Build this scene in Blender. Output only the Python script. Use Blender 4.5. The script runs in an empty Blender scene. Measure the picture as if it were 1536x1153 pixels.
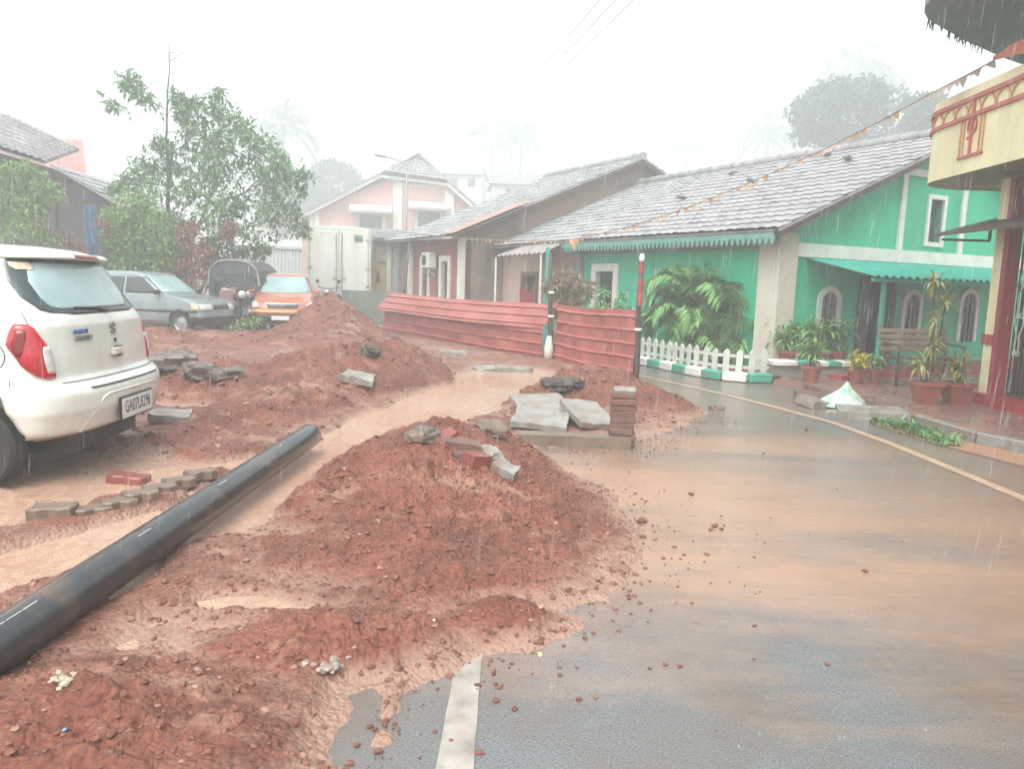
import bpy, math, random, colorsys
import numpy as np
from mathutils import Vector, Matrix, Euler
RND = random.Random(7)
S = bpy.context.scene
COL = S.collection
R_ = math.radians

# ------------------------------------------------------------------ camera
F_PX, PW, PH = 1139.0, 1536.0, 1153.0
PITCH, ROLL, HC = R_(7.7), R_(1.8), 1.42
_f = Vector((0, math.cos(PITCH), -math.sin(PITCH)))
_r0 = Vector((1, 0, 0)); _u0 = Vector((0, math.sin(PITCH), math.cos(PITCH)))
_R = _r0 * math.cos(ROLL) + _u0 * math.sin(ROLL)
_U = -_r0 * math.sin(ROLL) + _u0 * math.cos(ROLL)
CAMP = Vector((0, 0, HC))
def ray(px, py): return _f + _R * ((px - PW / 2) / F_PX) - _U * ((py - PH / 2) / F_PX)
def G(px, py, z=0.0):          # surveyed point on the level z
    d = ray(px, py); return CAMP + d * ((z - HC) / d.z)
def A(px, py, Y):              # surveyed point at distance Y
    d = ray(px, py); return CAMP + d * (Y / d.y)
cam = bpy.data.objects.new('camera', bpy.data.cameras.new('camera')); COL.objects.link(cam)
cam.data.sensor_width = 36; cam.data.lens = 36 * F_PX / PW
cam.data.clip_end = 900; cam.data.clip_start = 0.05
M = Matrix((_R, _U, -_f)).transposed().to_4x4(); M.translation = CAMP
cam.matrix_world = M
S.camera = cam

# ------------------------------------------------------------------ noise
def _hash(ix, iy, seed):
    h = (ix.astype(np.int64) * 374761393 + iy.astype(np.int64) * 668265263 + seed * 974711) & 0x7fffffff
    h = ((h ^ (h >> 13)) * 1274126177) & 0x7fffffff
    return ((h ^ (h >> 16)) & 0xffff) / 65535.0
def vnoise(x, y, seed=0):
    ix = np.floor(x); iy = np.floor(y); fx = x - ix; fy = y - iy
    fx = fx * fx * (3 - 2 * fx); fy = fy * fy * (3 - 2 * fy)
    a = _hash(ix, iy, seed); b = _hash(ix + 1, iy, seed); c = _hash(ix, iy + 1, seed); d = _hash(ix + 1, iy + 1, seed)
    return ((a * (1 - fx) + b * fx) * (1 - fy) + (c * (1 - fx) + d * fx) * fy) * 2 - 1
def fbm(x, y, octv=4, seed=0, gain=.5):
    s = 0 * x; a = 1.0; t = 0
    for k in range(octv):
        s = s + a * vnoise(x * 2 ** k + k * 17.3, y * 2 ** k - k * 9.1, seed + k); t += a; a *= gain
    return s / t

# ------------------------------------------------------------------ mesh builder
class MB:
    def __init__(s): s.v = []; s.f = []; s.mi = []; s.M = None
    def add(s, vs, fs, mi=0, T=None):
        b = len(s.v)
        for p in vs:
            p = Vector(p)
            if T is not None: p = T @ p
            s.v.append(p)
        for f in fs: s.f.append([b + i for i in f]); s.mi.append(mi)
        return s
    def box(s, c, size, rot=(0, 0, 0), mi=0, taper=1.0, bev=0.0):
        hx, hy, hz = size[0] / 2, size[1] / 2, size[2] / 2
        T = Matrix.Translation(Vector(c)) @ Euler(rot).to_matrix().to_4x4()
        if bev <= 0:
            vs = [(-hx, -hy, -hz), (hx, -hy, -hz), (hx, hy, -hz), (-hx, hy, -hz),
                  (-hx * taper, -hy * taper, hz), (hx * taper, -hy * taper, hz), (hx * taper, hy * taper, hz), (-hx * taper, hy * taper, hz)]
            return s.add(vs, [(3, 2, 1, 0), (4, 5, 6, 7), (0, 1, 5, 4), (1, 2, 6, 5), (2, 3, 7, 6), (3, 0, 4, 7)], mi, T)
        b = min(bev, hx * .9, hy * .9, hz * .9)
        def ring(x, y, z, t):
            x *= t; y *= t
            return [(-x + b, -y, z), (x - b, -y, z), (x, -y + b, z), (x, y - b, z), (x - b, y, z), (-x + b, y, z), (-x, y - b, z), (-x, -y + b, z)]
        vs = ring(hx - b, hy - b, -hz, 1) + ring(hx, hy, -hz + b, 1) + ring(hx, hy, hz - b, taper) + ring(hx - b, hy - b, hz, taper)
        fs = [list(range(7, -1, -1)), list(range(24, 32))]
        for k in range(3):
            for i in range(8):
                j = (i + 1) % 8; fs.append((k * 8 + i, k * 8 + j, k * 8 + 8 + j, k * 8 + 8 + i))
        return s.add(vs, fs, mi, T)
    def bar(s, p0, p1, w, h=None, mi=0):
        p0 = Vector(p0); p1 = Vector(p1); d = p1 - p0; h = h or w
        q = d.to_track_quat('X', 'Z')
        T = Matrix.Translation((p0 + p1) / 2) @ q.to_matrix().to_4x4()
        hx, hy, hz = d.length / 2, w / 2, h / 2
        vs = [(-hx, -hy, -hz), (hx, -hy, -hz), (hx, hy, -hz), (-hx, hy, -hz), (-hx, -hy, hz), (hx, -hy, hz), (hx, hy, hz), (-hx, hy, hz)]
        return s.add(vs, [(3, 2, 1, 0), (4, 5, 6, 7), (0, 1, 5, 4), (1, 2, 6, 5), (2, 3, 7, 6), (3, 0, 4, 7)], mi, T)
    def tube(s, pts, r, n=8, mi=0, cap=True):
        pts = [Vector(p) for p in pts]; b = len(s.v)
        rs = r if isinstance(r, (list, tuple)) else [r] * len(pts)
        ref = None
        for i, p in enumerate(pts):
            t = (pts[min(i + 1, len(pts) - 1)] - pts[max(i - 1, 0)])
            if t.length < 1e-9: t = Vector((0, 0, 1))
            t.normalize()
            if ref is None: ref = t.orthogonal().normalized()
            ref = (ref - t * ref.dot(t));
            ref = ref.normalized() if ref.length > 1e-6 else t.orthogonal().normalized()
            bi = t.cross(ref)
            for k in range(n):
                a = 2 * math.pi * k / n
                s.v.append(p + (ref * math.cos(a) + bi * math.sin(a)) * rs[i])
        for i in range(len(pts) - 1):
            for k in range(n):
                k2 = (k + 1) % n
                s.f.append([b + i * n + k, b + i * n + k2, b + (i + 1) * n + k2, b + (i + 1) * n + k]); s.mi.append(mi)
        if cap:
            s.f.append([b + k for k in range(n - 1, -1, -1)]); s.mi.append(mi)
            e = b + (len(pts) - 1) * n; s.f.append([e + k for k in range(n)]); s.mi.append(mi)
        return s
    def lathe(s, prof, c=(0, 0, 0), n=16, mi=0, T=None, cap=True):
        vs = []; fs = []
        for (r, z) in prof:
            for k in range(n):
                a = 2 * math.pi * k / n; vs.append((c[0] + r * math.cos(a), c[1] + r * math.sin(a), c[2] + z))
        for i in range(len(prof) - 1):
            for k in range(n):
                k2 = (k + 1) % n; fs.append((i * n + k, i * n + k2, (i + 1) * n + k2, (i + 1) * n + k))
        if cap:
            fs.append(list(range(n - 1, -1, -1))); e = (len(prof) - 1) * n; fs.append([e + k for k in range(n)])
        return s.add(vs, fs, mi, T)
    def prism(s, poly, y0, y1, mi=0, T=None):   # poly in (x,z), extruded along y
        n = len(poly)
        vs = [(p[0], y0, p[1]) for p in poly] + [(p[0], y1, p[1]) for p in poly]
        fs = [list(range(n)), list(range(2 * n - 1, n - 1, -1))]
        for i in range(n):
            j = (i + 1) % n; fs.append((j, i, n + i, n + j))
        return s.add(vs, fs, mi, T)
    def grid(s, fn, nu, nv, mi=0, T=None, flip=False):
        vs = [fn(i / nu, j / nv) for j in range(nv + 1) for i in range(nu + 1)]
        fs = []
        for j in range(nv):
            for i in range(nu):
                a = j * (nu + 1) + i; q = (a, a + 1, a + nu + 2, a + nu + 1)
                fs.append(q[::-1] if flip else q)
        return s.add(vs, fs, mi, T)
    def clod(s, c, r, rnd, mi=0, sq=.75):
        vs = []
        rz = rnd.uniform(0, 6.28); cz, sz = math.cos(rz), math.sin(rz)
        ax, ay, az = rnd.uniform(.7, 1.3), rnd.uniform(.7, 1.3), rnd.uniform(.6, 1.0) * sq
        for p in ICO_V:
            k = r * rnd.uniform(.72, 1.2); x, y, z = p[0] * k * ax, p[1] * k * ay, p[2] * k * az
            vs.append((c[0] + x * cz - y * sz, c[1] + x * sz + y * cz, c[2] + z))
        return s.add(vs, ICO_F, mi)
    def build(s, name, mats, parent=None, smooth=False, loc=None, rot=None, angle=None):
        me = bpy.data.meshes.new(name)
        me.from_pydata([tuple(p) for p in s.v], [], s.f)
        if not isinstance(mats, (list, tuple)): mats = [mats]
        for m in mats: me.materials.append(m)
        if len(mats) > 1: me.polygons.foreach_set('material_index', s.mi)
        if smooth or angle: me.polygons.foreach_set('use_smooth', [True] * len(me.polygons))
        if angle: me.set_sharp_from_angle(angle=R_(angle))
        me.update()
        o = bpy.data.objects.new(name, me); COL.objects.link(o)
        if parent is not None: o.parent = parent
        if loc is not None: o.location = loc
        if rot is not None: o.rotation_euler = rot
        return o
_t = (1 + 5 ** .5) / 2
ICO_V = [Vector(p).normalized() for p in [(-1, _t, 0), (1, _t, 0), (-1, -_t, 0), (1, -_t, 0), (0, -1, _t), (0, 1, _t), (0, -1, -_t), (0, 1, -_t), (_t, 0, -1), (_t, 0, 1), (-_t, 0, -1), (-_t, 0, 1)]]
ICO_F = [(0, 11, 5), (0, 5, 1), (0, 1, 7), (0, 7, 10), (0, 10, 11), (1, 5, 9), (5, 11, 4), (11, 10, 2), (10, 7, 6), (7, 1, 8), (3, 9, 4), (3, 4, 2), (3, 2, 6), (3, 6, 8), (3, 8, 9), (4, 9, 5), (2, 4, 11), (6, 2, 10), (8, 6, 7), (9, 8, 1)]

def tag(o, label=None, cat=None, group=None, kind=None):
    if label: o['label'] = label
    if cat: o['category'] = cat
    if group: o['group'] = group
    if kind: o['kind'] = kind
    return o
def thing(name, label, cat, loc=(0, 0, 0), rz=0.0, group=None):
    o = bpy.data.objects.new(name, None); COL.objects.link(o)
    o.empty_display_size = .2
    o.location = loc; o.rotation_euler = (0, 0, rz)
    return tag(o, label, cat, group)
def struct(o): o['kind'] = 'structure'; return o
def copy_tree(o, parent=None):
    c = o.copy(); COL.objects.link(c)
    if parent is not None: c.parent = parent
    for ch in [x for x in o.children]: copy_tree(ch, c)
    return c
def text_mesh(name, txt, size, mat, parent, mw, depth=.002, sx=1.0):
    cu = bpy.data.curves.new(name, 'FONT'); cu.body = txt; cu.size = size; cu.extrude = depth
    cu.align_x = 'CENTER'; cu.align_y = 'CENTER'
    t = bpy.data.objects.new(name + '_tmp', cu); COL.objects.link(t)
    dg = bpy.context.evaluated_depsgraph_get()
    me = bpy.data.meshes.new_from_object(t.evaluated_get(dg)); bpy.data.objects.remove(t)
    me.transform(mw @ Matrix.Diagonal((sx, 1, 1, 1))); me.materials.clear(); me.materials.append(mat)
    o = bpy.data.objects.new(name, me); COL.objects.link(o); o.parent = parent
    return o

# ------------------------------------------------------------------ materials
def mat(name, col, col2=None, scale=4.0, rough=.5, rough2=None, bump=.15, bscale=40.0, metal=0.0, spec=.5,
        stretch=(1, 1, 1), contrast=.5, dist=.01, trans=0.0, coat=0.0, dirt=None, dirt_amt=0.0, alpha=1.0):
    m = bpy.data.materials.new(name); m.use_nodes = True
    nt = m.node_tree; N = nt.nodes; L = nt.links
    b = N['Principled BSDF']
    tc = N.new('ShaderNodeTexCoord'); mp = N.new('ShaderNodeMapping'); mp.inputs['Scale'].default_value = stretch
    L.new(tc.outputs['Object'], mp.inputs['Vector'])
    n1 = N.new('ShaderNodeTexNoise'); n1.inputs['Scale'].default_value = scale; n1.inputs['Detail'].default_value = 6; n1.inputs['Roughness'].default_value = .6
    L.new(mp.outputs[0], n1.inputs['Vector'])
    cr = N.new('ShaderNodeValToRGB')
    w = .5 * (1 - contrast) * .5
    cr.color_ramp.elements[0].position = .25 + w * .5; cr.color_ramp.elements[1].position = .75 - w * .5
    if col2 is None: col2 = tuple(c * .72 for c in col)
    cr.color_ramp.elements[0].color = (*col2, 1); cr.color_ramp.elements[1].color = (*col, 1)
    L.new(n1.outputs['Fac'], cr.inputs['Fac'])
    out = cr.outputs['Color']
    if dirt:
        n3 = N.new('ShaderNodeTexNoise'); n3.inputs['Scale'].default_value = scale * .45; n3.inputs['Detail'].default_value = 8; n3.inputs['Roughness'].default_value = .7
        mp3 = N.new('ShaderNodeMapping'); mp3.inputs['Scale'].default_value = (1.6, 1.6, .35); mp3.inputs['Location'].default_value = (3.1, 1.7, .4)
        L.new(tc.outputs['Object'], mp3.inputs['Vector']); L.new(mp3.outputs[0], n3.inputs['Vector'])
        r3 = N.new('ShaderNodeMapRange'); r3.inputs[1].default_value = .5; r3.inputs[2].default_value = .72; r3.inputs[4].default_value = dirt_amt
        L.new(n3.outputs['Fac'], r3.inputs[0])
        mx = N.new('ShaderNodeMixRGB'); mx.inputs[2].default_value = (*dirt, 1)
        L.new(r3.outputs[0], mx.inputs[0]); L.new(out, mx.inputs[1]); out = mx.outputs[0]
    L.new(out, b.inputs['Base Color'])
    rr = N.new('ShaderNodeMapRange'); rr.inputs[3].default_value = rough; rr.inputs[4].default_value = rough2 if rough2 is not None else min(1, rough * 1.3)
    n2 = N.new('ShaderNodeTexNoise'); n2.inputs['Scale'].default_value = bscale; n2.inputs['Detail'].default_value = 5
    L.new(mp.outputs[0], n2.inputs['Vector'])
    L.new(n1.outputs['Fac'], rr.inputs[0]); L.new(rr.outputs[0], b.inputs['Roughness'])
    b.inputs['Metallic'].default_value = metal
    b.inputs['Specular IOR Level'].default_value = spec
    if trans: b.inputs['Transmission Weight'].default_value = trans
    if coat: b.inputs['Coat Weight'].default_value = coat; b.inputs['Coat Roughness'].default_value = .08
    if alpha < 1: b.inputs['Alpha'].default_value = alpha
    if bump > 0:
        bp = N.new('ShaderNodeBump'); bp.inputs['Strength'].default_value = bump; bp.inputs['Distance'].default_value = dist
        L.new(n2.outputs['Fac'], bp.inputs['Height']); L.new(bp.outputs[0], b.inputs['Normal'])
    return m
def leafmat(name, c1, c2, rough=.35, trans=.25):
    m = bpy.data.materials.new(name); m.use_nodes = True; nt = m.node_tree; N = nt.nodes; L = nt.links
    b = N['Principled BSDF']; b.inputs['Roughness'].default_value = rough
    tc = N.new('ShaderNodeTexCoord'); n1 = N.new('ShaderNodeTexNoise'); n1.inputs['Scale'].default_value = 2.2; n1.inputs['Detail'].default_value = 7
    L.new(tc.outputs['Object'], n1.inputs['Vector'])
    gi = N.new('ShaderNodeNewGeometry')
    ad = N.new('ShaderNodeMath'); ad.operation = 'ADD'; ml = N.new('ShaderNodeMath'); ml.operation = 'MULTIPLY'; ml.inputs[1].default_value = .5
    L.new(gi.outputs['Random Per Island'], ml.inputs[0]); L.new(n1.outputs['Fac'], ad.inputs[0]); L.new(ml.outputs[0], ad.inputs[1])
    cr = N.new('ShaderNodeValToRGB'); cr.color_ramp.elements[0].position = .4; cr.color_ramp.elements[1].position = 1.0
    cr.color_ramp.elements[0].color = (*c1, 1); cr.color_ramp.elements[1].color = (*c2, 1)
    L.new(ad.outputs[0], cr.inputs['Fac']); L.new(cr.outputs[0], b.inputs['Base Color'])
    tr = N.new('ShaderNodeBsdfTranslucent'); L.new(cr.outputs[0], tr.inputs['Color'])
    mx = N.new('ShaderNodeMixShader'); mx.inputs[0].default_value = trans
    L.new(b.outputs[0], mx.inputs[1]); L.new(tr.outputs[0], mx.inputs[2]); L.new(mx.outputs[0], N['Material Output'].inputs['Surface'])
    return m
# ------------------------------------------------------------------ ground materials
def nodes(m):
    m.use_nodes = True; nt = m.node_tree; return nt.nodes, nt.links, nt.nodes['Principled BSDF']
def mud_mat(name, sheen=.0, wetlev=True):
    m = bpy.data.materials.new(name); N, L, b = nodes(m)
    tc = N.new('ShaderNodeTexCoord')
    n1 = N.new('ShaderNodeTexNoise'); n1.inputs['Scale'].default_value = 2.3; n1.inputs['Detail'].default_value = 9; n1.inputs['Roughness'].default_value = .68
    n2 = N.new('ShaderNodeTexNoise'); n2.inputs['Scale'].default_value = 42; n2.inputs['Detail'].default_value = 7; n2.inputs['Roughness'].default_value = .7
    n3 = N.new('ShaderNodeTexVoronoi'); n3.inputs['Scale'].default_value = 46
    n4 = N.new('ShaderNodeTexNoise'); n4.inputs['Scale'].default_value = 1.5; n4.inputs['Detail'].default_value = 8; n4.inputs['Roughness'].default_value = .68
    mp4 = N.new('ShaderNodeMapping'); mp4.inputs['Scale'].default_value = (.75, 2.0, 1.0); mp4.inputs['Rotation'].default_value = (0, 0, R_(14)); L.new(tc.outputs['Object'], mp4.inputs[0]); L.new(mp4.outputs[0], n4.inputs['Vector'])
    for n in (n1, n2, n3): L.new(tc.outputs['Object'], n.inputs['Vector'])
    cr = N.new('ShaderNodeValToRGB'); e = cr.color_ramp.elements
    e[0].position = .25; e[0].color = (.085, .029, .018, 1); e[1].position = .78; e[1].color = (.32, .122, .078, 1)
    q = e.new(.5); q.color = (.205, .066, .040, 1)
    L.new(n1.outputs['Fac'], cr.inputs['Fac'])
    cr2 = N.new('ShaderNodeValToRGB'); e = cr2.color_ramp.elements
    e[0].position = .3; e[0].color = (.30, .27, .27, 1); e[1].position = .7; e[1].color = (1.4, 1.35, 1.35, 1)
    L.new(n2.outputs['Fac'], cr2.inputs['Fac'])
    mx = N.new('ShaderNodeMixRGB'); mx.blend_type = 'MULTIPLY'; mx.inputs[0].default_value = .8
    L.new(cr.outputs[0], mx.inputs[1]); L.new(cr2.outputs[0], mx.inputs[2])
    # paler clay washed into the hollows of the surface pattern
    r4 = N.new('ShaderNodeMapRange'); r4.inputs[1].default_value = .55; r4.inputs[2].default_value = .64; r4.inputs[4].default_value = .66
    L.new(n4.outputs['Fac'], r4.inputs[0])
    mx2 = N.new('ShaderNodeMixRGB'); mx2.inputs[2].default_value = (.37, .205, .145, 1)
    L.new(r4.outputs[0], mx2.inputs[0]); L.new(mx.outputs[0], mx2.inputs[1])
    # settled pale slurry in the low places
    ge = N.new('ShaderNodeNewGeometry'); sx = N.new('ShaderNodeSeparateXYZ'); L.new(ge.outputs['Position'], sx.inputs[0])
    n5 = N.new('ShaderNodeTexNoise'); n5.inputs['Scale'].default_value = 7; n5.inputs['Detail'].default_value = 8; n5.inputs['Roughness'].default_value = .7
    L.new(tc.outputs['Object'], n5.inputs['Vector'])
    hz = N.new('ShaderNodeMath'); hz.operation = 'MULTIPLY_ADD'; hz.inputs[1].default_value = -.10; L.new(n5.outputs['Fac'], hz.inputs[0]); L.new(sx.outputs['Z'], hz.inputs[2])
    rz = N.new('ShaderNodeMapRange'); rz.inputs[1].default_value = -.030; rz.inputs[2].default_value = .020; rz.inputs[3].default_value = .85; rz.inputs[4].default_value = 0
    L.new(hz.outputs[0], rz.inputs[0])
    mx3 = N.new('ShaderNodeMixRGB'); mx3.inputs[2].default_value = (.37, .225, .17, 1)
    L.new(rz.outputs[0], mx3.inputs[0]); L.new(mx2.outputs[0], mx3.inputs[1]); L.new(mx3.outputs[0], b.inputs['Base Color'])
    rr = N.new('ShaderNodeMapRange'); rr.inputs[1].default_value = .3; rr.inputs[2].default_value = .7; rr.inputs[3].default_value = .22; rr.inputs[4].default_value = .8
    L.new(n2.outputs['Fac'], rr.inputs[0]); L.new(rr.outputs[0], b.inputs['Roughness'])
    ad = N.new('ShaderNodeMath'); ad.operation = 'SUBTRACT'; L.new(n2.outputs['Fac'], ad.inputs[0]); L.new(n3.outputs['Distance'], ad.inputs[1])
    bp = N.new('ShaderNodeBump'); bp.inputs['Strength'].default_value = .8; bp.inputs['Distance'].default_value = .02
    L.new(ad.outputs[0], bp.inputs['Height']); L.new(bp.outputs[0], b.inputs['Normal'])
    return m
M_MUD = mud_mat('wet_laterite')
def water_mat():
    m = bpy.data.materials.new('muddy_water'); N, L, b = nodes(m)
    tc = N.new('ShaderNodeTexCoord')
    n1 = N.new('ShaderNodeTexNoise'); n1.inputs['Scale'].default_value = .8; n1.inputs['Detail'].default_value = 6
    L.new(tc.outputs['Object'], n1.inputs['Vector'])
    cr = N.new('ShaderNodeValToRGB'); e = cr.color_ramp.elements
    e[0].position = .3; e[0].color = (.42, .225, .145, 1); e[1].position = .7; e[1].color = (.50, .345, .265, 1)
    L.new(n1.outputs['Fac'], cr.inputs['Fac']); L.new(cr.outputs[0], b.inputs['Base Color'])
    b.inputs['Roughness'].default_value = .07; b.inputs['IOR'].default_value = 1.33
    n2 = N.new('ShaderNodeTexNoise'); n2.inputs['Scale'].default_value = 12; n2.inputs['Detail'].default_value = 6; n2.inputs['Distortion'].default_value = .6
    v = N.new('ShaderNodeTexVoronoi'); v.inputs['Scale'].default_value = 11     # rings of rain drops
    s = N.new('ShaderNodeMath'); s.operation = 'MULTIPLY'; s.inputs[1].default_value = 55
    sn = N.new('ShaderNodeMath'); sn.operation = 'SINE'
    for n in (n2, v): L.new(tc.outputs['Object'], n.inputs['Vector'])
    L.new(v.outputs['Distance'], s.inputs[0]); L.new(s.outputs[0], sn.inputs[0])
    ml = N.new('ShaderNodeMath'); ml.operation = 'MULTIPLY_ADD'; ml.inputs[1].default_value = .2
    L.new(sn.outputs[0], ml.inputs[0]); L.new(n2.outputs['Fac'], ml.inputs[2])
    bp = N.new('ShaderNodeBump'); bp.inputs['Strength'].default_value = .8; bp.inputs['Distance'].default_value = .016
    L.new(ml.outputs[0], bp.inputs['Height']); L.new(bp.outputs[0], b.inputs['Normal'])
    return m
M_WATER = water_mat()
def road_mat():
    m = bpy.data.materials.new('wet_asphalt'); N, L, b = nodes(m)
    tc = N.new('ShaderNodeTexCoord'); sp = N.new('ShaderNodeSeparateXYZ'); L.new(tc.outputs['Object'], sp.inputs[0])
    def noise(sc, det, st=(1, 1, 1), rgh=.6):
        mp = N.new('ShaderNodeMapping'); mp.inputs['Scale'].default_value = st
        mp.inputs['Rotation'].default_value = (0, 0, R_(12))
        n = N.new('ShaderNodeTexNoise'); n.inputs['Scale'].default_value = sc; n.inputs['Detail'].default_value = det; n.inputs['Roughness'].default_value = rgh
        L.new(tc.outputs['Object'], mp.inputs[0]); L.new(mp.outputs[0], n.inputs['Vector']); return n
    grain = noise(120, 5); stain = noise(1.1, 7); flow = noise(1.0, 9, (.34, 1.0, 1), .74); band = noise(.55, 5, (.12, 1, 1))
    cr = N.new('ShaderNodeValToRGB'); e = cr.color_ramp.elements
    e[0].position = .35; e[0].color = (.080, .083, .090, 1); e[1].position = .7; e[1].color = (.19, .19, .195, 1)
    L.new(grain.outputs['Fac'], cr.inputs['Fac'])
    st = N.new('ShaderNodeMixRGB'); st.inputs[2].default_value = (.13, .088, .062, 1)
    mr = N.new('ShaderNodeMapRange'); mr.inputs[1].default_value = .42; mr.inputs[2].default_value = .65; mr.inputs[4].default_value = .8
    L.new(stain.outputs['Fac'], mr.inputs[0]); L.new(mr.outputs[0], st.inputs[0]); L.new(cr.outputs[0], st.inputs[1])
    # silt carried by the run-off: a sheet crossing the road, thinner near the camera and far off
    yr = N.new('ShaderNodeValToRGB'); mpy = N.new('ShaderNodeMapRange'); mpy.inputs[1].default_value = 0; mpy.inputs[2].default_value = 14
    L.new(sp.outputs['Y'], mpy.inputs[0]); L.new(mpy.outputs[0], yr.inputs['Fac'])
    e = yr.color_ramp.elements; e[0].position = .17; e[0].color = (.0, .0, .0, 1); e[1].position = .27; e[1].color = (.72, .72, .72, 1)
    for p, c in ((.40, .95), (.455, .42), (.485, .85), (.53, .25), (.6, .42), (.75, .3), (1.0, .25)):
        q = e.new(p); q.color = (c, c, c, 1)
    fm = N.new('ShaderNodeMath'); fm.operation = 'MULTIPLY_ADD'; fm.inputs[1].default_value = 2.6; fm.inputs[2].default_value = -1.25
    L.new(flow.outputs['Fac'], fm.inputs[0])
    bm = N.new('ShaderNodeMath'); bm.operation = 'MULTIPLY_ADD'; bm.inputs[1].default_value = 1.2; bm.inputs[2].default_value = -.6
    L.new(band.outputs['Fac'], bm.inputs[0])
    a1 = N.new('ShaderNodeMath'); a1.operation = 'ADD'; L.new(fm.outputs[0], a1.inputs[0]); L.new(yr.outputs[0], a1.inputs[1])
    a2 = N.new('ShaderNodeMath'); a2.operation = 'ADD'; a2.use_clamp = True; L.new(a1.outputs[0], a2.inputs[0]); L.new(bm.outputs[0], a2.inputs[1])
    # less silt on the far right lane
    xr = N.new('ShaderNodeMapRange'); xr.inputs[1].default_value = 1.2; xr.inputs[2].default_value = 3.6; xr.inputs[3].default_value = .85; xr.inputs[4].default_value = .45
    L.new(sp.outputs['X'], xr.inputs[0])
    a3 = N.new('ShaderNodeMath'); a3.operation = 'MULTIPLY'; L.new(a2.outputs[0], a3.inputs[0]); L.new(xr.outputs[0], a3.inputs[1])
    fx = N.new('ShaderNodeMixRGB'); fx.inputs[2].default_value = (.42, .235, .145, 1)
    L.new(a3.outputs[0], fx.inputs[0]); L.new(st.outputs[0], fx.inputs[1]); L.new(fx.outputs[0], b.inputs['Base Color'])
    rr = N.new('ShaderNodeMapRange'); rr.inputs[3].default_value = .17; rr.inputs[4].default_value = .11
    L.new(a2.outputs[0], rr.inputs[0]); L.new(rr.outputs[0], b.inputs['Roughness'])
    b.inputs['Specular IOR Level'].default_value = .85
    rip = noise(19, 6, (.6, 1, 1), .7)
    v = N.new('ShaderNodeTexVoronoi'); v.inputs['Scale'].default_value = 17; L.new(tc.outputs['Object'], v.inputs['Vector'])
    ad = N.new('ShaderNodeMath'); ad.operation = 'ADD'; L.new(rip.outputs['Fac'], ad.inputs[0])
    g2 = N.new('ShaderNodeMath'); g2.operation = 'MULTIPLY'; g2.inputs[1].default_value = .6; L.new(grain.outputs['Fac'], g2.inputs[0])
    L.new(g2.outputs[0], ad.inputs[1])
    bp = N.new('ShaderNodeBump'); bp.inputs['Strength'].default_value = .42; bp.inputs['Distance'].default_value = .014
    L.new(ad.outputs[0], bp.inputs['Height']); L.new(bp.outputs[0], b.inputs['Normal'])
    return m
M_ROAD = road_mat()
M_EARTH = mat('damp_earth', (.20, .12, .085), (.12, .075, .055), scale=.8, rough=.35, bump=.4, bscale=9, dist=.05)

# ------------------------------------------------------------------ ground sheets
def poly_sheet(name, pts, z, m):
    return MB().add([(x, y, z) for x, y in pts], [list(range(len(pts)))]).build(name, m)
g = MB(); g.grid(lambda u, v: (-300 + 600 * u, -120 + 620 * v, -.16), 12, 12); struct(g.build('ground', M_EARTH))
ROAD_L = [(-.75, -3), (-.75, 1.5), (-.75, 2.6), (-.1, 3.3), (.1, 4.2), (.1, 5.0), (-.35, 5.9), (.05, 6.6), (.75, 7.3), (1.1, 8.2), (1.5, 10.2), (1.65, 11.4), (.55, 14.2), (-3.9, 20.4), (-3.9, 46)]
ROAD_R = [(9, 46), (9, 21), (5.2, 14.6), (4.7, 12.3), (4.3, 11.35), (4.25, 9.5), (4.15, 8.4), (4.15, 7.4), (4.6, 6.4), (5.6, 4.8), (6.6, 2.0), (7.2, -3)]
struct(poly_sheet('road', ROAD_L + ROAD_R, 0.0, M_ROAD))
WATER_P = [(-16, 1.0)] + [(x + .12, y) for x, y in ROAD_L[1:14]] + [(-3.9, 23), (-16, 23)]
struct(poly_sheet('water', WATER_P, 0.008, M_WATER))

# ------------------------------------------------------------------ dug earth
def seg_dist(x, y, pl):
    d = np.full(x.shape, 1e9); t_best = np.zeros(x.shape)
    for k in range(len(pl) - 1):
        (ax, ay), (bx, by) = pl[k][:2], pl[k + 1][:2]
        dx, dy = bx - ax, by - ay; t = np.clip(((x - ax) * dx + (y - ay) * dy) / (dx * dx + dy * dy), 0, 1)
        q = np.hypot(x - ax - t * dx, y - ay - t * dy); sel = q < d
        d = np.where(sel, q, d); t_best = np.where(sel, k + t, t_best)
    return d, t_best
def sdf(x, y, poly):
    d, _ = seg_dist(x, y, poly + [poly[0]])
    ins = np.zeros(x.shape, bool); n = len(poly)
    for i in range(n):
        (x0, y0), (x1, y1) = poly[i], poly[(i + 1) % n]
        c = ((y0 > y) != (y1 > y)) & (x < (x1 - x0) * (y - y0) / (y1 - y0 + 1e-12) + x0); ins ^= c
    return np.where(ins, d, -d)
MUD_P = [(-.58, 1.2), (-.47, 1.9), (-.40, 2.25), (-.37, 2.62), (-.08, 2.68), (.08, 2.74), (.33, 3.25), (.62, 3.75), (.76, 4.25), (.70, 5.0), (.22, 5.75), (.06, 6.4), (1.05, 6.65), (1.55, 7.4), (2.05, 8.2), (2.15, 9.3), (1.75, 11.25), (.73, 14.0), (-3.6, 20.2), (-6.4, 19.2), (-8, 21), (-17, 21), (-17, 1.2)]
CHANNEL = [(-2.6, 2.9, .25), (-1.75, 4.3, .42), (-1.42, 5.6, .42), (-1.12, 7.0, .56), (-.70, 8.5, .70), (-.18, 10.2, .78), (-.05, 11.7, .85)]
CH2 = [(-3.9, 3.2, .35), (-3.0, 4.3, .5), (-2.45, 5.0, .3), (-2.0, 5.55, .18)]
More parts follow.
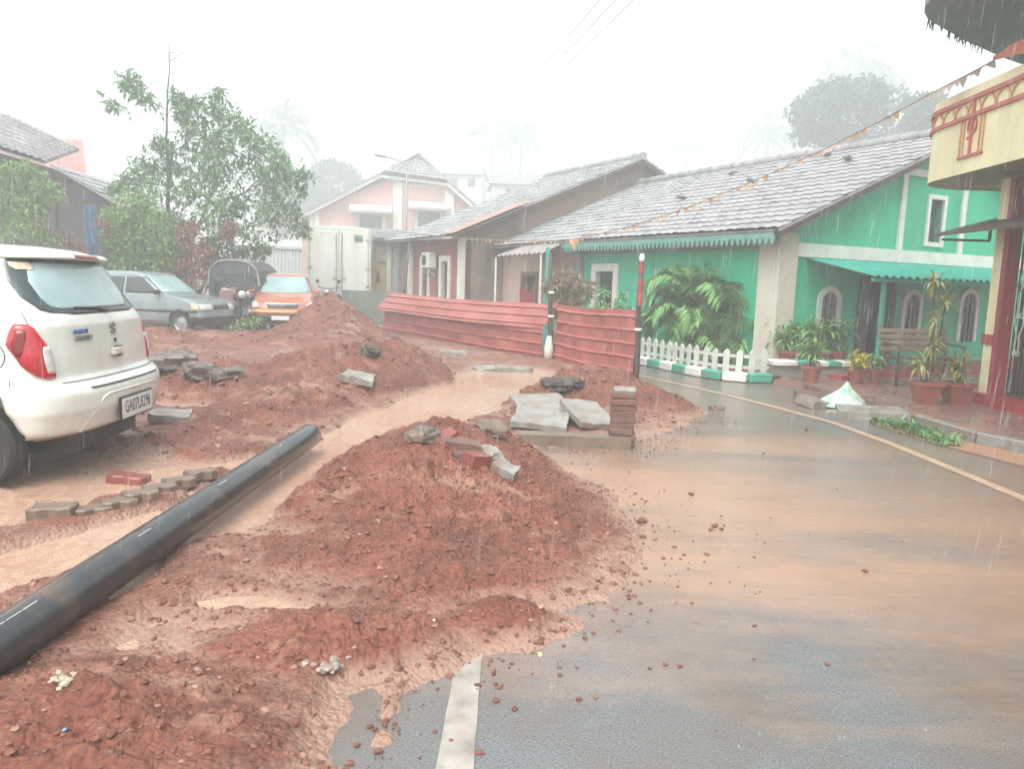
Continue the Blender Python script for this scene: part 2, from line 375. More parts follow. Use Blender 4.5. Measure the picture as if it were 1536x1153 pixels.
PUDS = [(-2.75, 7.75, .55, .22), (-3.5, 7.9, .5, .25), (-3.1, 5.35, .75, .6), (-1.05, 3.95, .42, .14), (-1.1, 3.1, .25, .10), (-.5, 2.35, .13, .34), (.22, 4.55, .2, .07), (-1.75, 3.25, .16, .3), (-.75, 3.05, .3, .06)]
def base_h(x, y):
    w = .12 * fbm(x * 2.1, y * 2.1, 4, 11) + .05 * vnoise(x * 11, y * 11, 5)
    s = sdf(x, y, MUD_P) + w
    edge = np.clip(s / .45, -1, 1)
    h = .055 * np.where(edge > 0, edge ** .6, edge * 3)
    rough = .030 * fbm(x * 1.5, y * 1.5, 3, 3) + .026 * fbm(x * 5, y * 5, 4, 23) + .016 * fbm(x * 17, y * 17, 3, 31)
    h = h + np.where(s > 0, rough, 0)
    for ch, dep in ((CHANNEL, .14), (CH2, .09)):
        d, t = seg_dist(x, y, ch)
        ww = np.interp(t, range(len(ch)), [c[2] for c in ch]) + .14 * fbm(x * 2.7, y * 2.7, 3, 41)
        h = h - dep * np.clip(1 - (d / np.maximum(ww, .05)) ** 2, 0, 1) ** .7
    for px, py, rx, ry in PUDS:
        q = ((x - px) / rx) ** 2 + ((y - py) / ry) ** 2 + .7 * fbm(x * 3.3, y * 3.3, 3, 51)
        h = h - .075 * np.clip(1 - q, 0, 1) ** .5
    for px, py, rx, ry in SLUR:
        q = ((x - px) / rx) ** 2 + ((y - py) / ry) ** 2 + 1.1 * fbm(x * 4.3, y * 4.3, 4, 57, .65)
        h = h - .050 * np.clip(1 - q, 0, 1)
    return h
SLUR = [(-.62, 3.35, .5, .16), (-.15, 3.62, .45, .12), (.15, 4.0, .4, .10), (-.95, 3.6, .6, .15), (-.25, 3.2, .5, .12), (.3, 4.5, .35, .12), (-.9, 2.85, .4, .10), (.05, 3.2, .4, .1), (-1.3, 2.8, .3, .3), (-.4, 3.95, .4, .08)]
def cone(x, y, cx, cy, hgt, rx, ry, ang=0, p=1.0, seed=0):
    ca, sa = math.cos(ang), math.sin(ang); dx, dy = x - cx, y - cy
    u = (dx * ca + dy * sa) / rx; v = (-dx * sa + dy * ca) / ry
    r = np.sqrt(u * u + v * v) * (1 + .22 * fbm(x * 1.7, y * 1.7, 3, seed))
    return hgt * np.clip(1 - r, -1, 1) ** 1 * 1.0 if p == 1 else hgt * np.sign(1 - r) * np.abs(1 - np.minimum(r, 2)) ** p
def ridge(x, y, pl, p=1.1, seed=0):
    d, t = seg_dist(x, y, pl)
    hh = np.interp(t, range(len(pl)), [c[2] for c in pl]); ww = np.interp(t, range(len(pl)), [c[3] for c in pl])
    r = d / ww * (1 + .25 * fbm(x * 1.6, y * 1.6, 3, seed)); q = 1 - r
    return hh * np.sign(q) * np.abs(np.clip(q, -1, 1)) ** p
def lumps(x, y, a=1.0):
    return a * (.085 * fbm(x * 3.2, y * 3.2, 4, 61, .6) + .055 * np.abs(fbm(x * 12, y * 12, 3, 71)) + .022 * fbm(x * 33, y * 33, 2, 81))
def heap_front(x, y):
    a = cone(x, y, -.54, 5.08, .47, .95, 1.6, R_(-8), 1.1, 3)
    yy = np.clip((5.6 - y) / 3.0, 0, 1)
    b = cone(x, y, -.28, 4.45, .19, 1.1, 1.75, R_(-12), 1.0, 5)
    c = cone(x, y, -.66, 2.72, .13, .62, .34, R_(10), 1, 8)
    d = cone(x, y, -.02, 2.98, .085, .42, .22, R_(18), 1, 9)
    e = cone(x, y, -1.25, 2.15, .12, .8, .6, R_(0), 1, 10)
    f = cone(x, y, -.75, 3.62, .07, .55, .13, R_(-6), 1, 12)
    k = np.maximum.reduce([a, b, c, d, e, f])
    return k, 1.0
HEAPS = {
 'front': (heap_front, (-2.1, 1.0, 1.6, 6.7), .0135, 1.0),
 'bank': (lambda x, y: (np.maximum(ridge(x, y, [(-4.4, 9.1, .22, 1.0), (-3.0, 8.9, .36, 1.25), (-2.2, 9.7, .52, 1.1), (-1.68, 10.6, .56, .9), (-1.5, 11.3, .42, .65)], .9, 13),
                               ridge(x, y, [(-2.7, 6.4, .12, .7), (-2.5, 7.5, .20, .75), (-2.2, 8.4, .26, .7)], 1, 15)), 1), (-5.6, 5.2, .3, 12.2), .035, 1.3),
 'right': (lambda x, y: (ridge(x, y, [(.40, 8.5, .22, .52), (.95, 9.5, .40, .75), (1.3, 9.3, .38, .75), (1.75, 8.7, .17, .55)], .9, 17), 1), (-.9, 7.4, 2.6, 11.0), .03, 1.2),
 'far': (lambda x, y: (cone(x, y, -4.25, 17.6, 1.02, 1.45, 1.5, 0, 1.0, 19), 1), (-6.2, 15.6, -2.3, 19.6), .05, 1.0),
 'back': (lambda x, y: (ridge(x, y, [(-12, 14.3, .22, 1.6), (-8.5, 14.4, .30, 1.7), (-6.4, 15.6, .20, 1.4), (-5, 15.2, .2, 1.5), (-3.6, 15.2, .26, 1.3)], 1, 21), 1), (-13, 12.2, -2, 17.6), .07, 1.2),
}
def heap_h(key, x, y):
    k, _ = HEAPS[key][0](x, y); am = HEAPS[key][3]
    return k + lumps(x, y, am) * np.clip(k / .12, 0, 1)
def total_h(x, y):
    x = np.atleast_1d(np.asarray(x, float)); y = np.atleast_1d(np.asarray(y, float))
    h = base_h(x, y); m = np.zeros(x.shape)
    for k, v in HEAPS.items():
        b = v[1]; sel = (x > b[0]) & (x < b[2]) & (y > b[1]) & (y < b[3])
        if sel.any(): m[sel] = np.maximum(m[sel], heap_h(k, x[sel], y[sel]))
    return np.maximum(h, h * .4 + np.maximum(m, 0))
def th(x, y): return float(total_h([x], [y])[0])
def field(name, xs, ys, fz, m, keep=None):
    X, Y = np.meshgrid(xs, ys); Z = fz(X.ravel(), Y.ravel()).reshape(X.shape)
    K = np.ones(X.shape, bool) if keep is None else keep(X, Y, Z)
    idx = np.full(X.shape, -1, int); use = np.zeros(X.shape, bool)
    q = K[:-1, :-1] | K[1:, :-1] | K[:-1, 1:] | K[1:, 1:]
    use[:-1, :-1] |= q; use[1:, :-1] |= q; use[:-1, 1:] |= q; use[1:, 1:] |= q
    idx[use] = np.arange(use.sum())
    V = np.stack([X[use], Y[use], Z[use]], 1)
    a = idx[:-1, :-1][q]; b = idx[:-1, 1:][q]; c = idx[1:, 1:][q]; d = idx[1:, :-1][q]
    Fa = np.stack([a, b, c, d], 1)
    me = bpy.data.meshes.new(name); me.vertices.add(len(V)); me.vertices.foreach_set('co', V.ravel())
    me.loops.add(Fa.size); me.loops.foreach_set('vertex_index', Fa.ravel())
    me.polygons.add(len(Fa)); me.polygons.foreach_set('loop_start', np.arange(0, Fa.size, 4)); me.polygons.foreach_set('loop_total', np.full(len(Fa), 4))
    me.polygons.foreach_set('use_smooth', [True] * len(Fa)); me.materials.append(m); me.update(calc_edges=True); me.validate()
    o = bpy.data.objects.new(name, me); COL.objects.link(o); return o
kp = lambda X, Y, Z: Z > -.05
struct(field('mud', np.arange(-4.2, 1.3, .022), np.arange(1.2, 6.6, .022), lambda x, y: base_h(x, y), M_MUD, kp))
struct(field('mud', np.concatenate([np.arange(-17, -5, .12), np.arange(-5, 2.6, .05)]), np.concatenate([np.arange(6.55, 13, .05), np.arange(13, 21.4, .1)]), lambda x, y: base_h(x, y), M_MUD, kp))
struct(field('mud', np.arange(-9, -4.15, .08), np.arange(1.2, 6.65, .08), lambda x, y: base_h(x, y), M_MUD, kp))
HL = {'front': 'broad heap of red gravelly soil spread across the road in the foreground',
      'bank': 'long lumpy bank of dug red soil between the white car and the muddy channel',
      'right': 'low soil heap at the foot of the shorter barricade, behind the brick pier',
      'far': 'steep conical heap of red soil before the orange car',
      'back': 'low spread of red soil in front of the grey car'}
for k, (fn, bb, st, am) in HEAPS.items():
    o = field('soil_heap', np.arange(bb[0], bb[2], st), np.arange(bb[1], bb[3], st),
              lambda x, y: base_h(x, y) * .4 + heap_h(k, x, y), M_MUD, lambda X, Y, Z: Z > base_h(X.ravel(), Y.ravel()).reshape(X.shape) - .004)
    tag(o, HL[k], 'soil heap', 'heaps of dug red soil')

# loose clods and gravel lying on the mud and spilled over the asphalt
M_CLOD = mat('soil_clod', (.22, .082, .052), (.09, .033, .022), scale=14, rough=.4, rough2=.75, bump=.5, bscale=60, dist=.006)
M_PEB = mat('pale_gravel', (.36, .20, .14), (.22, .11, .075), scale=9, rough=.35, bump=.4, bscale=70, dist=.004)
def scatter(n, box, size, fn=None, zoff=0.0, dens=None):
    mb = MB(); xs = []; ys = []
    while len(xs) < n:
        x = RND.uniform(box[0], box[2]); y = RND.uniform(box[1], box[3])
        if dens and RND.random() > dens(x, y): continue
        xs.append(x); ys.append(y)
    zs = total_h(xs, ys)
    return list(zip(xs, ys, zs))
cl = MB(); pe = MB()
def rsize(a, b, k=4.0): return a + (b - a) * RND.random() ** k
for (n, bx, a, b) in ((15000, (-2.1, 1.3, .9, 6.0), .003, .020), (3200, (-4.6, 5.5, .2, 11.5), .007, .04), (900, (-.4, 7.3, 2.2, 10.6), .010, .045), (500, (-5.8, 16, -2.6, 19), .03, .07), (900, (-12, 11, -1, 16), .02, .07)):
    for x, y, z in scatter(n, bx, None):
        if z < .012: continue
        (pe if RND.random() < .06 else cl).clod((x, y, z), rsize(a, b), RND)
o = cl.build('soil_clods', M_CLOD); tag(o, 'loose red clods lying over the soil heaps and mud', 'clods', kind='stuff')
o = pe.build('gravel', M_PEB); tag(o, 'pale gravel mixed into the red soil', 'gravel', kind='stuff')
sp = MB()
edge = sdf
pts = []
while len(pts) < 1300:
    x = RND.uniform(-.9, 2.6); y = RND.uniform(1.6, 8.3)
    s = float(sdf(np.array([x]), np.array([y]), MUD_P)[0])
    if s > .03: continue
    if RND.random() < math.exp(s / .16) or RND.random() < .007: pts.append((x, y))
for x, y in pts: sp.clod((x, y, .003), rsize(.0025, .015, 4.0), RND)
for px, py, r in ((1037, 742, .022), (1072, 790, .025), (1066, 795, .018), (1082, 794, .015), (1298, 857, .016), (962, 783, .034), (951, 800, .022), (964, 806, .020), (740, 955, .03), (652, 985, .024), (1210, 645, .03), (960, 905, .014), (1145, 680, .015)):
    p = G(px, py); sp.clod((p.x, p.y, r * .4), r, RND)
o = sp.build('soil_crumbs', M_CLOD); tag(o, 'crumbs of red soil scattered over the wet asphalt', 'soil crumbs', kind='stuff')

# white painted dash and edge line
M_PAINT = mat('worn_road_paint', (.37, .335, .30), (.20, .165, .14), scale=9, rough=.35, bump=.2, bscale=120, dist=.003, dirt=(.32, .20, .13), dirt_amt=.6)
def strip(name, pts, w, z, m, sub=14):
    L_ = []; 
    for i in range(len(pts) - 1):
        for k in range(sub): L_.append(Vector(pts[i]).lerp(Vector(pts[i + 1]), k / sub))
    L_.append(Vector(pts[-1])); vs = []; fs = []
    for i, p in enumerate(L_):
        t = (L_[min(i + 1, len(L_) - 1)] - L_[max(i - 1, 0)]).normalized(); n = Vector((-t.y, t.x))
        ww = w * (1 + RND.uniform(-.08, .08)) / 2
        vs += [(p.x + n.x * ww, p.y + n.y * ww, z), (p.x - n.x * ww, p.y - n.y * ww, z)]
    for i in range(len(L_) - 1): fs.append((2 * i, 2 * i + 1, 2 * i + 3, 2 * i + 2))
    return MB().add(vs, fs).build(name, m)
struct(strip('road_marking', [(-.13, 2.95), (-.135, 1.2)], .105, .004, M_PAINT))
M_EDGE = mat('worn_edge_line', (.52, .36, .26), (.34, .22, .15), scale=5, rough=.3, bump=.2, bscale=90, dist=.003)
ln = [G(x, y) for x, y in ((1600, 782), (1536, 748), (1440, 708), (1340, 667), (1250, 634), (1160, 610), (1080, 590), (1000, 572), (940, 560))]
struct(strip('road_edge_line', [(p.x, p.y) for p in ln], .10, .004, M_EDGE, 6))
# ------------------------------------------------------------------ vehicles
def paint(name, c, rough=.18):
    return mat(name, c, tuple(k * .9 for k in c), scale=2.5, rough=rough, rough2=rough * 1.5, bump=.12, bscale=160, dist=.002, coat=.6, dirt=(.36, .25, .17), dirt_amt=.34)
M_WHITE = paint('pearl_white_paint', (.70, .70, .645))
M_GREYP = paint('grey_green_paint', (.20, .255, .27))
M_ORNG = paint('orange_paint', (.43, .13, .06))
M_GLASS = mat('tinted_glass', (.028, .04, .042), rough=.04, rough2=.08, bump=.05, bscale=14, dist=.002, spec=.7)
M_FOG = mat('misted_rear_glass', (.36, .46, .46), (.22, .32, .33), scale=2.2, rough=.07, rough2=.18, bump=.10, bscale=60, dist=.002, spec=.8)
M_FOGD = mat('glass_black_border', (.045, .065, .072), rough=.08, bump=.08, bscale=90, dist=.001)
M_BLK = mat('black_plastic', (.018, .018, .019), rough=.4, bump=.3, bscale=120, dist=.002)
M_TYRE = mat('tyre_rubber', (.014, .014, .015), (.03, .026, .024), rough=.5, bump=.3, bscale=70, dist=.003)
M_ALLOY = mat('wheel_silver', (.42, .42, .43), rough=.3, metal=.7, bump=.1)
M_CHROME = mat('chrome_trim', (.55, .56, .58), rough=.12, metal=1, bump=0.05)
M_RED = mat('red_lens', (.55, .012, .022), (.30, .006, .014), scale=9, rough=.08, bump=.15, bscale=110, dist=.002, coat=.5)
M_REDD = mat('dark_red_lens', (.20, .008, .012), rough=.1, bump=.1, bscale=120)
M_CLEAR = mat('clear_lens', (.62, .62, .60), (.38, .38, .38), scale=22, rough=.08, bump=.3, bscale=40, dist=.004, coat=.5)
M_PLATE = mat('number_plate_white', (.74, .74, .72), rough=.25, bump=.05)
M_INK = mat('black_lettering', (.02, .02, .022), rough=.4, bump=0)
M_SEAM = mat('panel_gap', (.10, .10, .095), rough=.6, bump=0)
M_SILV = mat('badge_silver', (.22, .22, .225), rough=.3, metal=.2, bump=0)
M_BLUE = mat('badge_blue', (.05, .13, .32), rough=.3, bump=0)

class Shell:
    """body described by levels: z -> rear x, front x, half width, rear corner, front corner"""
    def __init__(s, lev, p=2.7): s.lv = sorted(lev); s.p = p
    def at(s, z):
        zs = [l[0] for l in s.lv]
        return [float(np.interp(z, zs, [l[k] for l in s.lv])) for k in range(1, 6)]
    def rear_x(s, y, z):
        xr, xf, w, cr, cf = s.at(z); q = min(abs(y) / w, 1); return xr + cr - cr * (1 - q ** s.p) ** (1 / s.p)
    def front_x(s, y, z):
        xr, xf, w, cr, cf = s.at(z); q = min(abs(y) / w, 1); return xf - cf + cf * (1 - q ** s.p) ** (1 / s.p)
    def side_y(s, x, z):
        xr, xf, w, cr, cf = s.at(z)
        if x < xr + cr: q = min((xr + cr - x) / cr, 1); return w * (1 - q ** s.p) ** (1 / s.p)
        if x > xf - cf: q = min((x - xf + cf) / cf, 1); return w * (1 - q ** s.p) ** (1 / s.p)
        return w
    def wrap(s, t, z, end='rear'):      # t in 0..1 from the centre line to the corner, >1 along the side (metres)
        xr, xf, w, cr, cf = s.at(z); a = min(abs(t), 1) * math.pi / 2; e = 2 / s.p
        y = w * math.sin(a) ** e; c = cr if end == 'rear' else cf; k = c * max(math.cos(a), 0) ** e
        ex = max(abs(t) - 1, 0)
        x = (xr + cr - k + ex) if end == 'rear' else (xf - cf + k - ex)
        return Vector((x, y if t >= 0 else -y, z))
    def body(s, nz=46, nq=14, ns=26):
        z0, z1 = s.lv[0][0], s.lv[-1][0]; mb = MB()
        zs = sorted(set([z0 + (z1 - z0) * i / nz for i in range(nz + 1)] + [l[0] for l in s.lv])); ring = []
        for z in zs:
            xr, xf, w, cr, cf = s.at(z); half = []
            for i in range(nq + 1):
                a = i / nq; half.append(s.wrap(a, z))
            for i in range(1, ns):
                x = xr + cr + (xf - cf - xr - cr) * i / ns; half.append(Vector((x, w, z)))
            for i in range(nq, -1, -1): half.append(s.wrap(i / nq, z, 'front'))
            full = half + [Vector((p.x, -p.y, p.z)) for p in half[-2:0:-1]]
            ring.append(full)
        n = len(ring[0]); vs = [p for r in ring for p in r]; fs = []
        for j in range(len(zs) - 1):
            for i in range(n):
                k = (i + 1) % n; fs.append((j * n + k, j * n + i, (j + 1) * n + i, (j + 1) * n + k))
        fs.append(list(range(n))); e = (len(zs) - 1) * n; fs.append([e + i for i in range(n - 1, -1, -1)])
        return mb.add(vs, fs)
    def patch(s, kind, rows, nu=12, off=.004, mb=None, mi=0, nv=None, sgn=1, bulge=0.0, skirt=True):
        """rows: list of (z, a, b); kind rear/front: a,b are y; wrap/fwrap: a,b are t; side: a,b are x"""
        mb = mb or MB(); rows = sorted(rows); nv = nv or max(6, len(rows) * 3); zs = [r[0] for r in rows]
        def P(u, v, o):
            z = zs[0] + (zs[-1] - zs[0]) * v
            a = float(np.interp(z, zs, [r[1] for r in rows])); b = float(np.interp(z, zs, [r[2] for r in rows]))
            q = a + (b - a) * u; bl = o + bulge * (4 * u * (1 - u) * 4 * v * (1 - v)) ** .5 if o > 0 else o
            if kind == 'rear': return Vector((s.rear_x(q, z) - bl, q, z))
            if kind == 'front': return Vector((s.front_x(q, z) + bl, q, z))
            if kind == 'side': return Vector((q, sgn * (s.side_y(q, z) + bl), z))
            e = 'rear' if kind == 'wrap' else 'front'
            p = s.wrap(sgn * q, z, e); h = .004
            t1 = s.wrap(sgn * (q + h), z, e) - s.wrap(sgn * (q - h), z, e); n = Vector((t1.y, -t1.x, 0)).normalized()
            c = Vector((p.x - 1.6, 0, 0)) if e == 'rear' else Vector((p.x + 1.6, 0, 0))
            ctr = s.wrap(0, z, e); 
            inner = Vector(((s.at(z)[0] + s.at(z)[1]) / 2, 0, z))
            if n.dot(p - inner) < 0: n = -n
            return p + n * bl
        b0 = len(mb.v); W = nu + 1
        for j in range(nv + 1):
            for i in range(nu + 1): mb.v.append(P(i / nu, j / nv, off))
        fl = (kind in ('rear', 'front') and kind == 'rear') or (kind == 'side' and sgn > 0) or (kind == 'wrap' and sgn > 0) or (kind == 'fwrap' and sgn < 0)
        if kind == 'front': fl = False
        if kind == 'rear': fl = True
        if kind == 'side': fl = sgn > 0
        for j in range(nv):
            for i in range(nu):
                a = b0 + j * W + i; q = [a, a + 1, a + W + 1, a + W]; mb.f.append(q[::-1] if fl else q); mb.mi.append(mi)
        if skirt:
            loop = [(i, 0) for i in range(nu)] + [(nu, j) for j in range(nv)] + [(i, nv) for i in range(nu, 0, -1)] + [(0, j) for j in range(nv, 0, -1)]
            b1 = len(mb.v)
            for i, j in loop: mb.v.append(P(i / nu, j / nv, -.006))
            m = len(loop)
            for k in range(m):
                k2 = (k + 1) % m; i, j = loop[k]; i2, j2 = loop[k2]
                q = [b0 + j2 * W + i2, b0 + j * W + i, b1 + k, b1 + k2]; mb.f.append(q[::-1] if fl else q); mb.mi.append(mi)
        return mb
def cut_arches(o, cyl):
    mb = MB()
    for (x, z, r, y0, y1) in cyl:
        n = 28; mb.prism([(x + r * math.cos(2 * math.pi * k / n), z + r * math.sin(2 * math.pi * k / n)) for k in range(n)], y0, y1)
    c = mb.build('cut', M_BLK); c.parent = o.parent; c.matrix_local = o.matrix_local
    md = o.modifiers.new('b', 'BOOLEAN'); md.operation = 'DIFFERENCE'; md.object = c; md.solver = 'EXACT'
    bpy.context.view_layer.update(); dg = bpy.context.evaluated_depsgraph_get()
    me = bpy.data.meshes.new_from_object(o.evaluated_get(dg)); o.modifiers.clear(); o.data = me
    bpy.data.objects.remove(c)
    me.polygons.foreach_set('use_smooth', [True] * len(me.polygons)); me.set_sharp_from_angle(angle=R_(38))
def wheel(parent, x, y, r, wd=.17, spoke=True):
    side = 1 if y > 0 else -1; T = Matrix.Translation((x, y, r)) @ Matrix.Rotation(-side * math.pi / 2, 4, 'X')
    w = bpy.data.objects.new('wheel', None); COL.objects.link(w); w.parent = parent
    rim = .64 * r
    o = MB().lathe([(rim, -wd / 2), (r * .9, -wd / 2), (r * .985, -wd * .36), (r, -wd * .2), (r, wd * .2), (r * .985, wd * .36), (r * .9, wd / 2), (rim, wd / 2 - .005), (rim * .97, 0)], n=36, T=T, cap=False).build('tyre', M_TYRE, w, angle=35)
    mb = MB().lathe([(rim * .99, wd * .40), (rim * .90, wd * .36), (rim * .84, wd * .2), (rim * .3, wd * .26), (rim * .22, wd * .34), (.001, wd * .34)], n=32, T=T, cap=False)
    mb.build('rim', M_ALLOY, w, angle=30)
    return w
def s_emblem(parent, T, size, m):
    path = [(.46, .20), (.0, .47), (-.46, .20), (.46, -.20), (0, -.47), (-.46, -.20)]; mb = MB()
    for a, b in zip(path[:-1], path[1:]): mb.bar((a[0] * size, .003, a[1] * size), (b[0] * size, .003, b[1] * size), .008, .16 * size)
    mb.v = [T @ p for p in mb.v]
    return mb.build('emblem', m, parent)
def car(kind, lev, label, cat, loc, rz, pm, wheels, arch=True, group=None):
    t = thing(kind, label, cat, loc, rz, group)
    sh = Shell(lev); b = sh.body().build('body', pm, t, smooth=True)
    bpy.context.view_layer.update()
    (wxr, wxf, wr, tw) = wheels
    if arch: cut_arches(b, [(wx, wr, wr * 1.2, sy * (tw - .26) if sy > 0 else -1.2, 1.2 if sy > 0 else -(tw - .26)) for wx in (wxr, wxf) for sy in (1, -1)])
    for wx in (wxr, wxf):
        for sy in (1, -1): wheel(t, wx, sy * (tw - .08), wr)
    MB().box(((wxr + wxf) / 2, 0, .28), (wxf - wxr + .9, 2 * (tw - .3), .2)).build('underbody', M_BLK, t)
    return t, sh

# --- white hatchback (rear towards the road), local +x forward, rear centre at x=0
LW = [(.215, .14, 3.45, .70, .30, .4), (.27, .035, 3.55, .76, .30, .4), (.40, .0, 3.6, .795, .30, .45), (.54, .0, 3.6, .80, .30, .45), (.62, .03, 3.58, .805, .28, .45),
      (.66, .06, 3.55, .805, .26, .45), (.80, .075, 3.5, .80, .25, .5), (.98, .10, 3.3, .785, .25, .5), (1.04, .12, 2.75, .77, .26, .5), (1.10, .15, 2.6, .75, .27, .5),
      (1.30, .25, 2.3, .68, .30, .5), (1.43, .315, 2.1, .63, .32, .5), (1.47, .30, 2.02, .61, .34, .55), (1.50, .32, 1.95, .585, .36, .6), (1.535, .42, 1.85, .52, .40, .6), (1.56, .62, 1.6, .42, .42, .6), (1.575, .95, 1.35, .22, .2, .2)]
CARP = (-2.80, 5.47, .0); CARR = R_(183)
wc, sw = car('parked_car', LW, 'white hatchback parked in the mud with its rear towards the road', 'car', CARP, CARR, M_WHITE, (.62, 3.02, .275, .80))
# rear screen with black border
RW = [(1.065, -.40, .40), (1.075, -.56, .56), (1.10, -.64, .64), (1.18, -.675, .675), (1.30, -.655, .655), (1.42, -.60, .60), (1.455, -.575, .575)]
o = sw.patch('rear', RW, 30, .006, nv=22).build('rear_window', M_FOGD, wc, smooth=True)
RW2 = [(1.105, -.36, .49), (1.12, -.40, .56), (1.18, -.46, .585), (1.30, -.51, .575), (1.41, -.50, .51), (1.432, -.46, .46)]
sw.patch('rear', RW2, 28, .0095, nv=20).build('pane', M_FOG, o, smooth=True)
sk = MB(); 
for k, (yy, zz, r) in enumerate(((.535, 1.405, .030),)):
    sw.patch('rear', [(zz - .026, yy - .045, yy + .045), (zz, yy - .055, yy + .055), (zz + .026, yy - .045, yy + .045)], 8, .0115, mb=sk)
M_STICK = mat('orange_sticker', (.62, .33, .16), (.70, .62, .52), scale=30, rough=.4, bump=0)
sk.build('sticker', M_STICK, o, smooth=True)
# wiper
p = [Vector((sw.rear_x(y, z) - .02, y, z)) for y, z in ((-.02, 1.075), (.12, 1.10), (.38, 1.115))]
MB().tube(p, .008, 6).build('wiper', M_BLK, wc)
# roof spoiler lip and high brake light
sp_ = MB(); sw.patch('rear', [(1.462, -.60, .60), (1.48, -.605, .605), (1.508, -.57, .57)], 26, .045, mb=sp_, nv=8, bulge=.02); sp_.build('spoiler', M_WHITE, wc, smooth=True)
sw.patch('rear', [(1.474, -.165, .165), (1.503, -.155, .155)], 12, .064, nv=4, bulge=.006).build('brake_light', M_REDD, wc, smooth=True)
# tail lights wrapping the corners
for sg in (1, -1):
    rows = [(.665, .60, .68), (.685, .585, .80), (.74, .60, .93), (.80, .615, .99), (.87, .64, 1.03), (.93, .70, 1.01), (.985, .76, .98), (1.0, .80, .95)]
    l = sw.patch('wrap', rows, 16, .012, nv=16, sgn=sg, bulge=.016).build('tail_light', M_RED, wc, smooth=True)
    sw.patch('wrap', [(.70, .60, .675), (.76, .61, .70), (.83, .625, .71), (.86, .635, .69)], 8, .0255, nv=8, sgn=sg, bulge=.004).build('reversing_lens', M_CLEAR, l, smooth=True)
    sw.patch('wrap', [(.80, .93, .96), (.87, .85, 1.0), (.965, .85, .94)], 6, .0262, nv=6, sgn=sg, bulge=.002).build('indicator_lens', M_REDD, l, smooth=True)
# tailgate seam, bumper, groove, number plate recess
sm = MB()
for sg in (1, -1):
    sw.patch('wrap', [(1.0, .80, .812), (1.06, .80, .812), (1.10, .81, .82)], 2, .003, mb=sm, sgn=sg, nv=4, skirt=False)
    sw.patch('wrap', [(.50, 1.02, 1.024), (.58, 1.05, 1.054), (.665, 1.03, 1.034)], 2, .003, mb=sm, sgn=sg, nv=4, skirt=False)
sw.patch('rear', [(.628, -.66, .66), (.634, -.66, .66)], 24, .004, mb=sm, nv=1, skirt=False)
sm.build('panel_seam', M_SEAM, wc, smooth=True)
bp_ = MB(); sw.patch('wrap', [(.235, -.9, .9), (.30, -.99, .99), (.42, -1.08, 1.08), (.54, -1.1, 1.1), (.60, -1.05, 1.05), (.625, -1.0, 1.0)], 60, .022, mb=bp_, nv=18, bulge=.03)
bu = bp_.build('rear_bumper', M_WHITE, wc, smooth=True)
sw.patch('rear', [(.572, -.50, .50), (.582, -.51, .51)], 24, .053, nv=1).build('bumper_groove', M_SEAM, bu, smooth=True)
rc = MB()   # plate recess: raised lips forming a trapezoid round the plate
def bpt(y, z): 
    q = min(abs(y) / .8, 1); return Vector((sw.rear_x(y, z) - .052 + .03 * q ** 3, y, z))
rc.tube([bpt(y, z) for y, z in ((.58, .27), (.50, .38), (.42, .475), (.36, .50), (0, .505), (-.36, .50), (-.42, .475), (-.50, .38), (-.58, .27))], .011, 6)
rc.build('recess_lip', M_WHITE, bu, smooth=True)
pl = MB().box((-.060, -.0, .365), (.016, .52, .165), bev=.006).build('number_plate', M_BLK, wc)
MB().box((-.0695, -.0, .365), (.004, .49, .135)).build('plate_face', M_PLATE, pl)
TB = Matrix(((0, 0, -1, 0), (-1, 0, 0, 0), (0, 1, 0, 0), (0, 0, 0, 1)))     # text plane facing the rear
text_mesh('plate_lettering', 'GA07L8296', .118, M_INK, pl, Matrix.Translation((-.0722, 0, .363)) @ TB, .0006, .72)
# badges, handle, key hole
TE = Matrix.Translation((sw.rear_x(0, .93) - .004, -.20, .93)) @ Matrix(((0, 1, 0, 0), (-1, 0, 0, 0), (0, 0, 1, 0), (0, 0, 0, 1))) @ Matrix.Scale(-1, 4, (0, 1, 0))
s_emblem(wc, Matrix.Translation((sw.rear_x(0, .93) - .002, 0, .935)) @ Matrix(((0, -1, 0, 0), (-1, 0, 0, 0), (0, 0, 1, 0), (0, 0, 0, 1))), .082, M_SILV)
text_mesh('badge', 'CELERIO', .048, M_SILV, wc, Matrix.Translation((sw.rear_x(.40, .90) - .009, .40, .893)) @ Matrix.Rotation(R_(-7), 4, 'Z') @ TB, .004, 1.0)
text_mesh('badge', 'MARUTI', .042, M_BLUE, wc, Matrix.Translation((sw.rear_x(.42, .94) - .010, .42, .937)) @ Matrix.Rotation(R_(-7), 4, 'Z') @ TB, .004, 1.0)
MB().box((sw.rear_x(0, .79) - .012, 0, .775), (.035, .17, .065), bev=.014).build('tailgate_handle', M_WHITE, wc, angle=40)
MB().lathe([(.014, -.006), (.014, .006)], T=Matrix.Translation((sw.rear_x(0, .85) - .002, -.01, .852)) @ Matrix.Rotation(math.pi / 2, 4, 'Y'), n=12).build('lock', M_BLK, wc)
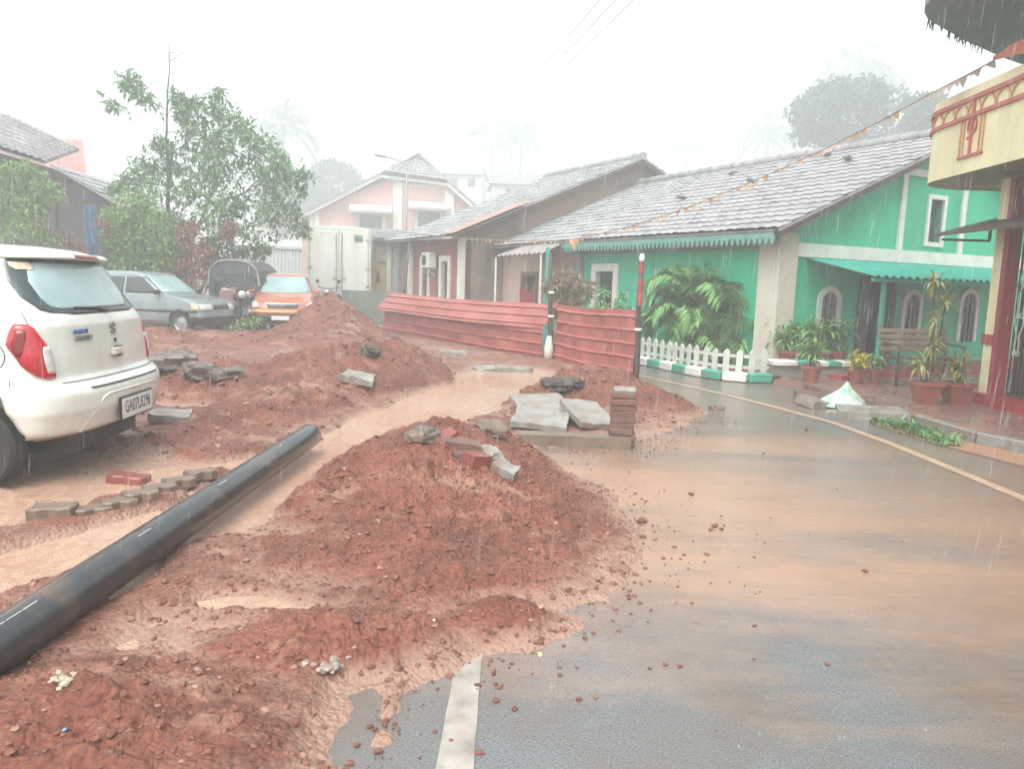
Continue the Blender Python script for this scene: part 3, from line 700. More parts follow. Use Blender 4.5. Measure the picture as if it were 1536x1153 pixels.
# side glass, door seams, fuel flap, lamps and mirrors (mostly outside the frame)
for sg in (1, -1):
    sw.patch('side', [(1.03, 1.10, 2.55), (1.10, .95, 2.45), (1.30, .92, 2.15), (1.42, .98, 1.95)], 20, .005, nv=10, sgn=sg).build('side_window', M_GLASS, wc, smooth=True)
    for x in (1.0, 1.95): sw.patch('side', [(.30, x, x + .006), (1.0, x, x + .006)], 1, .003, sgn=sg, nv=8, skirt=False).build('door_seam', M_SEAM, wc, smooth=True)
    for x in (1.12, 2.05): MB().box((x + .1, sg * (.80), .90), (.2, .03, .03), bev=.01).build('door_handle', M_WHITE, wc)
    sw.patch('fwrap', [(.62, .55, .95), (.78, .6, 1.1)], 8, .01, nv=6, sgn=sg, bulge=.01).build('headlight', M_CLEAR, wc, smooth=True)
    MB().box((2.35, sg * .86, 1.03), (.12, .18, .13), bev=.03).build('wing_mirror', M_WHITE, wc)
ff = MB()
for k in range(28):
    a0, a1 = 2 * math.pi * k / 28, 2 * math.pi * (k + 1) / 28
    ff.bar((.46 + .085 * math.cos(a0), .803, .80 + .085 * math.sin(a0)), (.46 + .085 * math.cos(a1), .803, .80 + .085 * math.sin(a1)), .005)
ff.build('fuel_flap', M_SEAM, wc)
MB().box((.20, -.15, .20), (.08, .9, .07), bev=.02).build('lower_valance', M_BLK, wc)
sw.patch('front', [(1.08, -.62, .62), (1.30, -.6, .6), (1.42, -.5, .5)], 20, .005, nv=10).build('windscreen', M_GLASS, wc, smooth=True)

# ride height: the tail sits well above the wheels
def warp(o):
    for ch in o.children:
        if ch.name.split('.')[0] in ('wheel', 'underbody'): continue
        if ch.type == 'MESH':
            co = np.zeros(len(ch.data.vertices) * 3); ch.data.vertices.foreach_get('co', co); co = co.reshape(-1, 3)
            z2 = np.interp(co[:, 2], [.19, .30, .365, .48, .63, .80, 1.0, 1.065, 1.455, 1.60], [.28, .385, .465, .565, .685, .865, 1.065, 1.115, 1.468, 1.60])
            k = np.clip((1.9 - co[:, 0]) / 1.2, 0, 1); co[:, 2] += (z2 - co[:, 2]) * k
            ch.data.vertices.foreach_set('co', co.ravel()); ch.data.update()
        warp(ch)
warp(wc)
# --- grey boxy hatchback
LG = [(.22, .05, 3.3, .62, .2, .2), (.30, .0, 3.335, .69, .18, .22), (.42, .0, 3.34, .715, .16, .22), (.60, .02, 3.32, .72, .16, .22), (.72, .04, 3.28, .715, .16, .26), (.80, .06, 3.05, .705, .16, .3), (.86, .08, 2.72, .70, .17, .3), (.90, .10, 2.42, .69, .18, .3),
      (1.0, .15, 2.27, .67, .2, .2), (1.25, .33, 1.92, .61, .22, .2), (1.34, .42, 1.80, .585, .24, .2), (1.375, .50, 1.70, .55, .26, .25), (1.40, .75, 1.45, .40, .3, .3)]
nose = G(300, 503); gr = R_(-11)
gloc = (nose.x - 3.15 * math.cos(gr) - .6 * math.sin(gr) * 1, nose.y - 3.15 * math.sin(gr) + .62 * math.cos(gr), 0)
gc, sg_ = car('parked_car', LG, 'grey green boxy hatchback parked behind the white car', 'car', gloc, gr, M_GREYP, (.55, 2.72, .26, .70))
for s_ in (1, -1):
    sg_.patch('side', [(.905, .42, 1.28), (1.0, .42, 1.28), (1.27, .58, 1.28)], 12, .005, nv=8, sgn=s_).build('side_window', M_GLASS, gc, smooth=True)
    sg_.patch('side', [(.905, 1.34, 2.36), (1.0, 1.34, 2.22), (1.27, 1.34, 1.86)], 12, .005, nv=8, sgn=s_).build('side_window', M_GLASS, gc, smooth=True)
    for x in (1.30, 2.36): sg_.patch('side', [(.30, x, x + .012), (.89, x, x + .012)], 1, .003, sgn=s_, nv=6, skirt=False).build('door_seam', M_SEAM, gc)
    sg_.patch('side', [(.50, .1, 3.15), (.545, .1, 3.15)], 30, .012, nv=3, sgn=s_).build('side_moulding', M_BLK, gc, smooth=True)
    sg_.patch('side', [(.26, .9, 2.35), (.285, .9, 2.35)], 10, .006, nv=2, sgn=s_).build('sill', M_CHROME, gc)
    sg_.patch('fwrap', [(.56, .22, .72), (.70, .22, .74)], 8, .012, nv=5, sgn=s_, bulge=.01).build('headlight', M_CLEAR, gc, smooth=True)
    sg_.patch('fwrap', [(.56, .78, 1.08), (.70, .78, 1.05)], 6, .012, nv=5, sgn=s_, bulge=.01).build('indicator_lamp', M_STICK, gc, smooth=True)
    MB().box((2.2, s_ * .78, .94), (.09, .17, .11), bev=.02).build('wing_mirror', M_BLK, gc)
sg_.patch('front', [(.93, -.62, .62), (1.0, -.60, .60), (1.30, -.53, .53)], 20, .005, nv=12).build('windscreen', M_FOG, gc, smooth=True)
sg_.patch('front', [(.58, -.36, .36), (.68, -.36, .36)], 12, .01, nv=4).build('grille', M_BLK, gc)
sg_.patch('fwrap', [(.24, -1.2, 1.2), (.42, -1.2, 1.2)], 40, .04, nv=6).build('front_bumper', M_BLK, gc, smooth=True)
sg_.patch('wrap', [(.24, -1.2, 1.2), (.42, -1.2, 1.2)], 30, .04, nv=6).build('rear_bumper', M_BLK, gc, smooth=True)
sg_.patch('rear', [(.98, -.52, .52), (1.28, -.48, .48)], 14, .005, nv=6).build('rear_window', M_GLASS, gc)

# --- orange small car, front towards the camera
LO = [(.20, .05, 3.4, .62, .3, .45), (.30, .0, 3.48, .70, .3, .5), (.45, .0, 3.5, .735, .28, .52), (.60, .02, 3.48, .74, .26, .52), (.72, .04, 3.42, .735, .26, .55), (.80, .06, 3.26, .725, .26, .6), (.88, .08, 3.0, .715, .26, .6), (.95, .10, 2.62, .705, .26, .55),
      (1.02, .14, 2.45, .69, .26, .4), (1.25, .28, 2.08, .62, .28, .4), (1.38, .36, 1.86, .57, .3, .4), (1.42, .44, 1.76, .53, .34, .4), (1.46, .7, 1.5, .38, .34, .4)]
of = G(424, 499); oa = R_(-76)
oloc = (of.x - 3.5 * math.cos(oa), of.y - 3.5 * math.sin(oa), 0)
oc, so = car('parked_car', LO, 'orange small car parked facing the road behind the conical soil heap', 'car', oloc, oa, M_ORNG, (.6, 2.85, .265, .73))
so.patch('front', [(.965, -.60, .60), (1.02, -.60, .60), (1.25, -.55, .55), (1.37, -.46, .46)], 24, .005, nv=14).build('windscreen', M_FOG, oc, smooth=True)
gr_ = so.patch('front', [(.60, -.34, .34), (.68, -.38, .38), (.70, -.38, .38)], 16, .012, nv=5).build('grille', M_BLK, oc, smooth=True)
so.patch('front', [(.695, -.40, .40), (.715, -.40, .40)], 16, .02, nv=2).build('grille_trim', M_CHROME, gr_)
so.patch('fwrap', [(.24, -.7, .7), (.34, -.75, .75), (.42, -.72, .72)], 20, .02, nv=5).build('air_intake', M_BLK, oc, smooth=True)
so.patch('fwrap', [(.46, -1.1, 1.1), (.50, -1.12, 1.12), (.55, -1.1, 1.1)], 40, .022, nv=5, bulge=.02).build('front_bumper', mat('yellow_orange_bumper', (.62, .30, .10), rough=.25, bump=.1), oc, smooth=True)
MB().lathe([(.052, 0), (.052, .012), (.001, .014)], T=Matrix.Translation((so.front_x(0, .65) + .012, 0, .655)) @ Matrix.Rotation(math.pi / 2, 4, 'Y'), n=16).build('emblem', M_CHROME, oc)
MB().box((so.front_x(0, .37) + .03, -.05, .36), (.012, .42, .10)).build('number_plate', M_PLATE, oc)
for s_ in (1, -1):
    so.patch('fwrap', [(.58, .62, .95), (.64, .50, 1.05), (.70, .50, 1.02), (.745, .60, .9)], 12, .014, nv=8, sgn=s_, bulge=.02).build('headlight', M_CLEAR, oc, smooth=True)
    so.patch('side', [(.97, .5, 2.4), (1.1, .45, 2.25), (1.36, .6, 1.85)], 14, .005, nv=8, sgn=s_).build('side_window', M_GLASS, oc, smooth=True)
    MB().box((2.5, s_ * .80, 1.0), (.1, .17, .12), bev=.03).build('wing_mirror', M_ORNG, oc)
so.patch('rear', [(1.0, -.5, .5), (1.35, -.45, .45)], 12, .005, nv=6).build('rear_window', M_GLASS, oc)

# --- white box truck seen from behind
tp = A(509, 440, 25.0); ta = R_(96)
tk = thing('box_truck', 'white box truck standing behind the orange car, rear doors shut', 'truck', (tp.x, tp.y, 0), ta)
M_TRK = mat('truck_white', (.70, .71, .66), (.60, .61, .57), scale=1.5, rough=.35, bump=.1, bscale=20, dirt=(.36, .30, .22), dirt_amt=.35)
z0, z1, hw = .85, 2.92, .98
prof = [(-hw, z0), (hw, z0), (hw, z1)] + [(hw * math.cos(a), z1 + .12 * math.sin(a)) for a in [math.pi * k / 12 for k in range(1, 12)]] + [(-hw, z1)]
TT = Matrix(((0, 1, 0, 0), (1, 0, 0, 0), (0, 0, 1, 0), (0, 0, 0, 1)))
MB().prism(prof, 0, 4.0, T=TT).build('cargo_box', M_TRK, tk)
for s_ in (1, -1):
    d = MB().box((-.025, s_ * .475, (z0 + z1) / 2 + .02), (.045, .91, z1 - z0 - .12), bev=.012).build('rear_door', M_TRK, tk)
    hg = MB()
    for z in (1.1, 1.7, 2.6): hg.box((-.055, s_ * .92, z), (.03, .12, .06))
    hg.build('hinge', M_CHROME, d)
    bb = MB().tube([(-.07, s_ * .09, .95), (-.07, s_ * .09, 2.8)], .016, 6); bb.box((-.07, s_ * .13, 1.35), (.03, .16, .05)).box((-.075, s_ * .09, 1.62), (.04, .06, .14)); bb.build('lock_bar', M_CHROME, d)
fr = MB()
for y, z, sy, sz in ((0, z0 - .02, 2 * hw + .04, .09), (0, z1 - .02, 2 * hw + .03, .07), (hw, (z0 + z1) / 2, .07, z1 - z0), (-hw, (z0 + z1) / 2, .07, z1 - z0)): fr.box((-.012, y, z), (.05, sy, sz))
fr.build('door_frame', mat('truck_frame', (.56, .58, .50), rough=.4, bump=.1), tk)
MB().box((-.08, -.62, 2.66), (.012, .26, .17)).build('sign_panel', mat('green_panel', (.12, .22, .13), rough=.4, bump=0), tk)
MB().box((2.6, 0, .66), (5.4, .8, .2)).build('chassis', M_BLK, tk)
for s_ in (1, -1):
    MB().box((-.05, s_ * .74, .68), (.06, .3, .12), bev=.02).build('tail_light', M_RED, tk)
    for x in (.9, 4.4): wheel(tk, x, s_ * .8, .38, .26)
MB().box((-.04, 0, .52), (.08, 1.7, .1)).build('rear_bumper', M_BLK, tk)
MB().box((4.9, 0, 1.35), (1.5, 1.8, 1.6), taper=.92, bev=.08).build('cab', M_TRK, tk)
MB().box((5.66, 0, 1.7), (.02, 1.5, .6)).build('windscreen', M_GLASS, tk)

# --- parked motorcycles
def motorbike(label, loc, rz, m, dark):
    t = thing('motorcycle', label, 'motorcycle', loc, rz, 'motorcycles parked beside the orange car')
    for x in (-.62, .64):
        w = bpy.data.objects.new('wheel', None); COL.objects.link(w); w.parent = t
        T = Matrix.Translation((x, 0, .30)) @ Matrix.Rotation(math.pi / 2, 4, 'X')
        MB().lathe([(.24, -.045), (.285, -.04), (.30, 0), (.285, .04), (.24, .045), (.235, 0), (.24, -.045)], n=28, T=T, cap=False).build('tyre', M_TYRE, w, smooth=True)
        sp = MB()
        for k in range(6):
            a = k * math.pi / 3; sp.bar((x, 0, .30), (x + .235 * math.cos(a), 0, .30 + .235 * math.sin(a)), .022, .03)
        sp.lathe([(.05, -.06), (.05, .06)], n=10, T=T); sp.build('rim', M_ALLOY, w)
    MB().grid(lambda u, v: ((-.10 + .50 * u), (.13 * math.sin(math.pi * min(max(u, .04), .96)) ** .5) * math.cos(2 * math.pi * v), .80 + (.13 * math.sin(math.pi * min(max(u, .04), .96)) ** .6) * math.sin(2 * math.pi * v) + .05 * u), 14, 16).build('fuel_tank', m, t, smooth=True)
    MB().box((-.42, 0, .80), (.72, .24, .09), rot=(0, .06, 0), bev=.035).build('seat', dark, t, angle=40)
    MB().box((.06, 0, .44), (.34, .26, .34), bev=.05).build('engine', M_BLK, t, angle=40)
    MB().tube([(.1, .12, .35), (-.1, .16, .28), (-.75, .17, .36)], [.03, .035, .05], 10).build('exhaust', M_CHROME, t, smooth=True)
    f = MB()
    for s_ in (1, -1): f.tube([(.64, s_ * .08, .30), (.44, s_ * .08, .98)], .022, 8)
    f.tube([(.42, 0, .92), (-.05, 0, .68), (-.6, 0, .66)], .03, 8).tube([(-.62, .07, .3), (-.2, .06, .5), (.05, .0, .5)], .02, 6)
    f.build('frame', M_BLK, t)
    hb = MB().tube([(.30, .36, 1.08), (.40, .30, 1.05), (.43, .1, 1.02), (.43, -.1, 1.02), (.40, -.30, 1.05), (.30, -.36, 1.08)], .014, 8).build('handlebar', M_BLK, t)
    for s_ in (1, -1):
        MB().tube([(.40, s_ * .28, 1.05), (.42, s_ * .34, 1.22)], .007, 6).lathe([(.001, -.01), (.055, -.008), (.055, .008), (.001, .01)], T=Matrix.Translation((.42, s_ * .35, 1.25)) @ Matrix.Rotation(math.pi / 2, 4, 'Y'), n=12, cap=False).build('mirror', M_BLK, hb)
    MB().lathe([(.001, 0), (.09, .02), (.10, .08), (.06, .14), (.001, .15)], T=Matrix.Translation((.66, 0, .90)) @ Matrix.Rotation(-math.pi / 2, 4, 'Y'), n=18, cap=False).build('headlight', M_CLEAR, t, smooth=True)
    MB().grid(lambda u, v: (.64 + .335 * math.cos(R_(20 + 130 * u)), (v - .5) * .13, .30 + .335 * math.sin(R_(20 + 130 * u))), 14, 2).build('mudguard', m, t, smooth=True)
    return t
M_BK1 = paint('black_bike_paint', (.02, .021, .023)); M_BK2 = paint('maroon_bike_paint', (.10, .02, .02)); M_SEATB = mat('seat_vinyl', (.03, .03, .032), rough=.4, bump=.2)
p1 = G(352, 495); motorbike('black motorcycle nearest to the grey car bonnet', (p1.x, p1.y + .2, 0), R_(-58), M_BK1, M_SEATB)
p1 = G(370, 493); motorbike('maroon motorcycle close against the left side of the orange car', (p1.x, p1.y + .5, 0), R_(-78), M_BK2, M_SEATB)
p1 = G(492, 482); motorbike('motorcycle in front of the truck showing its mirrors above the conical soil heap', (p1.x, p1.y + .6, 0), R_(-95), M_BK1, M_SEATB)
# ------------------------------------------------------------------ buildings
M_GREEN = mat('green_limewash', (.03, .49, .275), (.025, .38, .21), scale=1.6, rough=.55, bump=.25, bscale=26, stretch=(1, 1, .25), dirt=(.05, .22, .15), dirt_amt=.4)
M_CREAM = mat('cream_render', (.62, .58, .49), (.50, .46, .38), scale=2, rough=.6, bump=.2, bscale=30, stretch=(1, 1, .35), dirt=(.26, .23, .19), dirt_amt=.5)
M_WHT = mat('white_trim', (.74, .73, .68), (.60, .59, .55), scale=4, rough=.55, bump=.15, bscale=30, dirt=(.34, .31, .27), dirt_amt=.4)
M_TILE = mat('weathered_roof_tile', (.36, .335, .345), (.235, .22, .228), scale=3.2, rough=.28, rough2=.6, bump=.35, bscale=45, dirt=(.09, .085, .07), dirt_amt=.6)
M_TILE2 = mat('grey_roof_tile', (.36, .355, .355), (.21, .21, .21), scale=2.6, rough=.3, rough2=.6, bump=.35, bscale=45, dirt=(.08, .09, .08), dirt_amt=.6)
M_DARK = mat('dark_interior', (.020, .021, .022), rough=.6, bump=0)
M_PANE = mat('window_glass', (.05, .06, .062), (.03, .035, .038), rough=.08, bump=.05, bscale=8, spec=.7)
M_WOOD = mat('dark_wood', (.10, .055, .035), (.05, .03, .02), scale=6, rough=.5, bump=.3, bscale=30, stretch=(1, 1, .2))
M_GREY = mat('bare_grey_render', (.34, .32, .29), (.20, .19, .18), scale=1.6, rough=.6, bump=.4, bscale=22, dirt=(.10, .095, .085), dirt_amt=.7)
M_PINK = mat('faded_pink_render', (.60, .44, .37), (.48, .34, .28), scale=2, rough=.6, bump=.2, bscale=24, stretch=(1, 1, .35), dirt=(.28, .22, .19), dirt_amt=.5)
M_BRICKR = mat('maroon_render', (.33, .115, .095), (.24, .085, .07), scale=2, rough=.6, bump=.2, bscale=24, stretch=(1, 1, .35), dirt=(.16, .08, .07), dirt_amt=.5)
M_ROSE = mat('rose_render', (.70, .42, .385), (.60, .35, .32), scale=1.2, rough=.6, bump=.15, bscale=20, dirt=(.40, .22, .19), dirt_amt=.5)
M_TURQ = mat('turquoise_sheet', (.06, .36, .28), (.045, .29, .22), spec=.06, scale=4, rough=.75, bump=.15, bscale=20, dirt=(.10, .22, .18), dirt_amt=.4)
M_IRON = mat('rusty_iron', (.11, .06, .045), (.06, .035, .03), scale=9, rough=.55, bump=.4, bscale=60)
M_REDP = mat('red_oxide_paint', (.40, .045, .045), (.28, .035, .035), scale=4, rough=.35, bump=.2, bscale=30, dirt=(.16, .06, .05), dirt_amt=.4)
M_YEL = mat('yellow_render', (.86, .79, .50), (.76, .68, .41), scale=1.5, rough=.5, bump=.15, bscale=26, dirt=(.36, .31, .17), dirt_amt=.5)
M_PALE = mat('pale_render', (.60, .60, .57), (.48, .48, .46), scale=1.5, rough=.6, bump=.15, bscale=20, dirt=(.3, .3, .28), dirt_amt=.5)

def tiled(a, b, c, d, cols, rows, amp=.022, step=.024, seed=1, sag=.03):
    """tile roof: a->b along the eave, d->c along the ridge; rolls run up the slope, rows overlap"""
    a, b, c, d = map(Vector, (a, b, c, d)); n = (b - a).cross(d - a).normalized()
    if n.z < 0: n = -n
    mb = MB(); nu = cols * 5; r = random.Random(seed); jit = [[r.uniform(-.007, .007) for _ in range(cols)] for _ in range(rows)]
    W = nu + 1; vs = []; 
    for j in range(rows):
        for e in (0, 1):
            v = (j + e * 1.0) / rows
            for i in range(W):
                u = i / nu; p = a.lerp(b, u).lerp(d.lerp(c, u), v)
                ph = u * cols; k = min(int(ph), cols - 1)
                h = amp * (abs(math.sin(math.pi * ph)) ** .8) + (step * (1 - e)) + jit[j][k] - sag * math.sin(math.pi * u) * math.sin(math.pi * v)
                vs.append(p + n * h)
    fs = []
    for j in range(rows):
        for i in range(nu):
            q = (2 * j) * W + i; fs.append((q, q + 1, q + W + 1, q + W))
            if j < rows - 1:
                q2 = (2 * j + 1) * W + i; fs.append((q2, q2 + 1, q2 + W + 1, q2 + W))
            if j == 0: pass
    mb.add(vs, fs)
    # underside and edges
    th_ = -.05; lo = [a + n * th_, b + n * th_, c + n * th_, d + n * th_]; up = [a + n * .0, b + n * .0, c + n * .0, d + n * .0]
    k = len(mb.v); mb.v += lo + up
    for f in ((0, 3, 2, 1), (0, 1, 5, 4), (1, 2, 6, 5), (2, 3, 7, 6), (3, 0, 4, 7)): mb.f.append([k + i for i in f]); mb.mi.append(0)
    return mb
def ridge_caps(p0, p1, m, parent, r=.11, n=None):
    p0 = Vector(p0); p1 = Vector(p1); L = (p1 - p0).length; n = n or int(L / .38); mb = MB(); d = (p1 - p0) / n
    for k in range(n):
        q0 = p0 + d * k; q1 = p0 + d * (k + 1.12); mb.tube([q0, q1], [r * 1.12, r * .9], 10)
    return mb.build('ridge_tiles', m, parent, angle=50)
def wall(L, H, holes, T, t=.22, top=None):
    """wall in local x (along) and z, outer face at y=0 looking to -y; holes (x0,x1,z0,z1)"""
    mb = MB(); xs = sorted(set([0, L] + [h[0] for h in holes] + [h[1] for h in holes])); zs = sorted(set([0, H] + [h[2] for h in holes] + [h[3] for h in holes]))
    for i in range(len(xs) - 1):
        for j in range(len(zs) - 1):
            x0, x1, z0, z1 = xs[i], xs[i + 1], zs[j], zs[j + 1]; cx, cz = (x0 + x1) / 2, (z0 + z1) / 2
            if any(h[0] < cx < h[1] and h[2] < cz < h[3] for h in holes): continue
            mb.add([(x0, 0, z0), (x1, 0, z0), (x1, 0, z1), (x0, 0, z1)], [(0, 1, 2, 3)], 0, T)
            mb.add([(x0, t, z0), (x1, t, z0), (x1, t, z1), (x0, t, z1)], [(3, 2, 1, 0)], 0, T)
    for (x0, x1, z0, z1) in list(holes) + [(0, L, 0, H)]:
        mb.add([(x0, 0, z0), (x1, 0, z0), (x1, 0, z1), (x0, 0, z1), (x0, t, z0), (x1, t, z0), (x1, t, z1), (x0, t, z1)], [(0, 4, 5, 1), (1, 5, 6, 2), (2, 6, 7, 3), (3, 7, 4, 0)], 0, T)
    if top: mb.prism(top, 0, t, T=T)
    return mb
def window(parent, T, x0, x1, z0, z1, fm, pm=None, fw=.09, proud=.03, bars=True, sill=False, name='window', barm=None, nb=3, inner=None):
    w = MB()
    y0 = -proud
    w.box(((x0 + x1) / 2, (y0 + .08) / 2, z1 + fw / 2), (x1 - x0 + 2 * fw, .08 - y0, fw)).box((x0 - fw / 2, (y0 + .08) / 2, (z0 + z1) / 2), (fw, .08 - y0, z1 - z0)).box((x1 + fw / 2, (y0 + .08) / 2, (z0 + z1) / 2), (fw, .08 - y0, z1 - z0))
    w.box(((x0 + x1) / 2, (y0 + .08) / 2, z0 - fw / 2), (x1 - x0 + 2 * fw, .08 - y0, fw))
    w.v = [T @ Vector(p) for p in w.v]
    o = w.build(name, fm, parent)
    MB().add([(x0, .12, z0), (x1, .12, z0), (x1, .12, z1), (x0, .12, z1)], [(0, 1, 2, 3)], 0, T).build('pane', pm or M_PANE, o)
    if bars:
        b = MB()
        for k in range(1, nb + 1): b.box((x0 + (x1 - x0) * k / (nb + 1), .06, (z0 + z1) / 2), (.014, .014, z1 - z0), )
        b.box(((x0 + x1) / 2, .06, (z0 + z1) / 2), (x1 - x0, .02, .02))
        b.v = [T @ Vector(p) for p in b.v]; b.build('bars', barm or M_WOOD, o)
    return o
ID = Matrix.Identity(4)

# --- green cottage: local x along the gable wall, local y back along the street front
GO = Vector((4.45, 13.0, 0)); GA = R_(28)
gh = thing('green_house', 'long green cottage with white bands, tiled roof and attic window in its gable', 'house', GO, GA)
RID, APX, EVX, EVZ = 4.5, 4.52, -.48, 2.40
slope = (APX - EVZ) / (RID - EVX); WT = EVZ + slope * .48
LF = 6.3                              # length of the green street front
TF = Matrix(((0, 1, 0, 0), (1, 0, 0, 0), (0, 0, 1, 0), (0, 0, 0, 1))) # front wall: along +y, faces -x
TFm = TF
front_holes = [(4.75, 5.45, .55, 1.72)]
gab_holes = [(1.08, 1.48, .62, 1.22), (2.15, 2.95, .12, 1.62), (3.38, 3.78, .55, 1.22), (5.15, 5.6, .5, 1.25), (3.83, 4.23, 2.42, 3.22)]
def gtop(x): return EVZ + slope * (x - EVX) if x < RID else APX - slope * (x - RID)
wl = wall(LF, WT - .03, front_holes, TF); wl.build('front_wall', M_GREEN, gh)
gw = wall(9.0, 2.05, [h for h in gab_holes if h[3] < 2], ID)
top = [(0, 2.05), (9, 2.05), (9, gtop(9) - .05), (RID, APX - .05), (0, gtop(0) - .05)]
hx0, hx1, hz0, hz1 = gab_holes[-1]
for poly in ([(0, 2.05), (hx0, 2.05), (hx0, gtop(hx0) - .05), (0, gtop(0) - .05)], [(hx0, 2.05), (hx1, 2.05), (hx1, hz0), (hx0, hz0)], [(hx0, hz1), (hx1, hz1), (hx1, gtop(hx1) - .05), (hx0, gtop(hx0) - .05)], [(hx1, 2.05), (9, 2.05), (9, gtop(9) - .05), (RID, APX - .05), (hx1, gtop(hx1) - .05)]):
    gw.prism(poly, 0, .22)
gw.build('gable_wall', M_GREEN, gh)
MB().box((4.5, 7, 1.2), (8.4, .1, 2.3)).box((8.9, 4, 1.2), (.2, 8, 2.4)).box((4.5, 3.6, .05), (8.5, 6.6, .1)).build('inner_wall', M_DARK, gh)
bands = MB()
bands.box((4.6, -.02, 2.115), (8.8, .05, .23))
for x, z1 in ((3.02, 3.60), (4.86, 3.60)): bands.box((x, -.02, (2.23 + z1) / 2), (.13, .05, z1 - 2.23))
bands.box((4.5, -.021, 3.66), (3.2, .052, .13))
bands.build('white_band', M_WHT, gh)
MB().box((.13, -.0, 1.19), (.42, .16, 2.38)).box((-.015, .19, 1.19), (.15, .38, 2.379)).build('corner_pillar', M_CREAM, gh)
pl_ = MB().box((-.02, LF / 2 + .2, 2.27), (.06, LF - .4, .30)); pl_.build('wall_plate_band', M_GREY, gh)
window(gh, TF, *front_holes[0], M_WHT, fw=.17, proud=.05, nb=4, inner=None)
window(gh, ID, *gab_holes[4], M_WHT, fw=.085, proud=.04, nb=2)
tl_ = MB().box((4.42, -.015, 4.05), (.34, .04, .36)); tw = tl_.build('gable_vent', M_WHT, gh); MB().box((4.42, -.04, 4.05), (.22, .012, .26)).build('vent_panel', M_PANE, tw)
for h in (gab_holes[0], gab_holes[2], gab_holes[3]):
    x0, x1, z0, z1 = h; cx, rr = (x0 + x1) / 2, (x1 - x0) / 2; fr = MB(); n = 16
    def arc(R): return [(cx - R, z0)] + [(cx - R * math.cos(math.pi * k / n), z1 + R * math.sin(math.pi * k / n)) for k in range(n + 1)] + [(cx + R, z0)]
    a0, a1 = arc(rr), arc(rr + .10)
    for k in range(len(a0) - 1):
        q = [(a0[k][0], -.04, a0[k][1]), (a0[k + 1][0], -.04, a0[k + 1][1]), (a1[k + 1][0], -.04, a1[k + 1][1]), (a1[k][0], -.04, a1[k][1])]
        q2 = [(x, .03, z) for x, _, z in q]; fr.add(q + q2, [(0, 1, 2, 3), (3, 2, 6, 7), (0, 4, 5, 1), (1, 5, 6, 2), (0, 3, 7, 4)])
    o = fr.build('arched_window', M_WHT, gh)
    MB().add([(p[0], -.006, p[1]) for p in a0], [list(range(len(a0)))]).build('pane', M_PANE, o)
    b = MB()
    for k in (1, 2): b.box((x0 + (x1 - x0) * k / 3, -.02, (z0 + z1) / 2 + .08), (.02, .02, z1 - z0 + .2))
    b.box((cx, -.02, z1), (x1 - x0, .02, .025)).build('bars', M_WOOD, o)
x0, x1, z0, z1 = gab_holes[1]
d = MB(); d.box((x0 - .05, .0, .87), (.1, .1, 1.5)).box((x1 + .05, 0, .87), (.1, .1, 1.5)).box(((x0 + x1) / 2, 0, z1 + .05), (1.0, .1, .1)); d = d.build('door', M_WOOD, gh)
MB().box((x0 + .2, .14, .87), (.38, .05, 1.48)).build('door_leaf', mat('blue_grey_door', (.035, .055, .085), (.025, .035, .055), rough=.5, bump=.2), d)
MB().box((4.5, -.7, .06), (8.9, 1.4, .12)).build('plinth', M_REDP, gh)
# roof
LR = 6.38
tiled((EVX, -.38, EVZ), (EVX, LR, EVZ), (RID, LR, APX), (RID, -.38, APX), 28, 17, seed=3).build('roof', M_TILE, gh, smooth=False)
tiled((RID, -.38, APX), (RID, LR, APX), (9.5, LR, APX - slope * 5), (9.5, -.38, APX - slope * 5), 28, 17, seed=4).build('roof', M_TILE, gh)
ridge_caps((RID, -.4, APX + .04), (RID, LR, APX + .04), M_TILE, gh)
vg = MB().bar((EVX, -.33, EVZ - .09), (RID, -.33, APX - .09), .05, .14).bar((RID, -.33, APX - .09), (9.5, -.33, APX - slope * 5 - .09), .05, .14).build('bargeboard', M_WOOD, gh)
fa = MB(); fa.box((EVX + .03, LR / 2 - .15, EVZ - .10), (.025, LR + .3, .09))
n = 52
for k in range(n):
    y = -.3 + (LR + .3) * (k + .5) / n; fa.prism([(-.05, EVZ - .14), (.05, EVZ - .14), (.03, EVZ - .22), (0, EVZ - .25), (-.03, EVZ - .22)], EVX + .018, EVX + .042, T=Matrix.Translation((0, y, 0)) @ Matrix(((0, 1, 0, 0), (1, 0, 0, 0), (0, 0, 1, 0), (0, 0, 0, 1))))
fa.build('eave_valance', mat('faded_valance', (.15, .33, .29), (.10, .24, .21), rough=.6, bump=.1), gh)
rs = MB()
for y, x in ((1.6, 3.4), (3.4, 2.6), (4.9, 1.9), (2.7, 4.1), (5.2, 3.7)):
    z = EVZ + slope * (x - EVX) + .09; rs.box((x, y, z), (.16, .24, .06), rot=(.2, .25, RND.uniform(0, 3)), bev=.02)
rs.build('loose_tile', M_TILE2, gh)
# porch canopy
cw = MB(); xa, xb, dp = .62, 6.4, 1.38
cw.grid(lambda u, v: (xa + (xb - xa) * u, -.02 - dp * v, 1.985 - .30 * v + .018 * math.sin(u * 60 * math.pi)), 240, 3)
cw.grid(lambda u, v: (xa + (xb - xa) * u, -.02 - dp * v, 1.972 - .30 * v + .018 * math.sin(u * 60 * math.pi)), 240, 3, flip=True)
cw.build('porch_canopy', M_TURQ, gh, smooth=True)
po = MB()
for x in (1.0, 5.9): po.box((x, -1.28, .86), (.06, .06, 1.62))
po.bar((xa, -1.34, 1.63), (xb, -1.34, 1.63), .05)
po.build('porch_post', M_TURQ, gh)

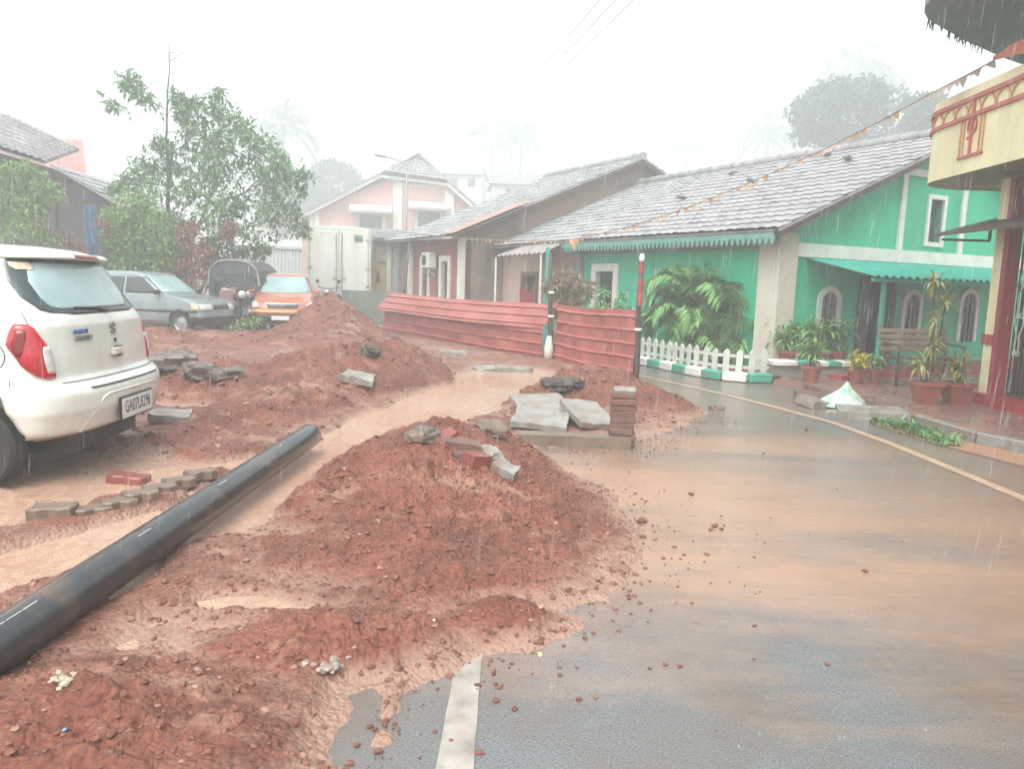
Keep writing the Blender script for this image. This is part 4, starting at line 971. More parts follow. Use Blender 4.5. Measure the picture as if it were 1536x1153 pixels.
# --- pink room in the same row, its roof level with the green cottage
pk = thing('pink_house', 'low faded pink cottage in the row between the green cottage and the maroon one', 'house', GO, GA)
PH_ = [(LF + .62, LF + 1.22, .62, 1.5), (LF + 2.0, LF + 2.7, .12, 1.6)]
T2 = TF @ Matrix.Translation((LF + .02, 0, 0))
hp = [(a - LF - .02, b - LF - .02, c, d_) for a, b, c, d_ in PH_]
wall(3.9, 2.35, hp, T2).build('wall', M_PINK, pk)
M_BRN = mat('brown_window_surround', (.20, .10, .09), rough=.5, bump=.2)
window(pk, T2, *hp[0], M_BRN, fw=.11, proud=.04, nb=3)
dr = window(pk, T2, *hp[1], M_BRN, fw=.1, proud=.04, bars=False, name='door', pm=M_DARK)
MB().box((-.05, LF - .13, 1.15), (.14, .34, 2.3)).build('pier', M_GREY, pk)
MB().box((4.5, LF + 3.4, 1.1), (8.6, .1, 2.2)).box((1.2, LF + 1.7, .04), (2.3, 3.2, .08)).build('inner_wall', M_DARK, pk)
tiled((EVX, LR + .02, EVZ - .01), (EVX, LR + 3.9, EVZ - .03), (RID, LR + 3.9, APX - .03), (RID, LR + .02, APX - .01), 17, 17, seed=5).build('roof', M_TILE2, pk)
tiled((RID, LR + .02, APX - .01), (RID, LR + 3.9, APX - .03), (9.5, LR + 3.9, APX - slope * 5), (9.5, LR + .02, APX - slope * 5), 17, 12, seed=6).build('roof', M_TILE2, pk)
ridge_caps((RID, LR + .02, APX + .03), (RID, LR + 3.8, APX + .03), M_TILE2, pk)
MB().box((1.2, LF + 3.9, 2.82), (.5, .10, .06), rot=(0, -.45, .3)).build('roof_plank', M_PALE, pk)

# --- maroon house with the taller roof
mh = thing('maroon_house', 'maroon walled house with tall white framed windows under a higher grey tiled roof', 'house', GO, GA)
Y0, Y1 = LF + 3.92, LF + 9.4; FX = -1.25
MR, MA, ME, MEX = 4.45, 5.28, 2.62, -1.75; ms = (MA - ME) / (MR - MEX)
T3 = Matrix.Translation((FX, Y0, 0)) @ TF
mhh = [(.62 + .25, 1.12 + .25, .5, 1.95), (2.15, 2.65, .35, 1.95)]
mhh = [(1.05, 1.55, .45, 1.95), (2.65, 3.15, .45, 1.95)]
wall(4.3, 2.6, mhh, T3).build('wall', M_BRICKR, mh)
for h in mhh: window(mh, T3, *h, M_WHT, fw=.16, proud=.05, nb=2)
pil = MB()
for x in (.10, 4.15):
    pil = MB().box((x, -.03, 1.3), (.24, .14, 2.6)); pil.v = [T3 @ Vector(p) for p in pil.v]; pil.build('white_pilaster', M_WHT, mh)
# near gable wall rising over the lower roof
gp = [(FX, 0), (8.8, 0), (8.8, MA - ms * (8.8 - MR) - .06), (MR, MA - .06), (FX, ME + ms * (FX - MEX) - .06)]
MB().prism(gp, Y0, Y0 + .22).build('gable_wall', mat('rain_stained_render', (.33, .215, .15), (.16, .13, .115), scale=1.3, rough=.6, bump=.4, bscale=20, dirt=(.07, .065, .06), dirt_amt=.8), mh)
tiled((MEX, Y0 - .4, ME), (MEX, Y1, ME), (MR, Y1, MA), (MR, Y0 - .4, MA), 24, 19, seed=8, sag=.07).build('roof', M_TILE2, mh)
tiled((MR, Y0 - .4, MA), (MR, Y1, MA), (9.4, Y1, MA - ms * 5), (9.4, Y0 - .4, MA - ms * 5), 24, 14, seed=9).build('roof', M_TILE2, mh)
ridge_caps((MR, Y0 - .42, MA + .04), (MR, Y1, MA + .04), M_TILE2, mh)
MB().bar((MEX, Y0 - .36, ME - .1), (MR, Y0 - .36, MA - .1), .05, .16).bar((MR, Y0 - .36, MA - .1), (9.4, Y0 - .36, MA - ms * 5 - .1), .05, .16).build('bargeboard', M_WOOD, mh)
mb = MB(); mb.grid(lambda u, v: (MEX - .15 + 2.3 * v, Y0 - .75 + .9 * u, ME + ms * (2.3 * v - .15) + .10 + .02 * math.sin(u * 12 * math.pi)), 48, 2)
mb.build('sheet_patch', mat('faded_red_sheet', (.40, .23, .20), (.32, .18, .16), rough=.4, bump=.1), mh)
MB().box((FX + 4, Y1 - .1, 1.3), (8, .2, 2.6)).build('rear_wall', M_GREY, mh)
vr = MB(); vr.box((FX + .1, Y0 + 4.85, 1.3), (.14, 1.0, 2.6)); vr.build('grey_wall', M_GREY, mh)
ac = thing('air_conditioner', 'outdoor air conditioner unit bracketed to the maroon wall beside its second window', 'air conditioner', mh.matrix_world.translation, 0)
pa = (Matrix.Translation(GO) @ Matrix.Rotation(GA, 4, 'Z')) @ (T3 @ Vector((1.98 + .15, -.20, 1.98)))
ac.location = pa; ac.rotation_euler = (0, 0, GA)
MB().box((0, 0, 0), (.26, .62, .46), bev=.02).build('casing', M_PALE, ac)
MB().lathe([(.16, 0), (.16, .01), (.02, .012)], n=20, T=Matrix.Translation((-.135, .06, 0)) @ Matrix.Rotation(-math.pi / 2, 4, 'Y')).build('fan_grille', M_BLK, ac)
MB().bar((.12, .22, -.25), (-.12, .22, -.25), .03).bar((.12, -.22, -.25), (-.12, -.22, -.25), .03).bar((.12, .22, -.48), (-.12, .22, -.26), .02).bar((.12, -.22, -.48), (-.12, -.22, -.26), .02).build('bracket', M_PALE, ac)

# small tin awning on poles in front of the pink house
aw = thing('tin_awning', 'small corrugated tin awning on two poles before the pink cottage', 'awning', (0, 0, 0))
w0, w1, w2, w3 = A(744, 384, 19.6), A(815, 379, 17.6), A(842, 366, 18.2), A(790, 368, 20.2)
mb = MB()
def awp(u, v, dz=0):
    p = w0.lerp(w1, u).lerp(w3.lerp(w2, u), v); p.z += dz + .02 * math.sin(u * 20 * math.pi); return p
mb.grid(lambda u, v: awp(u, v), 80, 3); mb.grid(lambda u, v: awp(u, v, -.012), 80, 3, flip=True)
mb.build('tin_sheet', mat('galvanised_sheet', (.42, .38, .37), (.26, .20, .18), scale=5, rough=.4, metal=.4, bump=.1), aw, smooth=True)
po = MB()
for p in (w0, w1.lerp(w0, .04)): po.bar((p.x, p.y + .05, 0), (p.x, p.y + .05, p.z - .03), .05)
po.build('pole', M_PALE, aw)
tp_ = A(822, 372, 17.7); MB().bar((tp_.x, tp_.y, 0), (tp_.x, tp_.y, tp_.z), .09).build('turquoise_post', M_TURQ, aw)

# --- yellow door piece and pale front left of the maroon house
ys = thing('yellow_front_house', 'narrow house front with a yellow door between the truck and the maroon house', 'house', A(580, 440, 27.0), R_(14))
ys.location.z = 0
wall(2.2, 2.75, [(.15, .72, 0, 1.95)], Matrix.Translation((-.75, 0, 0))).build('wall', M_PALE, ys)
dd = MB().box((-.32, .1, .98), (.57, .06, 1.95)).build('door', mat('yellow_door', (.66, .42, .17), (.58, .37, .15), rough=.5, bump=.1), ys)
MB().prism([(-.09, 1.25), (.09, 1.25), (.0, 1.75)], 0, .02, T=Matrix.Translation((-.30, .05, 0))).build('door_emblem', M_DARK, dd)
MB().box((-.32, -.01, 2.2), (.7, .06, .42)).build('fanlight', mat('pale_yellow_panel', (.62, .47, .28), rough=.5, bump=.1), ys)
for x in (-.70, .06): MB().box((x, -.04, 1.35), (.16, .16, 2.7)).build('pillar', M_WHT, ys)
tiled((-1.2, -.5, 2.72), (2.0, -.5, 2.72), (2.0, 2.0, 3.2), (-1.2, 2.0, 3.2), 12, 9, seed=12).build('roof', M_TILE2, ys)

# --- pink two storey gable house in the mist
fp = A(590, 440, 52.0)
ph = thing('gabled_house', 'two storey rose house with white pilasters standing behind the truck in the mist', 'house', (fp.x, fp.y, 0), R_(10)); ph.scale = (1.445,) * 3; ph.location.z = -1.3
xl, xr_, ax_ = -4.3, 4.6, 1.05
EZ, AZ = 4.55, 7.55
def pg(x): return EZ + (AZ - EZ) * (x - xl) / (ax_ - xl) if x < ax_ else AZ - (AZ - 4.6) * (x - ax_) / (xr_ - ax_)
holes = [(-1.62, -.52, 3.55, 4.75), (1.05, 2.15, 3.9, 5.0)]
wl = wall(xr_ - xl - .8, 4.4, [(h[0] - xl - .4, h[1] - xl - .4, h[2], h[3]) for h in holes if h[3] < 4.4], Matrix.Translation((xl + .4, 0, 0)))
wl.build('wall', M_ROSE, ph)
MB().prism([(xl + .4, 4.4), (xr_ - .4, 4.4), (xr_ - .4, pg(xr_ - .4)), (1.9, 6.55), (.15, 6.55), (xl + .4, pg(xl + .4))], 0, .25).build('gable', M_ROSE, ph)
for h in holes:
    w = MB().box(((h[0] + h[1]) / 2, -.06, (h[2] + h[3]) / 2), (h[1] - h[0] + .3, .14, h[3] - h[2] + .3)).build('window', M_WHT, ph)
    MB().box(((h[0] + h[1]) / 2, -.14, (h[2] + h[3]) / 2), (h[1] - h[0] - .1, .04, h[3] - h[2] - .1)).build('pane', M_PANE, w)
    MB().box(((h[0] + h[1]) / 2, -.5, h[3] + .22), (1.9, .9, .12), rot=(.35, 0, 0)).build('hood', M_WHT, w)
pb = MB()
for x, z1 in ((-3.6, 4.75), (.15, 6.45), (2.55, 6.0)): pb.box((x, -.05, z1 / 2 + 1.3), (.42, .2, z1 - 2.6))
pb.box((1.3, -.04, 6.15), (2.4, .15, .16)).box((0, -.04, 3.1), (7.6, .16, .18)).build('pilaster', M_WHT, ph)
D = 9.0
tiled((xl - .4, -.5, pg(xl) - .25), (xl - .4, D, pg(xl) - .25), (ax_, D, AZ), (ax_, -.5, AZ), 22, 14, seed=21).build('roof', M_TILE2, ph)
tiled((ax_, -.5, AZ), (ax_, D, AZ), (xr_ + .4, D, pg(xr_) - .25), (xr_ + .4, -.5, pg(xr_) - .25), 22, 14, seed=22).build('roof', M_TILE2, ph)
tiled((-.45, -.62, pg(-.45) - .05), (2.35, -.62, pg(2.35) - .05), (ax_ + .02, -.35, AZ - .02), (ax_ - .02, -.35, AZ - .02), 10, 8, seed=23).build('apex_shade_panel', M_TILE2, ph)  # tiled panel over the gable tip, its darker tone standing in for shade
MB().bar((xl - .4, -.4, pg(xl) - .36), (-.7, -.4, pg(-.7) - .12), .06, .2).bar((2.5, -.4, pg(2.5) - .12), (xr_ + .4, -.4, pg(xr_) - .36), .06, .2).bar((-.7, -.4, pg(-.7) - .12), (2.5, -.4, pg(2.5) - .12), .06, .12).build('bargeboard', M_WHT, ph)
MB().box((0, 4.5, 2.2), (8.2, 8.6, 4.4)).build('rear_block', M_ROSE, ph)

# pale wall with corrugated gate left of the truck
pw = thing('pale_shed', 'pale shed with corrugated front half hidden behind the tree and the truck', 'shed', A(412, 440, 33.0), R_(5)); pw.location.z = 0
mb = MB(); mb.grid(lambda u, v: (-1.8 + 3.0 * u, .04 * math.sin(u * 40 * math.pi), 2.6 * v), 200, 1); mb.build('corrugated_front', mat('white_sheet', (.58, .60, .60), (.5, .52, .52), rough=.4, bump=.1), pw, smooth=True)
MB().box((1.6, 0, 1.5), (.8, .3, 3.0)).build('wall', M_PINK, pw)
MB().box((-.3, 1.5, 2.75), (4.6, 3.2, .12), rot=(.12, 0, 0)).build('roof', M_PALE, pw)

# far houses fading into the rain
def far_house(px, py, Y, wpx, hpx, rz, m, label):
    p = A(px, py, Y); w = wpx * Y / F_PX; h = p.z; t = thing('distant_house', label, 'house', (p.x, p.y, 0), rz, None)
    rise = hpx * Y / F_PX
    MB().box((0, 3, h / 2), (w * .86, 6, h)).build('wall', m, t)
    tiled((-w / 2, -.4, h), (w / 2, -.4, h), (w * .38, 3, h + rise), (-w * .38, 3, h + rise), 14, 8, seed=px).build('roof', M_TILE2, t)
    tiled((-w / 2, 6.4, h), (w / 2, 6.4, h), (w * .38, 3, h + rise), (-w * .38, 3, h + rise), 14, 8, seed=px + 1).build('roof', M_TILE2, t)
    for k in (-.2, .2): MB().box((w * k, -.02, h - .9), (.9, .06, 1.0)).build('window', M_PANE, t)
far_house(788, 278, 78.0, 110, 22, R_(4), M_PALE, 'far hazy house whose hipped roof shows above the maroon house roof')
far_house(694, 262, 92.0, 66, 20, R_(-4), M_PALE, 'faintest far house between the rose gable house and the maroon roof')

# --- dark timber shed at the left with a tile roof
sp0 = A(60, 400, 21.0)
sh_ = thing('timber_shed', 'dark timber shed with a sloping tiled roof behind the bushes at the left', 'shed', (sp0.x, sp0.y, 0), R_(6))
pts = [A(-260, 190, 21.0), A(-60, 205, 21.0), A(88, 250, 21.0), A(190, 312, 21.0)]
lp = [(p.x - sp0.x, p.z) for p in pts]
pr = [(lp[0][0], 0)] + [(lp[3][0] - .1, 0), (lp[3][0] - .1, lp[3][1] - .12), (lp[2][0], lp[2][1] - .12), (lp[1][0], lp[1][1] - .12), (lp[0][0], lp[0][1] - .1)]
M_PLANK = mat('dark_planks', (.10, .095, .10), (.05, .047, .05), scale=3, rough=.55, bump=.5, bscale=14, stretch=(6, 1, .4))
MB().prism(pr, 0, 4.5).build('plank_wall', M_PLANK, sh_)
bt = MB()
for k in range(16):
    x = lp[0][0] + .4 * k; z = float(np.interp(x, [q[0] for q in lp], [q[1] for q in lp])) - .2
    if x < lp[3][0]: bt.box((x, -.02, z / 2), (.07, .04, z))
bt.build('batten', M_WOOD, sh_)
def e3(i, y, dz=0): return (lp[i][0], y, lp[i][1] + dz)
tiled(e3(3, -.5), e3(3, 4.8), e3(2, 4.8), e3(2, -.5), 16, 6, seed=31).build('roof', M_TILE2, sh_)
tiled(e3(2, -.9, -.02), e3(1, -.9, -.02), (lp[1][0], 2.6, lp[1][1] + 1.05), (lp[2][0] - .6, 2.6, lp[2][1] + .85), 14, 9, seed=32, amp=.045, step=.06).build('roof', M_TILE, sh_)
tiled(e3(1, -.9), e3(0, -.9), (lp[0][0], 2.6, lp[0][1] + 1.0), (lp[1][0], 2.6, lp[1][1] + 1.0), 14, 9, seed=33).build('roof', M_TILE, sh_)
tp2 = thing('blue_tarpaulin', 'blue tarpaulin hanging on the end of the timber shed', 'tarpaulin', A(136, 350, 20.6))
mb = MB(); mb.grid(lambda u, v: (-.17 + .34 * u + .03 * math.sin(v * 7), .05 * math.sin(u * 14 + v * 3), -.75 + 1.5 * v), 24, 10); mb.build('sheet', mat('blue_plastic', (.07, .17, .32), (.05, .12, .24), rough=.35, bump=.2), tp2, smooth=True)
pr_ = A(70, 262, 27.0)
rh = thing('red_roofed_house', 'house with a faded red sheet roof rising behind the timber shed', 'house', (pr_.x, pr_.y, 0), R_(8))
q0, q1, q2, q3 = A(130, 262, 27), A(-120, 262, 27), A(-120, 200, 29), A(124, 210, 29)
mb = MB(); ca, sa = math.cos(-R_(8)), math.sin(-R_(8))
def loc(p): x, y = p.x - pr_.x, p.y - pr_.y; return Vector((x * ca - y * sa, x * sa + y * ca, p.z))
q0, q1, q2, q3 = map(loc, (q0, q1, q2, q3))
mb.grid(lambda u, v: q0.lerp(q1, u).lerp(q3.lerp(q2, u), v) + Vector((0, 0, .03 * math.sin(u * 50 * math.pi))), 200, 2); mb.build('roof', mat('faded_red_roof', (.46, .19, .17), (.38, .16, .14), rough=.4, bump=.1), rh, smooth=True)
MB().box(((q0.x + q1.x) / 2, q0.y + 2, q0.z / 2 - .1), (abs(q1.x - q0.x) - .6, 3.6, q0.z - .1)).build('wall', M_PINK, rh)
# red compound wall and gate pillar
wp, gp_ = G(150, 468), G(286, 470)
cwl = thing('compound_wall', 'low red compound wall below the bushes at the left', 'wall', (gp_.x, gp_.y, 0), math.atan2(wp.y - gp_.y, wp.x - gp_.x))
Lw = (Vector((wp.x, wp.y)) - Vector((gp_.x, gp_.y))).length + 4
MB().box((Lw / 2 + .2, 0, .62), (Lw, .2, 1.24)).build('wall', M_BRICKR, cwl)
MB().box((Lw / 2 + .2, 0, 1.27), (Lw, .28, .07)).build('coping', M_REDP, cwl)
gpl = thing('gate_pillar', 'red gate pillar at the end of the compound wall beside the tree', 'pillar', (gp_.x, gp_.y, 0), R_(8))
M_SALM = mat('salmon_render', (.52, .17, .13), (.42, .13, .10), scale=3, rough=.5, bump=.2, dirt=(.3, .12, .1), dirt_amt=.4)
MB().box((-.1, 0, .72), (.52, .5, 1.44)).build('shaft', M_SALM, gpl)
MB().box((-.1, 0, 1.48), (.66, .64, .10), bev=.02).build('cap', M_SALM, gpl)

# --- yellow building with the balcony, right edge of the street
yb = thing('yellow_building', 'two storey yellow building with red patterned balcony at the right edge', 'house', (6.05, 9.65, 0), R_(-92))
# local x runs towards the camera along the street, local y points away from the street (to +X)
z0b, z1b = 2.87, 3.86
def plan(d, o=0.0):     # rounded balcony outline, d along it; returns local (x,y)
    R = .85; ox = -1.2 - o
    arc = R * math.pi / 2
    if d < 3.0: return Vector((ox + 0, 0)) + Vector((0, 3.0 - d + R - .72))
    d -= 3.0
    if d < arc:
        a = d / R; return Vector((ox + R - (R + 0) * math.cos(a), R - .72 - R * math.sin(a))) - Vector((0, o if a > 1 else o * a))
    d -= arc
    return Vector((ox + R + d, -.72 - o))
tot = 3.0 + .85 * math.pi / 2 + 7
ds = [3.0 * i / 6 for i in range(6)] + [3.0 + .85 * math.pi / 2 * i / 14 for i in range(14)] + [3.0 + .85 * math.pi / 2 + 7 * i / 16 for i in range(17)]
mb = MB(); vs = []; 
for d in ds:
    p = plan(d); q = plan(d); 
    n_ = (plan(min(d + .01, tot)) - plan(max(d - .01, 0))).normalized(); nn = Vector((-n_.y, n_.x)); i_ = p + nn * .12
    vs += [(p.x, p.y, z0b), (p.x, p.y, z1b), (i_.x, i_.y, z1b), (i_.x, i_.y, z0b + .12)]
fs = []
for k in range(len(ds) - 1):
    a = 4 * k; b = a + 4; fs += [(a, b, b + 1, a + 1), (a + 1, b + 1, b + 2, a + 2), (a + 2, b + 2, b + 3, a + 3)]
mb.add(vs, fs).build('balcony_parapet', M_YEL, yb, angle=40)
out = [plan(d) for d in ds]
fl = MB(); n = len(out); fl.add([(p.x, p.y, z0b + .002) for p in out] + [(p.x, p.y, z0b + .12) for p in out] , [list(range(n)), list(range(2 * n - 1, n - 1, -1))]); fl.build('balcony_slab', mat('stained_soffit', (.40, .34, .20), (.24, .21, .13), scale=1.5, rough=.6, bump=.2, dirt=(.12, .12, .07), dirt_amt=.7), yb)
# red ornament on the parapet: two rails, intersecting arches and a panel
M_ORN = mat('faded_red_ornament', (.52, .13, .11), (.42, .10, .085), scale=8, rough=.5, bump=.1); M_ORN2 = mat('orange_ornament', (.62, .33, .15), (.55, .28, .12), scale=8, rough=.5, bump=.1)
def onp(d, z, o=.012): 
    p = plan(d); t = (plan(d + .01) - plan(d - .01)).normalized(); nn = Vector((t.y, -t.x)); return Vector((p.x + nn.x * o, p.y + nn.y * o, z))
def rail(mb, d0, d1, za, zb, n=40, w=.035):
    for k in range(n):
        a, b = d0 + (d1 - d0) * k / n, d0 + (d1 - d0) * (k + 1) / n; z_, z2 = za + (zb - za) * k / n, za + (zb - za) * (k + 1) / n
        mb.bar(onp(a, z_), onp(b, z2), w, w)
o1 = MB(); o2 = MB()
rail(o1, 2.6, tot - .1, 3.72, 3.72, 80, .05); rail(o1, 2.6, tot - .1, 3.52, 3.52, 80, .045)
for k in range(22):
    c = 3.15 + k * .28
    for q in range(10):
        a0, a1 = math.pi * q / 10, math.pi * (q + 1) / 10
        o2.bar(onp(c - .14 * math.cos(a0), 3.54 + .15 * math.sin(a0)), onp(c - .14 * math.cos(a1), 3.54 + .15 * math.sin(a1)), .016, .016)
for c in (5.1, 7.9):
    for dx in (-.24, -.17, .17, .24): rail(o2, c + dx, c + dx + .001, 3.06, 3.52, 1, .016)
    rail(o1, c - .26, c + .26, 3.06, 3.06, 4, .03); rail(o1, c, c + .001, 3.06, 3.74, 1, .035)
    for q in range(12):
        a0, a1 = 2 * math.pi * q / 12, 2 * math.pi * (q + 1) / 12; o1.bar(onp(c + .09 * math.cos(a0), 3.40 + .09 * math.sin(a0)), onp(c + .09 * math.cos(a1), 3.40 + .09 * math.sin(a1)), .02, .02)
    rail(o1, c - .08, c + .08, 3.26, 3.34, 2, .025)
o1.build('ornament_rail', M_ORN, yb); o2.build('ornament_arches', M_ORN2, yb)
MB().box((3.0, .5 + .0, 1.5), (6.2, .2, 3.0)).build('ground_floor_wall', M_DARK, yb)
MB().box((2.9, 2.2, 1.5), (6.0, 3.2, 2.96)).build('core', M_GREY, yb)
MB().box((3.6, 2.1, 4.3), (7.2, 2.6, .9)).build('upper_wall', M_YEL, yb)
MB().box((-.02, .08, 1.50), (.20, .18, 3.0)).build('corner_column', M_YEL, yb)
MB().box((.128, .062, 1.50), (.10, .16, 3.0)).box((-.02, .075, .88), (.24, .22, .13)).box((.2, .06, .10), (.72, .34, .20)).build('red_pilaster', M_REDP, yb)
MB().box((3.9, .1, .09), (6.8, .30, .18)).build('red_step', M_REDP, yb)
# folding iron grille with scrolls
gr2 = MB()
for k in range(34): gr2.box((.20 + k * .085, .16, 1.45), (.022, .022, 2.6))
for z in (.22, 1.5, 2.6): gr2.box((1.7, .16, z), (2.9, .03, .04))
gr2.build('iron_grille', M_IRON, yb)
sc = MB()
for cx in (.32, .66, 1.0):
    for sg in (1, -1):
        pts = []
        for k in range(26):
            t = k / 25; pts.append((cx + sg * .07 * math.sin(math.pi * t) * (1 if t < .5 else 1.1) + sg * .02 * math.sin(6 * math.pi * t), .135, .72 + .95 * t))
        sc.tube(pts, .009, 6)
        for zc in (.74, 1.2, 1.66):
            sc.tube([(cx + sg * (.035 + .03 * math.cos(a)), .135, zc + .03 * math.sin(a)) for a in [2 * math.pi * q / 12 for q in range(13)]], .007, 5)
sc.build('scrollwork', M_PALE, yb)
# rusty awning over the doorway
ra = MB(); ra.add([(-.55, -.62, 2.20), (4.0, -.62, 2.20), (4.0, .2, 2.44), (-.55, .2, 2.44), (-.55, -.62, 2.17), (4.0, -.62, 2.17), (4.0, .2, 2.41), (-.55, .2, 2.41)], [(0, 1, 2, 3), (7, 6, 5, 4), (0, 4, 5, 1), (1, 5, 6, 2), (2, 6, 7, 3), (3, 7, 4, 0)])
ra.build('door_awning', M_IRON, yb)
MB().bar((-.45, -.5, 2.14), (-.45, .1, 2.14), .03).bar((-.45, .1, 2.14), (-.45, .1, 2.40), .03).bar((1.6, -.55, 2.14), (1.6, .1, 2.14), .03).build('awning_bracket', M_IRON, yb)
# upper canopy slab
MU = mat('weathered_concrete_slab', (.16, .175, .165), (.095, .11, .105), scale=1.4, rough=.55, bump=.4, bscale=18, dirt=(.07, .085, .07), dirt_amt=.7)
up = [(2.6 - 3.2 + .0, 3.6)] 
R = .75; ox, oy = -.85, -.62
outl = [(-2.2, 3.4), (-2.2, 1.4), (-1.85, .86), (-1.55, .46), (-1.03, -.2), (-.45, -.86), (-.24, -1.07), (-.05, -1.2), (.12, -1.28), (.35, -1.33), (7.0, -1.33), (7.0, 3.4)]
n = len(outl); sl = MB().add([(x, y, 4.80) for x, y in outl] + [(x, y, 5.02) for x, y in outl], [list(range(n)), list(range(2 * n - 1, n - 1, -1))] + [((i + 1) % n, i, n + i, n + (i + 1) % n) for i in range(n)])
sl.build('roof_canopy', MU, yb)
fg = MB()
for k in range(40): 
    t = RND.random(); x, y = -.3 - 1.1 * t, -1.03 + 1.3 * t; fg.tube([(x - .004, y, 4.82), (x - .03, y + RND.uniform(-.04, .04), 4.82 - RND.uniform(.04, .14))], [.012, .003], 4)
fg.build('canopy_moss', mat('hanging_moss', (.06, .09, .05), rough=.8, bump=0), yb)['kind'] = 'stuff'
MB().box((.75, -.1, 4.3), (.16, .16, 1.0)).build('upper_column', mat('brown_column', (.26, .19, .13), rough=.5, bump=.2), yb)
# ------------------------------------------------------------------ vegetation
M_LEAF = leafmat('tree_leaf', (.06, .145, .07), (.19, .34, .13))
M_LEAF2 = leafmat('bright_bush_leaf', (.10, .21, .05), (.24, .40, .10))
M_LEAFR = leafmat('reddish_leaf', (.20, .055, .045), (.36, .14, .10))
M_CROT = leafmat('croton_leaf', (.07, .075, .04), (.36, .24, .11))
M_PALMG = leafmat('palm_leaf', (.09, .25, .085), (.30, .52, .20))
M_FAR = leafmat('far_leaf', (.03, .07, .035), (.07, .12, .06))
M_BARK = mat('wet_bark', (.085, .065, .05), (.045, .036, .03), scale=9, rough=.6, bump=.6, bscale=22, stretch=(1, 1, .3), dist=.02)
M_STEM = mat('green_stem', (.13, .17, .06), (.08, .10, .04), rough=.4, bump=.1)
def leaf(mb, p, d, n, L, w, mi=0, fold=.25, droop=.25):
    d = d.normalized(); s = d.cross(n)
    s = s.normalized() if s.length > 1e-4 else d.orthogonal().normalized(); u = s.cross(d)
    mid = p + d * L * .5 + u * (.02 * L); tip = p + d * L - u * (droop * L)
    l = mid + s * w * .5 + u * w * fold; r = mid - s * w * .5 + u * w * fold
    b = len(mb.v); mb.v += [p, r, tip, l, mid]
    mb.f += [[b, b + 1, b + 4], [b + 1, b + 2, b + 4], [b, b + 4, b + 3], [b + 4, b + 2, b + 3]]; mb.mi += [mi] * 4
def rdir(rnd, up=0.0):
    while True:
        v = Vector((rnd.uniform(-1, 1), rnd.uniform(-1, 1), rnd.uniform(-1, 1)))
        if .05 < v.length < 1: break
    v.normalize(); v.z += up; return v.normalized()
def clump(mb, c, r, n, L, w, rnd, sq=.8, mi=0, up=.1):
    for _ in range(n):
        k = rdir(rnd); p = Vector(c) + Vector((k.x * r, k.y * r, k.z * r * sq)) * rnd.uniform(.35, 1.0) ** .6
        d = (k * .7 + rdir(rnd, up)).normalized(); leaf(mb, p, d, Vector((0, 0, 1)) + rdir(rnd) * .6, L * rnd.uniform(.6, 1.25), w * rnd.uniform(.7, 1.2), mi)
def spray(mb, c, axis, n, L, w, rnd, spread=.25):        # a twig with leaves either side
    axis = axis.normalized(); s = axis.orthogonal().normalized()
    for k in range(n):
        t = k / max(n - 1, 1); p = Vector(c) + axis * t * spread * 2
        q = Matrix.Rotation(rnd.uniform(0, 6.28), 3, axis) @ s
        leaf(mb, p, (axis * .5 + q).normalized(), Vector((0, 0, 1)) + q * .1, L * rnd.uniform(.7, 1.2), w, 0)
def limb(mb, p0, p1, r0, r1, rnd, wob=.06, n=6):
    p0, p1 = Vector(p0), Vector(p1); L = (p1 - p0).length; pts = []; rs = []
    for k in range(n + 1):
        t = k / n; q = p0.lerp(p1, t)
        if 0 < k < n: q += Vector((rnd.uniform(-1, 1), rnd.uniform(-1, 1), rnd.uniform(-.5, .5))) * wob * L
        pts.append(q); rs.append(r0 + (r1 - r0) * t)
    mb.tube(pts, rs, 7); return pts
# --- street tree behind the parked cars, thin bare leader above its crown
r = random.Random(3); YT = 21.5
tb = A(262, 470, YT); tree = thing('tree', 'leafy green tree with a tall thin bare leader standing behind the parked cars', 'tree', (tb.x, tb.y, 0))
def TL(px, py, dy=0): 
    p = A(px, py, YT + dy); return Vector((p.x - tb.x, p.y - tb.y, p.z))
tr = MB(); base = Vector((0, 0, 0)); fork = TL(258, 400)
limb(tr, base, fork, .10, .075, r, .03); ld = limb(tr, fork, TL(249, 210), .07, .04, r, .012, 8); ld2 = limb(tr, ld[-1], TL(254, 68), .032, .010, r, .012, 8)
limb(tr, TL(254, 92), TL(289, 70), .010, .004, r, .03); limb(tr, TL(253, 80), TL(276, 76), .008, .004, r, .03); limb(tr, TL(254, 70), TL(251, 55), .008, .003, r, .02)
big = limb(tr, TL(262, 430), TL(330, 250, .5), .08, .03, r, .05, 7); b2 = limb(tr, big[3], TL(400, 260, -.4), .045, .015, r, .05); b3 = limb(tr, big[2], TL(410, 330, .6), .045, .012, r, .05)
b4 = limb(tr, TL(256, 380), TL(205, 275, .3), .03, .010, r, .05); b5 = limb(tr, TL(250, 255), TL(300, 175, -.2), .022, .008, r, .06); limb(tr, big[-1], TL(326, 135, .2), .02, .005, r, .04)
limb(tr, TL(250, 165), TL(205, 140, -.3), .010, .004, r, .04); limb(tr, TL(251, 180), TL(262, 138, .2), .010, .004, r, .04); limb(tr, TL(248, 200), TL(300, 195, .2), .012, .004, r, .04)
cr = MB()
